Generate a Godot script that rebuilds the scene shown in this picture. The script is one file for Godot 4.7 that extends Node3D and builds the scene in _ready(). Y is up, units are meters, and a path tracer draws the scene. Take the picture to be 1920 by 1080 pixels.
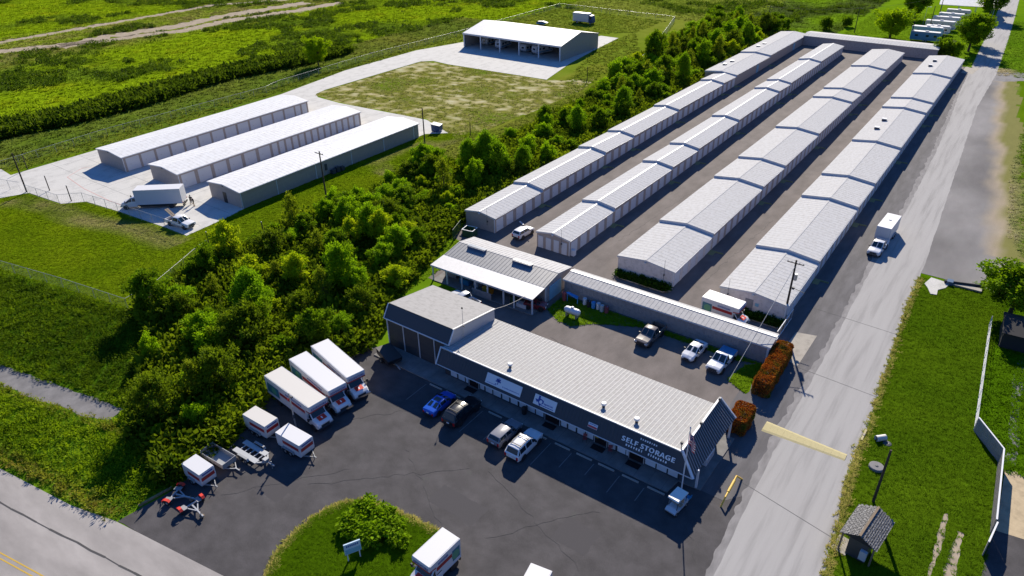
extends Node3D
# Aerial view of a self-storage site. x runs along the office front, -z runs away along the storage rows; metres.

var M := {}
var taken := {}
var rng := RandomNumberGenerator.new()
var mesh_cache := {}


class MB:
	var v := PackedVector3Array()
	var n := PackedVector3Array()
	var c := PackedColorArray()
	var col := Color(1, 1, 1)
	func tri(a: Vector3, b: Vector3, d: Vector3) -> void:
		var nn := (b - a).cross(d - a).normalized()
		v.append(a); v.append(d); v.append(b)
		n.append(nn); n.append(nn); n.append(nn)
		c.append(col); c.append(col); c.append(col)
	func quad(a: Vector3, b: Vector3, d: Vector3, e: Vector3) -> void:
		tri(a, b, d)
		tri(a, d, e)
	func tri_n(a: Vector3, b: Vector3, d: Vector3, na: Vector3, nb: Vector3, nd: Vector3) -> void:
		v.append(a); v.append(d); v.append(b)
		n.append(na); n.append(nd); n.append(nb)
		c.append(col); c.append(col); c.append(col)
	func box(p: Vector3, s: Vector3, t := Basis()) -> void:
		var h := s * 0.5
		var q := []
		for i in 8:
			q.append(p + t * Vector3(h.x if i & 1 else -h.x, h.y if i & 2 else -h.y, h.z if i & 4 else -h.z))
		quad(q[4], q[5], q[7], q[6])
		quad(q[1], q[0], q[2], q[3])
		quad(q[5], q[1], q[3], q[7])
		quad(q[0], q[4], q[6], q[2])
		quad(q[6], q[7], q[3], q[2])
		quad(q[0], q[1], q[5], q[4])
	func span(x0: float, x1: float, y0: float, y1: float, z0: float, z1: float) -> void:
		box(Vector3((x0 + x1) / 2, (y0 + y1) / 2, (z0 + z1) / 2), Vector3(absf(x1 - x0), absf(y1 - y0), absf(z1 - z0)))
	func bar(a: Vector3, b: Vector3, w: float, h := 0.0) -> void:
		var d := b - a
		var z := d.normalized()
		var up := Vector3.UP if absf(z.y) < 0.95 else Vector3.RIGHT
		var x := up.cross(z).normalized()
		box((a + b) / 2, Vector3(w, h if h > 0 else w, d.length()), Basis(x, z.cross(x), z))
	func tube(a: Vector3, b: Vector3, r0: float, r1: float, k := 8, caps := true) -> void:
		var z := (b - a).normalized()
		var up := Vector3.UP if absf(z.y) < 0.95 else Vector3.RIGHT
		var x := up.cross(z).normalized()
		var y := z.cross(x)
		for i in k:
			var p := TAU * i / k
			var q := TAU * (i + 1) / k
			var u := x * cos(p) + y * sin(p)
			var w := x * cos(q) + y * sin(q)
			tri_n(a + u * r0, a + w * r0, b + w * r1, u, w, w)
			tri_n(a + u * r0, b + w * r1, b + u * r1, u, w, u)
			if caps:
				tri(b, b + u * r1, b + w * r1)
				tri(a, a + w * r0, a + u * r0)
	func lathe(o: Vector3, axis: Vector3, prof: Array, k := 16) -> void:
		# prof: [along, radius] pairs
		var up := Vector3.UP if absf(axis.y) < 0.95 else Vector3.RIGHT
		var x := up.cross(axis).normalized()
		var y := axis.cross(x)
		for j in prof.size() - 1:
			for i in k:
				var p := TAU * i / k
				var q := TAU * (i + 1) / k
				var u := x * cos(p) + y * sin(p)
				var w := x * cos(q) + y * sin(q)
				var a: float = prof[j][0]
				var r: float = prof[j][1]
				var b: float = prof[j + 1][0]
				var s: float = prof[j + 1][1]
				var f := Vector2(b - a, s - r).normalized()
				var nu := (u * f.x - axis * f.y).normalized()
				var nw := (w * f.x - axis * f.y).normalized()
				tri_n(o + axis * a + u * r, o + axis * a + w * r, o + axis * b + w * s, nu, nw, nw)
				tri_n(o + axis * a + u * r, o + axis * b + w * s, o + axis * b + u * s, nu, nw, nu)
	# polygon of (a, b) pairs swept along an axis: "x": pairs are (z, y), "z": pairs are (x, y), "y": pairs are (x, z)
	func sweep(poly: PackedVector2Array, axis: String, t0: float, t1: float) -> void:
		var idx := Geometry2D.triangulate_polygon(poly)
		var f := func(p: Vector2, t: float) -> Vector3:
			if axis == "x":
				return Vector3(t, p.y, p.x)
			if axis == "z":
				return Vector3(p.x, p.y, t)
			return Vector3(p.x, t, p.y)
		var mid := Vector3.ZERO
		for p in poly:
			mid += f.call(p, (t0 + t1) / 2)
		mid /= poly.size()
		for i in range(0, idx.size(), 3):
			for t in [t0, t1]:
				var a: Vector3 = f.call(poly[idx[i]], t)
				var b: Vector3 = f.call(poly[idx[i + 1]], t)
				var d: Vector3 = f.call(poly[idx[i + 2]], t)
				var ax := f.call(Vector2.ZERO, t) as Vector3
				var away := ax - (f.call(Vector2.ZERO, (t0 + t1) / 2) as Vector3)
				if (b - a).cross(d - a).dot(away) < 0:
					tri(a, d, b)
				else:
					tri(a, b, d)
		var cw := Geometry2D.is_polygon_clockwise(poly)
		for i in poly.size():
			var p := poly[i]
			var q := poly[(i + 1) % poly.size()]
			var a: Vector3 = f.call(p, t0)
			var b: Vector3 = f.call(q, t0)
			var d: Vector3 = f.call(q, t1)
			var e: Vector3 = f.call(p, t1)
			var out2 := Vector2(q.y - p.y, p.x - q.x) * (-1.0 if cw else 1.0)
			var o3 := (f.call(out2, 0.0) as Vector3)
			if (b - a).cross(d - a).dot(o3) < 0:
				quad(a, e, d, b)
			else:
				quad(a, b, d, e)
	func mesh(colored := false) -> ArrayMesh:
		var arr := []
		arr.resize(Mesh.ARRAY_MAX)
		arr[Mesh.ARRAY_VERTEX] = v
		arr[Mesh.ARRAY_NORMAL] = n
		if colored:
			arr[Mesh.ARRAY_COLOR] = c
		var m := ArrayMesh.new()
		m.add_surface_from_arrays(Mesh.PRIMITIVE_TRIANGLES, arr)
		return m


func numbered(s: String) -> String:
	var k: int = taken.get(s, 0)
	taken[s] = k + 1
	return s if k == 0 else "%s_%03d" % [s, k]


func part(parent: Node, called: String, mesh: Mesh, m: Material, at := Vector3.ZERO, turn := 0.0) -> MeshInstance3D:
	var o := MeshInstance3D.new()
	o.name = called
	o.mesh = mesh
	o.material_override = m
	o.position = at
	o.rotation.y = turn
	parent.add_child(o, true)
	return o


func put(parent: Node, called: String, b: MB, m: Material, at := Vector3.ZERO, turn := 0.0) -> MeshInstance3D:
	return part(parent, called, b.mesh(), m, at, turn)


func thing(called: String, label: String, category: String, at := Vector3.ZERO, turn := 0.0, group := "") -> Node3D:
	var o := Node3D.new()
	o.name = numbered(called)
	add_child(o)
	o.position = at
	o.rotation.y = turn
	tag(o, label, category, group)
	return o


func tag(o: Node, label: String, category: String, group := "") -> void:
	if label != "":
		o.set_meta("label", label)
	if category != "":
		o.set_meta("category", category)
	if group != "":
		o.set_meta("group", group)


func structure(called: String, mesh: Mesh, m: Material, label := "") -> MeshInstance3D:
	var o := MeshInstance3D.new()
	o.name = numbered(called)
	o.mesh = mesh
	o.material_override = m
	add_child(o)
	o.set_meta("kind", "structure")
	if label != "":
		o.set_meta("label", label)
	return o


func stuff(called: String, mesh: Mesh, m: Material, spots: Array, label: String) -> MultiMeshInstance3D:
	# spots: [Transform3D, Color]
	var mm := MultiMesh.new()
	mm.transform_format = MultiMesh.TRANSFORM_3D
	mm.use_colors = true
	mm.mesh = mesh
	mm.instance_count = spots.size()
	for i in spots.size():
		mm.set_instance_transform(i, spots[i][0])
		mm.set_instance_color(i, spots[i][1])
	var o := MultiMeshInstance3D.new()
	o.name = numbered(called)
	o.multimesh = mm
	o.material_override = m
	add_child(o)
	o.set_meta("kind", "stuff")
	o.set_meta("label", label)
	return o


func lin(r: float, g: float, b: float) -> Color:
	return Color(r, g, b).linear_to_srgb()


func mat(key: String, col: Color, rough := 0.8, metal := 0.0, spec := 0.5) -> StandardMaterial3D:
	var m := StandardMaterial3D.new()
	m.resource_name = key
	m.albedo_color = col
	m.roughness = rough
	m.metallic = metal
	m.metallic_specular = spec
	M[key] = m
	return m


func noise_tex(freq: float, octaves: int, lo: Color, hi: Color, seed_: int, size := 1024, kind := FastNoiseLite.TYPE_SIMPLEX_SMOOTH, mid := Color(0, 0, 0, 0)) -> NoiseTexture2D:
	var f := FastNoiseLite.new()
	f.noise_type = kind
	f.seed = seed_
	f.frequency = freq
	f.fractal_octaves = octaves
	f.fractal_gain = 0.6
	var t := NoiseTexture2D.new()
	t.width = size
	t.height = size
	t.seamless = true
	t.noise = f
	var g := Gradient.new()
	g.set_color(0, lo)
	g.set_color(1, hi)
	if mid.a > 0:
		g.add_point(0.5, mid)
	t.color_ramp = g
	return t


func grey(a: float) -> Color:
	return lin(a, a, a)


# fine texture on layer one, coarse one multiplied over it on layer two, both laid out in world metres
func textured(m: StandardMaterial3D, fine: Texture2D, fine_m: Vector3, coarse: Texture2D = null, coarse_m := Vector3.ONE) -> void:
	m.albedo_texture = fine
	m.uv1_triplanar = true
	m.uv1_world_triplanar = true
	m.uv1_scale = Vector3(1 / fine_m.x, 1 / fine_m.y, 1 / fine_m.z)
	if coarse:
		m.detail_enabled = true
		m.detail_albedo = coarse
		m.detail_blend_mode = BaseMaterial3D.BLEND_MODE_MUL
		m.detail_uv_layer = BaseMaterial3D.DETAIL_UV_2
		m.uv2_triplanar = true
		m.uv2_world_triplanar = true
		m.uv2_scale = Vector3(1 / coarse_m.x, 1 / coarse_m.y, 1 / coarse_m.z)


func sheet(poly: PackedVector2Array, y: float) -> ArrayMesh:
	var b := MB.new()
	var idx := Geometry2D.triangulate_polygon(poly)
	for i in range(0, idx.size(), 3):
		var p := poly[idx[i]]
		var q := poly[idx[i + 1]]
		var r := poly[idx[i + 2]]
		var a := Vector3(p.x, y, p.y)
		var d := Vector3(q.x, y, q.y)
		var e := Vector3(r.x, y, r.y)
		if (d - a).cross(e - a).y < 0:
			b.tri(a, e, d)
		else:
			b.tri(a, d, e)
	return b.mesh()


func poly(flat: Array) -> PackedVector2Array:
	var p := PackedVector2Array()
	for i in range(0, flat.size(), 2):
		p.append(Vector2(flat[i], flat[i + 1]))
	return p


# an uneven edge: the outline cut into short pieces, each moved a little
func ragged(p: PackedVector2Array, step: float, amp: float, seed_: int) -> PackedVector2Array:
	var f := FastNoiseLite.new()
	f.seed = seed_
	f.frequency = 0.35
	f.fractal_octaves = 3
	var out := PackedVector2Array()
	for i in p.size():
		var a := p[i]
		var b := p[(i + 1) % p.size()]
		var k := maxi(1, int(a.distance_to(b) / step))
		var nrm := (b - a).normalized().orthogonal()
		for j in k:
			var q := a.lerp(b, float(j) / k)
			out.append(q + nrm * f.get_noise_2d(q.x, q.y) * amp)
	return out


func rect(x0: float, x1: float, z0: float, z1: float) -> PackedVector2Array:
	return PackedVector2Array([Vector2(x0, z0), Vector2(x1, z0), Vector2(x1, z1), Vector2(x0, z1)])


func inside(p: Vector2, q: PackedVector2Array) -> bool:
	return Geometry2D.is_point_in_polygon(p, q)


func _ready() -> void:
	rng.seed = 7
	# --- camera, sky, sun, exposure ---
	var cam := Camera3D.new()
	cam.name = "camera"
	cam.fov = 43.95
	cam.near = 0.5
	cam.far = 4000.0
	cam.position = Vector3(0, 54, 0)
	cam.rotation_degrees = Vector3(-30.67, 36.1, -0.88)
	add_child(cam)
	cam.current = true
	var env := Environment.new()
	env.background_mode = Environment.BG_SKY
	var sm := ProceduralSkyMaterial.new()
	sm.sky_top_color = lin(0.024, 0.088, 0.28)
	sm.sky_horizon_color = lin(0.17, 0.225, 0.34)
	sm.sky_curve = 0.13
	sm.ground_bottom_color = lin(0.06, 0.09, 0.04)
	sm.ground_horizon_color = lin(0.06, 0.15, 0.28)
	sm.sun_angle_max = 12.0
	var sky := Sky.new()
	sky.sky_material = sm
	env.sky = sky
	env.tonemap_mode = Environment.TONE_MAPPER_LINEAR
	env.tonemap_exposure = 1.75
	env.sdfgi_enabled = true
	env.ssao_enabled = true
	env.ssil_enabled = true
	var we := WorldEnvironment.new()
	we.name = "world_environment"
	we.environment = env
	add_child(we)
	var sun := DirectionalLight3D.new()
	sun.name = "sun"
	var az := deg_to_rad(26.0)
	var el := deg_to_rad(30.0)
	sun.basis = Basis.looking_at(Vector3(sin(az) * cos(el), -sin(el), cos(az) * cos(el)))
	sun.light_energy = 1.6
	sun.light_color = Color(1.0, 0.96, 0.89)
	sun.light_angular_distance = 0.53
	sun.shadow_enabled = true
	add_child(sun)
	make_materials()
	make_ground()
	make_paving()
	make_rows()
	make_left_complex()
	make_office()
	make_back_buildings()
	make_vehicles()
	make_street_furniture()
	make_fences()
	make_vegetation()


func make_materials() -> void:
	var speck := noise_tex(0.09, 5, grey(0.55), grey(1.0), 11, 1024)
	var blotch := noise_tex(0.008, 6, grey(0.62), grey(1.0), 12, 1024)
	var soft := noise_tex(0.012, 4, grey(0.86), grey(1.0), 13, 512)
	var streak := noise_tex(0.02, 5, grey(0.86), grey(1.0), 14, 512)
	var turf := noise_tex(0.05, 5, lin(0.55, 0.6, 0.45), lin(1.0, 1.0, 1.0), 15, 1024, FastNoiseLite.TYPE_SIMPLEX_SMOOTH, lin(0.85, 0.88, 0.75))
	var turf2 := noise_tex(0.01, 5, lin(0.72, 0.76, 0.6), lin(1.0, 0.98, 0.95), 16, 512)
	var stain := noise_tex(0.006, 5, grey(0.72), grey(1.0), 17, 1024, FastNoiseLite.TYPE_SIMPLEX, grey(0.94))
	var roof_wear := noise_tex(0.014, 6, lin(0.8, 0.78, 0.75), lin(1.0, 1.0, 1.0), 19, 1024, FastNoiseLite.TYPE_SIMPLEX, lin(0.95, 0.95, 0.945))
	# ground covers
	var g := mat("grass_ground", Color.WHITE, 1.0, 0, 0.0)
	g.vertex_color_use_as_albedo = true
	textured(g, turf, Vector3(7, 7, 7), turf2, Vector3(37, 37, 37))
	g = mat("lot_asphalt", lin(0.122, 0.114, 0.119), 0.9, 0, 0.35)
	textured(g, noise_tex(0.07, 5, grey(0.45), grey(1.0), 51, 1024), Vector3(8, 8, 8), noise_tex(0.009, 6, grey(0.55), grey(1.0), 52, 1024), Vector3(33, 33, 27))
	g = mat("yard_asphalt", lin(0.235, 0.205, 0.192), 0.92, 0, 0.3)
	textured(g, speck, Vector3(6, 6, 6), blotch, Vector3(31, 31, 52))
	g = mat("edge_asphalt", lin(0.19, 0.182, 0.188), 0.92, 0, 0.3)
	textured(g, speck, Vector3(6, 6, 6), blotch, Vector3(14, 14, 60))
	g = mat("side_road", lin(0.47, 0.455, 0.44), 0.95, 0, 0.25)
	textured(g, speck, Vector3(5, 5, 5), stain, Vector3(11, 11, 170))
	g = mat("main_road", lin(0.5, 0.465, 0.44), 0.95, 0, 0.25)
	textured(g, speck, Vector3(5, 5, 5), blotch, Vector3(90, 30, 30))
	g = mat("shoulder", lin(0.36, 0.345, 0.34), 0.95, 0, 0.25)
	textured(g, speck, Vector3(4, 4, 4), blotch, Vector3(9, 9, 25))
	g = mat("gravel", lin(0.31, 0.3, 0.295), 1.0, 0, 0.2)
	textured(g, speck, Vector3(3, 3, 3), stain, Vector3(16, 16, 40))
	g = mat("gravel_mix", Color.WHITE, 1.0, 0, 0.15)
	g.vertex_color_use_as_albedo = true
	textured(g, speck, Vector3(3, 3, 3), soft, Vector3(16, 16, 40))
	g = mat("path_gravel", lin(0.29, 0.28, 0.28), 1.0, 0, 0.2)
	textured(g, speck, Vector3(3.5, 3, 3.5), blotch, Vector3(20, 20, 20))
	g = mat("concrete_white", lin(0.55, 0.54, 0.51), 0.9, 0, 0.3)
	textured(g, speck, Vector3(11, 11, 11), stain, Vector3(33, 33, 41))
	g.albedo_texture = noise_tex(0.06, 4, grey(0.86), grey(1.0), 21, 512)
	g.detail_albedo = noise_tex(0.01, 5, grey(0.78), grey(1.0), 22, 1024, FastNoiseLite.TYPE_SIMPLEX, grey(0.96))
	g = mat("sidewalk", lin(0.25, 0.245, 0.24), 0.9, 0, 0.3)
	textured(g, soft, Vector3(4, 4, 4), blotch, Vector3(17, 17, 17))
	g = mat("apron_concrete", lin(0.47, 0.43, 0.37), 0.9, 0, 0.3)
	textured(g, speck, Vector3(6, 6, 6), stain, Vector3(9, 9, 9))
	g = mat("tan_concrete", lin(0.5, 0.4, 0.26), 0.9, 0, 0.3)
	textured(g, soft, Vector3(3, 3, 3), stain, Vector3(12, 12, 12))
	g = mat("bare_dirt", lin(0.52, 0.43, 0.32), 1.0, 0, 0.2)
	textured(g, speck, Vector3(4, 4, 4), blotch, Vector3(21, 21, 21))
	g = mat("patch_asphalt", lin(0.085, 0.08, 0.084), 0.9, 0, 0.3)
	textured(g, speck, Vector3(5, 5, 5))
	g = mat("crack", lin(0.05, 0.049, 0.05), 0.9)
	g = mat("joint", lin(0.1, 0.097, 0.095), 0.9)
	g = mat("white_line", lin(0.22, 0.22, 0.22), 0.85)
	textured(g, speck, Vector3(1.3, 1.3, 1.3))
	g = mat("yellow_line", lin(0.62, 0.4, 0.05), 0.85)
	textured(g, speck, Vector3(1.3, 1.3, 1.3))
	g = mat("faded_yellow", lin(0.6, 0.52, 0.27), 0.9)
	textured(g, speck, Vector3(2.2, 2.2, 2.2), soft, Vector3(3, 3, 3))
	mat("red_line", lin(0.5, 0.26, 0.23), 0.9)
	g = mat("wheel_stop", lin(0.36, 0.33, 0.29), 0.9)
	textured(g, soft, Vector3(1, 1, 1))
	# buildings
	g = mat("row_roof", lin(0.53, 0.53, 0.535), 0.85, 0.0, 0.2)
	textured(g, soft, Vector3(3, 3, 1.1), roof_wear, Vector3(9, 9, 19))
	g = mat("row_roof_wide", lin(0.545, 0.54, 0.535), 0.85, 0.0, 0.2)
	textured(g, soft, Vector3(5, 5, 1.1), roof_wear, Vector3(11, 11, 23))
	g = mat("shed_roof", lin(0.43, 0.425, 0.425), 0.7, 0.0, 0.3)
	textured(g, streak, Vector3(0.8, 2, 4), stain, Vector3(9, 9, 5))
	g = mat("garage_roof", lin(0.32, 0.315, 0.315), 0.75, 0.0, 0.3)
	textured(g, soft, Vector3(4, 4, 2), stain, Vector3(9, 9, 5))
	g = mat("ridge_cap", lin(0.66, 0.66, 0.66), 0.5)
	g = mat("bright_roof", lin(0.75, 0.75, 0.745), 0.5, 0.0, 0.4)
	textured(g, soft, Vector3(9, 9, 1.4), roof_wear, Vector3(17, 17, 31))
	g = mat("office_roof", lin(0.4, 0.395, 0.39), 0.85, 0.0, 0.2)
	textured(g, soft, Vector3(0.9, 2, 6), roof_wear, Vector3(12, 12, 9))
	g = mat("office_roof_seam", lin(0.43, 0.425, 0.42), 0.55)
	g = mat("porch_roof", lin(0.64, 0.63, 0.62), 0.6)
	textured(g, soft, Vector3(3, 3, 3), soft, Vector3(7, 7, 7))
	g = mat("grey_roof", lin(0.25, 0.255, 0.27), 0.5, 0.0, 0.45)
	textured(g, streak, Vector3(0.9, 2, 8), stain, Vector3(8, 8, 8))
	g = mat("row_wall", lin(0.46, 0.39, 0.34), 0.7, 0.0, 0.35)
	textured(g, streak, Vector3(0.6, 6, 0.6), soft, Vector3(6, 6, 6))
	g = mat("row_wall_pale", lin(0.76, 0.7, 0.66), 0.7, 0.0, 0.35)
	textured(g, streak, Vector3(0.6, 6, 0.6), stain, Vector3(6, 6, 6))
	g = mat("shed_wall", lin(0.4, 0.37, 0.36), 0.65, 0.0, 0.35)
	textured(g, streak, Vector3(0.35, 5, 0.35), stain, Vector3(5, 5, 5))
	g = mat("white_metal", lin(0.62, 0.62, 0.63), 0.5)
	textured(g, soft, Vector3(2, 2, 2))
	g = mat("door_white", lin(0.66, 0.67, 0.69), 0.55)
	textured(g, noise_tex(0.03, 4, grey(0.9), grey(1.0), 31, 256), Vector3(1.5, 0.4, 1.5))
	g = mat("door_blue", lin(0.2, 0.42, 0.55), 0.6)
	g = mat("trim_white", lin(0.64, 0.65, 0.67), 0.5)
	g = mat("navy_metal", lin(0.04, 0.047, 0.058), 0.45, 0.0, 0.5)
	textured(g, soft, Vector3(0.5, 3, 0.5))
	g = mat("navy_batten", lin(0.24, 0.26, 0.29), 0.45)
	g = mat("dark_wall", lin(0.06, 0.058, 0.06), 0.6)
	textured(g, soft, Vector3(1.2, 3, 1.2))
	g = mat("pale_side", lin(0.42, 0.42, 0.44), 0.6)
	textured(g, streak, Vector3(0.5, 4, 0.5))
	mat("sign_white", lin(0.7, 0.71, 0.73), 0.5)
	mat("sign_pale", lin(0.45, 0.6, 0.72), 0.5)
	mat("sign_blue", lin(0.02, 0.06, 0.3), 0.5)
	mat("sign_red", lin(0.5, 0.04, 0.05), 0.5)
	mat("letter_white", lin(0.85, 0.85, 0.85), 0.5)
	mat("blind_white", lin(0.88, 0.89, 0.9), 0.6)
	mat("frame_dark", lin(0.03, 0.03, 0.034), 0.5)
	mat("door_dark", lin(0.02, 0.014, 0.014), 0.4)
	mat("gutter", lin(0.55, 0.56, 0.58), 0.5)
	mat("floor_mat", lin(0.01, 0.01, 0.011), 1.0)
	var gl := mat("window_glass", Color(0.8, 0.9, 0.95, 0.14), 0.04)
	gl.transparency = BaseMaterial3D.TRANSPARENCY_ALPHA
	mat("dark_vent", lin(0.05, 0.055, 0.065), 0.6)
	mat("steel", lin(0.5, 0.5, 0.51), 0.4, 0.7)
	mat("galvanised", lin(0.42, 0.43, 0.44), 0.5, 0.6)
	mat("interior_grey", lin(0.25, 0.25, 0.26), 0.8)
	mat("skylight_blue", lin(0.07, 0.12, 0.2), 0.35)
	# vehicles
	for p in [["paint_white", 0.68, 0.68, 0.69], ["paint_cream", 0.76, 0.73, 0.66], ["paint_blue", 0.01, 0.09, 0.5], ["paint_black", 0.012, 0.012, 0.014], ["paint_grey", 0.2, 0.2, 0.22], ["paint_bronze", 0.15, 0.125, 0.11], ["paint_silver", 0.5, 0.52, 0.55], ["paint_red", 0.16, 0.012, 0.02], ["paint_teal", 0.02, 0.2, 0.4], ["paint_green", 0.02, 0.13, 0.05]]:
		var pm := mat(p[0], lin(p[1], p[2], p[3]), 0.32, 0.0, 0.5)
		pm.clearcoat_enabled = true
		pm.clearcoat = 0.6
		pm.clearcoat_roughness = 0.08
	mat("box_white", lin(0.57, 0.57, 0.585), 0.55)
	mat("box_cream", lin(0.53, 0.51, 0.475), 0.6)
	mat("orange_red", lin(0.62, 0.035, 0.015), 0.5)
	mat("stripe_red", lin(0.34, 0.015, 0.02), 0.5)
	mat("picture_teal", lin(0.02, 0.14, 0.2), 0.5)
	mat("picture_green", lin(0.08, 0.28, 0.16), 0.5)
	mat("car_glass", lin(0.01, 0.02, 0.026), 0.06, 0.0, 0.6)
	mat("tyre", lin(0.016, 0.016, 0.017), 0.9)
	mat("rim", lin(0.42, 0.43, 0.45), 0.35, 0.7)
	mat("black_plastic", lin(0.018, 0.018, 0.02), 0.6)
	mat("lamp_clear", lin(0.75, 0.77, 0.78), 0.15)
	mat("lamp_red", lin(0.45, 0.012, 0.015), 0.25)
	mat("amber", lin(0.7, 0.25, 0.02), 0.3)
	mat("chrome", lin(0.6, 0.61, 0.62), 0.15, 1.0)
	mat("seat_tan", lin(0.35, 0.27, 0.18), 0.8)
	mat("deck_wood", lin(0.3, 0.23, 0.16), 0.9)
	mat("trailer_grey", lin(0.28, 0.29, 0.3), 0.6, 0.3)
	# furniture, poles, ground objects
	g = mat("pole_wood", lin(0.055, 0.04, 0.03), 0.95)
	textured(g, streak, Vector3(0.3, 3, 0.3))
	mat("wire", lin(0.02, 0.02, 0.02), 0.7)
	mat("pale_wire", lin(0.5, 0.48, 0.44), 0.7)
	mat("safety_yellow", lin(0.65, 0.42, 0.06), 0.6)
	mat("curb_olive", lin(0.2, 0.21, 0.1), 0.9)
	mat("bin_green", lin(0.02, 0.07, 0.03), 0.6)
	mat("bin_blue", lin(0.02, 0.06, 0.17), 0.5)
	mat("barrel_blue", lin(0.06, 0.28, 0.6), 0.5)
	mat("rust_red", lin(0.3, 0.07, 0.07), 0.8)
	mat("old_wood", lin(0.2, 0.15, 0.1), 0.95)
	g = mat("shingle_pale", lin(0.55, 0.54, 0.53), 0.95)
	textured(g, noise_tex(0.03, 3, grey(0.03), grey(1.0), 41, 512, FastNoiseLite.TYPE_SIMPLEX_SMOOTH, grey(0.2)), Vector3(3.2, 3.2, 3.2))
	mat("shingle_dark", lin(0.03, 0.028, 0.027), 0.95)
	mat("flag_red", lin(0.5, 0.03, 0.05), 0.8)
	mat("flag_blue", lin(0.02, 0.03, 0.2), 0.8)
	mat("flag_white", lin(0.75, 0.74, 0.72), 0.8)
	g = mat("timber_kerb", lin(0.3, 0.22, 0.12), 0.95)
	textured(g, streak, Vector3(0.4, 0.4, 0.4))
	mat("skin", lin(0.45, 0.25, 0.17), 0.6)
	mat("cloth_dark", lin(0.02, 0.02, 0.025), 0.9)
	mat("cloth_tan", lin(0.4, 0.3, 0.17), 0.9)
	# foliage: the colours come from the copies and vertices
	for p in [["leaf", 0.85], ["blade", 0.5], ["hedge_leaf", 0.35]]:
		var lm := mat(p[0], Color.WHITE, 0.7, 0, 0.12 if p[0] == "leaf" else 0.0)
		lm.vertex_color_use_as_albedo = true
		lm.backlight_enabled = true
		lm.backlight = Color(p[1], p[1], p[1] * 0.5).linear_to_srgb()
	g = mat("bark", lin(0.07, 0.052, 0.036), 0.95)
	textured(g, streak, Vector3(0.5, 2, 0.5))


# ------------------------------------------------------------------ ground

var zone_noise := FastNoiseLite.new()
var zone_fine := FastNoiseLite.new()
var LAWN: PackedVector2Array
var DITCH: PackedVector2Array
var BELT: PackedVector2Array
var RIGHT_LAWN: PackedVector2Array
var SLAB: PackedVector2Array
var ISLAND: PackedVector2Array
var YARD: PackedVector2Array
var LOT: PackedVector2Array
var SIDE_ROAD: PackedVector2Array
var MAIN_ROAD: PackedVector2Array
var PATH: PackedVector2Array
var DIRT_LOT: PackedVector2Array
var GRAVEL: PackedVector2Array
var TRACKS := []


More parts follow.
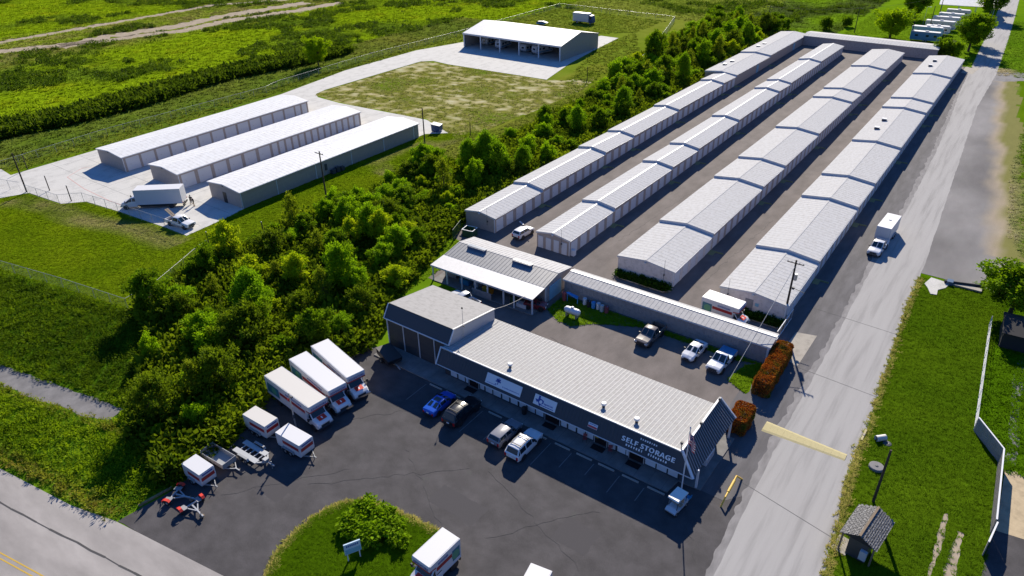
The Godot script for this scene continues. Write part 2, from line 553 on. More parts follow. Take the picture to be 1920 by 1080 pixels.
func outlines() -> void:
	LAWN = poly([-178, -44, -155, -44, -124, -32.4, -109.4, -35.4, -95.5, -37.7, -96.6, -43.3, -101, -52.4, -97, -60, -99.5, -69, -95.5, -86, -101.5, -105, -102, -128, -106, -124, -111.5, -119, -111.3, -69, -110, -56, -129, -55, -139, -54, -142, -50.5, -153, -49.5, -166, -52, -178, -52])
	DITCH = poly([-240, 14, -60, -16, -58.6, -21.9, -59.4, -29.5, -62, -36, -72, -40, -95.5, -37.5, -124, -32, -155, -42, -240, -34])
	BELT = poly([-60.2, -22, -60, -30, -63.5, -38, -61, -48, -60.5, -52, -66.5, -62, -69.5, -72, -74.3, -86, -74, -112, -74, -160, -77, -200, -77, -275, -108, -275, -105, -252, -103.8, -213, -93.5, -163, -92.8, -128, -92.2, -108, -101, -105.6, -95.1, -86, -99, -69, -96.5, -59, -100, -52.6, -95.6, -43.4, -94.4, -38.2, -86, -36, -78, -30, -70, -24])
	RIGHT_LAWN = poly([-5.0, -110.7, 2.7, -112, 6.5, -112, 5.3, -80, 8.5, -74.7, 9.1, -61.6, 8.5, -40, -2, -40, -2.2, -48.8, -2.6, -55.7, -3.4, -61.8, -3.5, -69.3, -4.1, -82.7, -4.9, -99.9])
	SLAB = poly([-178, -46, -155.1, -44.8, -152.9, -49.8, -142.1, -50.8, -139.1, -54.0, -129.2, -55.1, -115.7, -56.1, -109.9, -56.3, -110.4, -64.3, -111.2, -69.3, -111.6, -119.5, -107.5, -123, -118.5, -127.8, -148, -126, -157, -126.6, -160, -128.5, -161.1, -133, -161, -173, -158, -175.6, -151, -174.7, -114.6, -175.8, -116.5, -184, -119.1, -195.7, -122.5, -220, -124.4, -237.8, -131.8, -238, -134, -221, -162.5, -221, -168, -202, -173, -183.8, -173, -151.9, -169.2, -130, -168, -123, -166.3, -69.8, -166.1, -52.1, -178, -53])
	ISLAND = poly([-41.8, -18.8, -42.5, -20.9, -43.5, -22.6, -44.0, -24.8, -44.1, -27.5, -43.2, -30.1, -41.7, -31.6, -38.2, -32.4, -35.0, -32.7, -32.9, -33.0, -31.2, -31.5, -30.6, -28.7, -30.6, -24, -31.5, -20.8])
	YARD = poly([-47, -60.5, -59, -61.5, -59, -68.6, -66, -68.8, -66.5, -80, -71.5, -81.5, -73.3, -87, -73.3, -198, -76, -199, -76, -271, -25, -271, -25, -256, -12.9, -256, -12.9, -60.5])
	LOT = poly([-59.3, -16.2, -58.6, -21.9, -59.4, -29.5, -62.5, -36, -63.2, -42, -61.5, -47, -60, -50.5, -58.5, -52.5, -48, -61, -12.7, -61, -10.6, -61, -10.2, -55, -9.4, -42, -8, -25, -45, -18.2])
	SIDE_ROAD = poly([-9.2, -24, -10.1, -43, -10.6, -55, -11.0, -66, -11.1, -86, -11.5, -106, -11.4, -139, -12.0, -170, -13.2, -200, -14.6, -225, -16.0, -269, -18.6, -353, -24, -480, -18, -480, -12.3, -357, -10.1, -300, -8.6, -251, -9.0, -212, -6.8, -158, -5.2, -118.7, -5.0, -110.7, -4.9, -99.9, -4.1, -82.7, -3.5, -69.3, -3.4, -61.8, -2.6, -55.7, -2.2, -48.8, -1.2, -38, 2, -27])
	MAIN_ROAD = poly([-190, 8.2, -76.5, -12.8, -65.1, -14.6, -59.5, -16.1, -45.2, -18.4, 70, -39.7, 70, -28, -190, 20])
	PATH = poly([-140, -13, -105, -19.6, -96.6, -21.2, -86.6, -23.1, -78, -25, -74.5, -25.6, -74.2, -23.2, -77.6, -22.2, -82.4, -21.0, -91.9, -19.1, -104, -17.2, -140, -10.5])
	DIRT_LOT = poly([-159.5, -127.6, -160.6, -132, -160.6, -173.4, -151, -174.3, -114.4, -175.4, -109, -178.8, -104, -186, -100.5, -172, -100.5, -150, -101.5, -128, -104.5, -122, -108, -123.2, -118.5, -128.1, -148, -126.4])
	GRAVEL = poly([-5.1, -111, 3, -114.2, 12, -113, 26, -114, 26, -127, 7, -126, 4.5, -133, 2.6, -157, -1, -190, -4.5, -230, -6.2, -243, -9, -243, -9.2, -212, -6.9, -158, -5.3, -118.7])


func zone_color(x: float, z: float) -> Color:
	var p := Vector2(x, z)
	var a := zone_noise.get_noise_2d(x, z) * 0.5 + 0.5
	var b := zone_fine.get_noise_2d(x, z) * 0.5 + 0.5
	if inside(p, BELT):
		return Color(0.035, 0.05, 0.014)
	if inside(p, LAWN):
		# dry, trampled strip along the slab's near edge
		var mid := -51.2 - (x + 125) * 0.17 + 2.2 * zone_fine.get_noise_2d(x * 0.5, 3.0)
		var dry := clampf(1.25 - absf(z - mid) / 2.6, 0, 1) * clampf(b * 2.2 - 0.35, 0, 1) if x > -152 and x < -108 and z > -60 else 0.0
		if x > -109 and z < -95:
			dry = maxf(dry, clampf(b * 2.4 - 0.9, 0, 0.7))
		return Color(0.1, 0.175, 0.004).lerp(Color(0.19, 0.255, 0.007), b).lerp(Color(0.3, 0.26, 0.11), dry * 0.85)
	if inside(p, DITCH):
		return Color(0.06, 0.14, 0.01).lerp(Color(0.12, 0.22, 0.015), a * b)
	if inside(p, RIGHT_LAWN):
		return Color(0.062, 0.13, 0.004).lerp(Color(0.11, 0.19, 0.006), b)
	if x > -112 and x < -70 and z < -95 and z > -200:
		return Color(0.12, 0.19, 0.006).lerp(Color(0.26, 0.26, 0.05), b)
	if x > -12 and z > -112:
		return Color(0.055, 0.13, 0.003).lerp(Color(0.09, 0.18, 0.004), b)
	if x > -12:
		if z < -126 and z > -260 and x < 9:
			return Color(0.4, 0.34, 0.2).lerp(Color(0.12, 0.2, 0.01), clampf((x + 5.2 - (z + 240) * 0.087) * 0.35 + b - 0.5, 0, 1))
		return Color(0.11, 0.22, 0.01).lerp(Color(0.16, 0.27, 0.015), b)
	if x > -76 and z > -90:
		return Color(0.12, 0.24, 0.01).lerp(Color(0.17, 0.27, 0.015), b)
	if x > -100 and z < -255:
		var v := clampf((a - 0.42) * 5.0, 0, 1) if x < -62 else 1.0
		return Color(0.085, 0.12, 0.03).lerp(Color(0.17, 0.29, 0.012), v)
	if x > -178 and x < -98 and z < -171:
		return Color(0.16, 0.24, 0.018).lerp(Color(0.24, 0.25, 0.05), a)
	if x < -168 and x > -199 and z > -240:
		return Color(0.11, 0.17, 0.02).lerp(Color(0.2, 0.2, 0.04), clampf(a * 1.6 - 0.3, 0, 1))
	# the open field: light grass with darker scrubby bands
	var t := clampf((a - 0.33) * 4.5, 0, 1)
	var c := Color(0.12, 0.19, 0.014).lerp(Color(0.22, 0.32, 0.008), t)
	c = c.lerp(Color(0.32, 0.36, 0.012), clampf((b - 0.6) * 3.0, 0, 0.6))
	if x < -262 and x > -322:
		c = c.lerp(Color(0.22, 0.19, 0.07), clampf(1.3 - absf(x + 292) / 26.0, 0, 1) * clampf(b * 1.6 - 0.2, 0, 1))
	return c


func color_grid(x0: float, x1: float, z0: float, z1: float, step: float, y: float) -> ArrayMesh:
	var nx := int((x1 - x0) / step)
	var nz := int((z1 - z0) / step)
	var v := PackedVector3Array()
	var nn := PackedVector3Array()
	var c := PackedColorArray()
	var ix := PackedInt32Array()
	for j in nz + 1:
		for i in nx + 1:
			var x := x0 + i * step
			var z := z0 + j * step
			v.append(Vector3(x, y, z))
			nn.append(Vector3.UP)
			c.append(zone_color(x, z))
	for j in nz:
		for i in nx:
			var a := j * (nx + 1) + i
			ix.append_array([a, a + 1, a + nx + 2, a, a + nx + 2, a + nx + 1])
	var arr := []
	arr.resize(Mesh.ARRAY_MAX)
	arr[Mesh.ARRAY_VERTEX] = v
	arr[Mesh.ARRAY_NORMAL] = nn
	arr[Mesh.ARRAY_COLOR] = c
	arr[Mesh.ARRAY_INDEX] = ix
	var m := ArrayMesh.new()
	m.add_surface_from_arrays(Mesh.PRIMITIVE_TRIANGLES, arr)
	return m


func make_ground() -> void:
	outlines()
	zone_noise.seed = 5
	zone_noise.frequency = 0.016
	zone_noise.fractal_octaves = 4
	zone_fine.seed = 9
	zone_fine.frequency = 0.07
	zone_fine.fractal_octaves = 3
	var far := MB.new()
	far.col = Color(0.13, 0.21, 0.012)
	far.quad(Vector3(-2500, -0.03, 1500), Vector3(1500, -0.03, 1500), Vector3(1500, -0.03, -2500), Vector3(-2500, -0.03, -2500))
	structure("ground", far.mesh(true), M.grass_ground)
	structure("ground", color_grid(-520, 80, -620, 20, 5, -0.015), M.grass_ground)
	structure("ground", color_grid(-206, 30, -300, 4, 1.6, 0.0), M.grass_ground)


func make_paving() -> void:
	structure("parking_lot", sheet(ragged(LOT, 0.8, 0.25, 3), 0.02), M.lot_asphalt)
	structure("yard_pavement", sheet(YARD, 0.024), M.yard_asphalt)
	structure("yard_pavement", sheet(poly([-17.4, -61, -17.6, -88, -17.4, -256, -12.0, -256, -11.0, -139, -10.8, -106, -10.6, -86, -10.6, -66, -10.2, -55, -12.6, -52, -15, -52, -15, -61]), 0.03), M.edge_asphalt)
	var sr := structure("side_road", sheet(ragged(SIDE_ROAD, 0.9, 0.15, 6), 0.036), M.side_road)
	structure("road_shoulder", sheet(ragged(poly([-9.9, -26, -10.8, -42, -11.4, -55, -11.8, -66, -11.8, -86, -12.2, -106, -12.2, -139, -12.8, -170, -14.0, -200, -15.2, -225, -14.2, -225, -12.8, -200, -11.6, -170, -11.0, -139, -11.1, -106, -10.7, -86, -10.6, -66, -10.2, -55, -9.8, -42, -8.9, -26]), 0.5, 0.45, 61), 0.033), M.shoulder)
	var mr := structure("main_road", sheet(MAIN_ROAD, 0.028), M.main_road)
	structure("gravel_apron", gravel_patch(), M.gravel_mix)
	structure("side_lane", sheet(ragged(poly([-9, -243, -6, -243, 2, -250, 26, -255, 26, -262, -2, -257, -9, -254]), 0.9, 0.5, 33), 0.033), M.gravel)
	structure("gravel_path", sheet(ragged(PATH, 0.7, 0.5, 9), 0.012), M.path_gravel)
	var slab := structure("concrete_yard", sheet(SLAB, 0.05), M.concrete_white)
	# saw joints in the slab
	var b := MB.new()
	for i in 20:
		var z := -60.0 - i * 6.1
		if z > -120:
			b.span(-166, -111.6, 0.05, 0.054, z - 0.03, z + 0.03)
	for x in [-163.0, -157.3, -147.3, -143.2, -139.0, -129.2, -125, -120.8]:
		b.span(x - 0.025, x + 0.025, 0.05, 0.054, -120, -57)
	for i in 7:
		b.span(-160 + i * 6.2 - 0.025, -160 + i * 6.2 + 0.025, 0.05, 0.054, -196.5, -175.5)
	put(slab, "joint", b, M.sidewalk)
	# faint red guide line round the buildings' corner
	b = MB.new()
	var rl := [Vector2(-151, -72), Vector2(-157.5, -62.5), Vector2(-155, -58.2), Vector2(-146, -57.0), Vector2(-136, -56.7), Vector2(-130, -57)]
	for i in range(1, rl.size()):
		b.bar(Vector3(rl[i - 1].x, 0.054, rl[i - 1].y), Vector3(rl[i].x, 0.054, rl[i].y), 0.12, 0.006)
	put(slab, "guide_line", b, M.red_line)
	# dirt lot with a patchy cover
	var dl := color_patch(DIRT_LOT, 0.9, 0.014)
	structure("dirt_lot", dl, M.grass_ground)
	# vehicle tracks in the far field
	var track := func(pts: Array, w: float, seed_: int) -> void:
		var left := PackedVector2Array()
		var right := PackedVector2Array()
		for i in pts.size():
			var d: Vector2 = (pts[mini(i + 1, pts.size() - 1)] - pts[maxi(i - 1, 0)]).normalized().orthogonal()
			left.append(pts[i] + d * w / 2)
			right.append(pts[i] - d * w / 2)
		right.reverse()
		left.append_array(right)
		TRACKS.append(left)
		structure("dirt_track", sheet(ragged(left, 2.5, w * 0.6, seed_), 0.01), M.bare_dirt)
	track.call([Vector2(-330, -40), Vector2(-313, -111), Vector2(-314.7, -152), Vector2(-316.6, -204), Vector2(-300, -231), Vector2(-296, -300)], 5.0, 1)
	track.call([Vector2(-318, -50), Vector2(-296.5, -104), Vector2(-283, -135), Vector2(-273.7, -162), Vector2(-277.5, -182), Vector2(-270.7, -215), Vector2(-271, -240)], 7.5, 2)
	track.call([Vector2(-285, -118), Vector2(-289, -140), Vector2(-284, -165), Vector2(-288, -190), Vector2(-284, -232)], 9.0, 4)
	# joints and cracks of the roads
	b = MB.new()
	b.bar(Vector3(-130, 0.03, -0.2), Vector3(-71.4, 0.03, -10.7), 0.16, 0.012)
	var prev := Vector3(-71.4, 0.03, -10.7)
	rng.seed = 21
	for i in 26:
		var x := -71.4 + (i + 1) * 1.9
		var q := Vector3(x, 0.03, -10.7 - (x + 71.4) * 0.168 + rng.randf_range(-0.07, 0.07))
		b.bar(prev, q, rng.randf_range(0.1, 0.2), 0.012)
		prev = q
	put(mr, "seam", b, M.crack)
	b = MB.new()
	for o in [0.0, 0.42]:
		b.bar(Vector3(-150, 0.032, 7.6 + o), Vector3(20, 0.032, -23.4 + o), 0.12, 0.006)
	put(mr, "centre_line", b, M.yellow_line)
	b = MB.new()
	for s in [[-12.4, -55.5, -1.6, -53.2], [-13.4, -77.9, -4.0, -77.3], [-16.2, -93.0, -4.6, -92.4]]:
		b.bar(Vector3(s[0], 0.04, s[1]), Vector3(s[2], 0.04, s[3]), 0.07, 0.008)
	put(sr, "joint", b, M.joint)
	# irregular cracks across the lot
	b = MB.new()
	rng.seed = 5
	for s in [[-53, -38, -46, -46], [-44, -40, -33, -33.5], [-48, -30, -36, -41], [-34, -42, -20, -37], [-29, -35, -22, -44], [-26, -30, -18, -36], [-54, -24, -46, -34], [-16, -50, -11, -42], [-42, -66, -26, -63], [-62, -100, -60, -130], [-48, -96, -45, -140], [-31, -92, -29.5, -118]]:
		var a := Vector2(s[0], s[1])
		var e := Vector2(s[2], s[3])
		var k := int(a.distance_to(e) / 0.8)
		var last := a
		for i in k:
			var q := a.lerp(e, float(i + 1) / k) + Vector2(rng.randf_range(-0.25, 0.25), rng.randf_range(-0.25, 0.25))
			b.bar(Vector3(last.x, 0.034, last.y), Vector3(q.x, 0.034, q.y), rng.randf_range(0.015, 0.045), 0.006)
			last = q
	var lot := get_node("parking_lot")
	put(lot, "crack", b, M.crack)
	rng.seed = 44
	var spot := MB.new()
	for i in 34:
		var q := Vector2(rng.randf_range(-49, -19), rng.randf_range(-49, -45)) if i < 18 else Vector2(rng.randf_range(-52, -16), rng.randf_range(-44, -30))
		var rr := rng.randf_range(0.12, 0.4)
		for k in 9:
			var a0 := TAU * k / 9
			var a1 := TAU * (k + 1) / 9
			var c := Vector3(q.x, 0.0225, q.y)
			var w0 := rr * (1.0 + 0.35 * sin(a0 * 2 + i))
			var w1 := rr * (1.0 + 0.35 * sin(a1 * 2 + i))
			spot.tri(c, c + Vector3(cos(a1) * w1, 0, sin(a1) * w1), c + Vector3(cos(a0) * w0, 0, sin(a0) * w0))
	put(lot, "oil_spot", spot, M.crack).set_meta("kind", "stuff")
	for q in [[-36.5, -38, -31, -35.4], [-24, -41.5, -20.5, -38.6], [-52, -29.5, -48.6, -26.5], [-18.5, -35, -15, -31.5]]:
		part(lot, "sealed_patch", sheet(ragged(rect(q[0], q[2], q[1], q[3]), 0.5, 0.3, int(q[0])), 0.0235), M.patch_asphalt)
	# bay lines
	b = MB.new()
	for s in [[-48.9, -49.1, -45.6], [-46.1, -49.1, -45.4], [-43.2, -49.1, -45.4], [-40.25, -49.1, -44.9], [-37.3, -49.1, -45.4], [-34.2, -49.1, -45.4], [-30.95, -49.1, -45.2], [-28.3, -49.1, -46.6], [-25.55, -49.1, -47.2], [-22.55, -49.1, -46.4], [-19.75, -49.1, -47]]:
		b.span(s[0] - 0.035, s[0] + 0.035, 0.02, 0.026, s[1], s[2])
	put(lot, "bay_line", b, M.white_line)
	# yellow speed bump across the side road
	b = MB.new()
	for i in 12:
		var x0 := -13.0 + i * 0.72
		b.sweep(PackedVector2Array([Vector2(-65.9 + i * 0.03, 0.03), Vector2(-65.6 + i * 0.03, 0.085), Vector2(-64.3 - i * 0.03, 0.085), Vector2(-64.0 - i * 0.03, 0.03)]), "x", x0, x0 + 0.715)
	var bump := thing("speed_bump", "faded yellow speed bump across the pale side road", "speed bump")
	put(bump, "hump", b, M.faded_yellow)
	# patches of concrete
	structure("concrete_apron", sheet(poly([-15.7, -85.5, -13.2, -86.2, -13.3, -77.9, -14.6, -78.6, -15.9, -81.5]), 0.04), M.apron_concrete)
	structure("concrete_apron", sheet(poly([-17.0, -256.5, -13.4, -256.5, -14.2, -247.5, -17.2, -247.5]), 0.045), M.apron_concrete)
	structure("concrete_pad", sheet(poly([9.35, -72.6, 22, -74.8, 22, -64.8, 9.45, -63.0]), 0.03), M.tan_concrete)
	structure("driveway", sheet(poly([9.45, -63.0, 22, -64.8, 22, -40, 8.9, -40, 9.0, -60]), 0.026), M.lot_asphalt)
	structure("gravel_path", sheet(ragged(poly([9.3, -73, 9.1, -80.3, 8.5, -89.1, 9.0, -100, 9.9, -100, 9.6, -89.5, 10.3, -74]), 0.6, 0.3, 12), 0.012), M.path_gravel)
	# bare streaks in the lawn by the grey fence
	structure("bare_patch", sheet(ragged(poly([5.2, -62.5, 5.6, -62.8, 5.7, -58, 5.4, -53.4, 5.0, -53, 5.1, -58]), 0.4, 0.3, 14), 0.01), M.bare_dirt)
	structure("bare_patch", sheet(ragged(poly([6.5, -61, 7.2, -61, 7.0, -55, 7.2, -48, 6.7, -42, 6.2, -42, 6.3, -49, 6.0, -55]), 0.4, 0.4, 15), 0.01), M.bare_dirt)
	structure("bare_patch", sheet(ragged(poly([-2.6, -52.6, -1.3, -53.2, -1.4, -57, -2.9, -57]), 0.5, 0.5, 16), 0.012), M.path_gravel)
	# the grassy traffic island
	var isl := MB.new()
	isl.sweep(ragged(ISLAND, 0.35, 0.3, 17), "y", 0.0, 0.1)
	isl.col = Color(0.1, 0.2, 0.008)
	for i in isl.c.size():
		var p := isl.v[i]
		isl.c[i] = Color(0.06, 0.135, 0.003).lerp(Color(0.08, 0.16, 0.004), zone_fine.get_noise_2d(p.x * 3, p.z * 3) * 0.5 + 0.5)
	structure("traffic_island", isl.mesh(true), M.grass_ground)
	# grass by the propane tank and the hedge
	var gp := MB.new()
	gp.col = Color(0.15, 0.25, 0.01)
	gp.sweep(ragged(poly([-46.4, -76, -46, -71.5, -44.3, -70.4, -43.2, -69.6, -40.9, -69.7, -38.9, -71.9, -38, -73.6, -33, -75, -20, -75, -17, -76]), 0.5, 0.5, 18), "y", 0.0, 0.05)
	structure("grass_patch", gp.mesh(true), M.grass_ground)
	gp = MB.new()
	gp.col = Color(0.15, 0.25, 0.01)
	gp.sweep(ragged(poly([-19.4, -70.6, -18.6, -74.6, -17.6, -76, -16.6, -76, -16.6, -69.3]), 0.5, 0.3, 19), "y", 0.0, 0.05)
	structure("grass_patch", gp.mesh(true), M.grass_ground)


func patch_color(x: float, z: float) -> Color:
	var a := zone_noise.get_noise_2d(x * 2.2 + 50, z * 3.0) * 0.5 + 0.5
	var f := zone_fine.get_noise_2d(x * 3.0, z * 4.2 + 80) * 0.5 + 0.5
	var c := Color(0.23, 0.23, 0.045).lerp(Color(0.46, 0.39, 0.25), clampf((a * 0.6 + f * 0.75 - 0.62) * 4.5, 0, 1))
	c = c.lerp(Color(0.14, 0.21, 0.015), clampf((0.42 - a) * 6, 0, 0.9))
	return c.lerp(Color(0.62, 0.57, 0.48), clampf((f * 0.7 + a * 0.5 - 0.74) * 8, 0, 0.9))


func color_patch(outline: PackedVector2Array, step: float, y: float) -> ArrayMesh:
	# small squares clipped to the outline, coloured by patches of straw, soil and thin grass
	var b := MB.new()
	var box := Rect2(outline[0], Vector2.ZERO)
	for p in outline:
		box = box.expand(p)
	for j in int(box.size.y / step) + 1:
		for i in int(box.size.x / step) + 1:
			var x := box.position.x + i * step
			var z := box.position.y + j * step
			if not inside(Vector2(x + step / 2, z + step / 2), outline):
				continue
			b.quad(Vector3(x, y, z + step), Vector3(x + step, y, z + step), Vector3(x + step, y, z), Vector3(x, y, z))
	for i in b.v.size():
		b.c[i] = patch_color(b.v[i].x, b.v[i].z)
	return b.mesh(true)


func gravel_patch() -> ArrayMesh:
	# loose gravel beside the side road: grey where driven on, tan and weedy toward the east
	var b := MB.new()
	var step := 0.9
	for j in 152:
		for i in 24:
			var x := -9.3 + i * step
			var z := -248.0 + j * step
			var lim := -2.6 + (z + 240.0) * 0.087 + 2.0 * zone_fine.get_noise_2d(z, 7.0) if z < -124 else 40.0
			var left := -9.2 + clampf((z + 212.0) / 54.0, 0, 1) * 2.3 + clampf((z + 158.0) / 40.0, 0, 1) * 1.7
			if x > lim or x < left - 1.6 or z > -112.2 + 1.2 * zone_fine.get_noise_2d(x, 3.0):
				continue
			b.quad(Vector3(x, 0.03, z + step), Vector3(x + step, 0.03, z + step), Vector3(x + step, 0.03, z), Vector3(x, 0.03, z))
	for i in b.v.size():
		var p := b.v[i]
		var f := zone_fine.get_noise_2d(p.x * 1.6, p.z * 0.8) * 0.5 + 0.5
		var a := zone_noise.get_noise_2d(p.x * 3.0, p.z * 1.5) * 0.5 + 0.5
		var edge := -8.6 + (p.z + 240.0) * 0.087
		var e := clampf((p.x - edge) / 3.6 + (f - 0.5) * 0.9, 0, 1)
		if p.z > -124:
			e *= 0.25
		var c := Color(0.36, 0.345, 0.335).lerp(Color(0.22, 0.21, 0.205), clampf(a * 2.4 - 0.7, 0, 1))
		c = c.lerp(Color(0.46, 0.38, 0.27), clampf(e * 1.5, 0, 1)).lerp(Color(0.22, 0.22, 0.05), clampf(e * 2.4 - 1.5, 0, 1))
		b.c[i] = c
	return b.mesh(true)


# ------------------------------------------------------------------ storage rows

func gable_roof(x0: float, x1: float, z0: float, z1: float, h0: float, h1: float, rise: float, over: float, rib: float) -> MB:
	# z0 is the near end at eave height h0, z1 the far end at h1; thin sheets with standing ribs
	var b := MB.new()
	var xm := (x0 + x1) / 2
	var t := 0.07
	for s in [[x0 - over, xm], [x1 + over, xm]]:
		var e: float = s[0]
		var drop := rise * over / (xm - x0)
		var a0 := Vector3(e, h0 - drop, z0)
		var a1 := Vector3(e, h1 - drop, z1)
		var r0 := Vector3(xm, h0 + rise, z0)
		var r1 := Vector3(xm, h1 + rise, z1)
		var up := Vector3(0, t, 0)
		if e > xm:
			b.quad(r0 + up, a0 + up, a1 + up, r1 + up)
			b.quad(a0, a1, a1 + up, a0 + up)
			b.quad(r0, a0, a0 + up, r0 + up)
			b.quad(a1, r1, r1 + up, a1 + up)
			b.quad(r1, a1, a0, r0)
		else:
			b.quad(a0 + up, r0 + up, r1 + up, a1 + up)
			b.quad(a1, a0, a0 + up, a1 + up)
			b.quad(a0, r0, r0 + up, a0 + up)
			b.quad(r1, a1, a1 + up, r1 + up)
			b.quad(a1, r1, r0, a0)
		if rib > 0:
			var k := int(absf(z1 - z0) / rib)
			for i in range(1, k):
				var f := float(i) / k
				var p := a0.lerp(a1, f) + up
				var q := r0.lerp(r1, f) + up
				b.bar(p + Vector3(0, 0.003, 0), q + Vector3(0, 0.003, 0), 0.05, 0.02)
	return b


func storage_section(label: String, x0: float, x1: float, z0: float, z1: float, h0: float, h1: float, rise: float, doors: int, opt := {}) -> Node3D:
	# z0 near end, z1 far end (both negative, z1 < z0); roller doors on the +x side
	var xm := (x0 + x1) / 2
	var o := thing("storage_building", label, "storage building", Vector3(xm, 0.024, z0), 0.0, opt.get("group", "storage sections in four long rows"))
	var hx := (x1 - x0) / 2
	var ln := z0 - z1
	var wall: Material = M[opt.get("wall", "row_wall")]
	var hgt := func(z: float) -> float: return lerpf(h0, h1, -z / ln)
	# core walls: side and end faces as a closed shell under the roof
	var b := MB.new()
	var rec := 0.1
	var xr := hx - rec
	var low := Vector3(0, -0.3, 0)
	var p := [Vector3(-hx, 0, 0), Vector3(xr, 0, 0), Vector3(xr, 0, -ln), Vector3(-hx, 0, -ln)]
	var hs := [h0, h0, h1, h1]
	for i in 4:
		var a: Vector3 = p[i]
		var c: Vector3 = p[(i + 1) % 4]
		b.quad(a + low, c + low, c + Vector3(0, hs[(i + 1) % 4], 0), a + Vector3(0, hs[i], 0))
	# gable triangles
	b.tri(Vector3(-hx, h0, 0), Vector3(hx, h0, 0), Vector3(0, h0 + rise, 0))
	b.tri(Vector3(hx, h1, -ln), Vector3(-hx, h1, -ln), Vector3(0, h1 + rise, -ln))
	# piers between doors, header over them
	var dw: float = opt.get("door_w", 2.25)
	var dh: float = opt.get("door_h", 2.25)
	var gap := ln / maxi(doors, 1)
	if doors > 0:
		for i in doors + 1:
			var za := 0.0 if i == 0 else -(gap * (i - 1) + gap / 2 + dw / 2)
			var zb := -ln if i == doors else -(gap * i + gap / 2 - dw / 2)
			var zt := (za + zb) / 2
			b.span(xr - 0.02, hx, -0.3, minf(hgt.call(za), hgt.call(zb)), za, zb)
		for i in doors:
			var zc := -(gap * i + gap / 2)
			b.span(xr - 0.02, hx - 0.003, dh, hgt.call(zc - dw / 2) - 0.005, zc - dw / 2, zc + dw / 2)
	else:
		b.span(xr - 0.02, hx, -0.3, h1, 0, -ln)
	put(o, "wall", b, wall)
	# doors
	if doors > 0:
		var key := "door_%.2f_%.2f" % [dw, dh]
		if not mesh_cache.has(key):
			var d := MB.new()
			d.box(Vector3(0, dh / 2, 0), Vector3(0.05, dh, dw))
			for i in int(dh / 0.25):
				d.box(Vector3(0.03, 0.12 + i * 0.25, 0), Vector3(0.014, 0.2, dw - 0.06))
			mesh_cache[key] = d.mesh()
			var hd := MB.new()
			hd.box(Vector3(0.06, 1.0, dw * 0.3), Vector3(0.05, 0.09, 0.16))
			mesh_cache[key + "h"] = hd.mesh()
		for i in doors:
			var dr := part(o, "door", mesh_cache[key], M.door_white, Vector3(hx - 0.06, 0.02, -(gap * i + gap / 2)))
			if opt.get("handles", false):
				part(dr, "latch", mesh_cache[key + "h"], M.steel)
	# roof
	put(o, "roof", gable_roof(-hx, hx, 0.12, -ln, h0, h1, rise, 0.14, opt.get("rib", 0.9)), M[opt.get("roof", "row_roof")])
	# pale barge board on the near gable; it shows above the lower roof before it
	b = MB.new()
	var fd: float = opt.get("fascia", 0.42)
	for s in [-1.0, 1.0]:
		var e := Vector3(s * (hx + 0.15), h0 - 0.02, 0.15)
		var r := Vector3(0, h0 + rise + 0.05, 0.15)
		var dn := Vector3(0, -fd, 0)
		if s > 0:
			b.quad(r + dn, e + dn, e, r)
		else:
			b.quad(e + dn, r + dn, r, e)
	put(o, "barge_board", b, M.white_metal)
	b = MB.new()
	b.bar(Vector3(0, h0 + rise + 0.085, 0.13), Vector3(0, h1 + rise + 0.085, -ln), 0.26, 0.03)
	put(o, "ridge_cap", b, M.ridge_cap if hx < 4.0 else M.row_roof_wide)
	b = MB.new()
	b.bar(Vector3(hx + 0.17, h0 - 0.05, 0.1), Vector3(hx + 0.17, h1 - 0.05, -ln), 0.1, 0.1)
	put(o, "gutter", b, M.gutter)
	return o


func roof_vent(parent: Node3D, at: Vector3) -> void:
	var b := MB.new()
	b.span(-0.45, 0.45, -0.25, 0.55, -0.45, 0.45)
	var v := put(parent, "roof_vent", b, M.dark_vent, at)
	b = MB.new()
	b.box(Vector3(0, 0.6, 0), Vector3(1.0, 0.1, 1.0))
	put(v, "vent_cap", b, M.gutter)


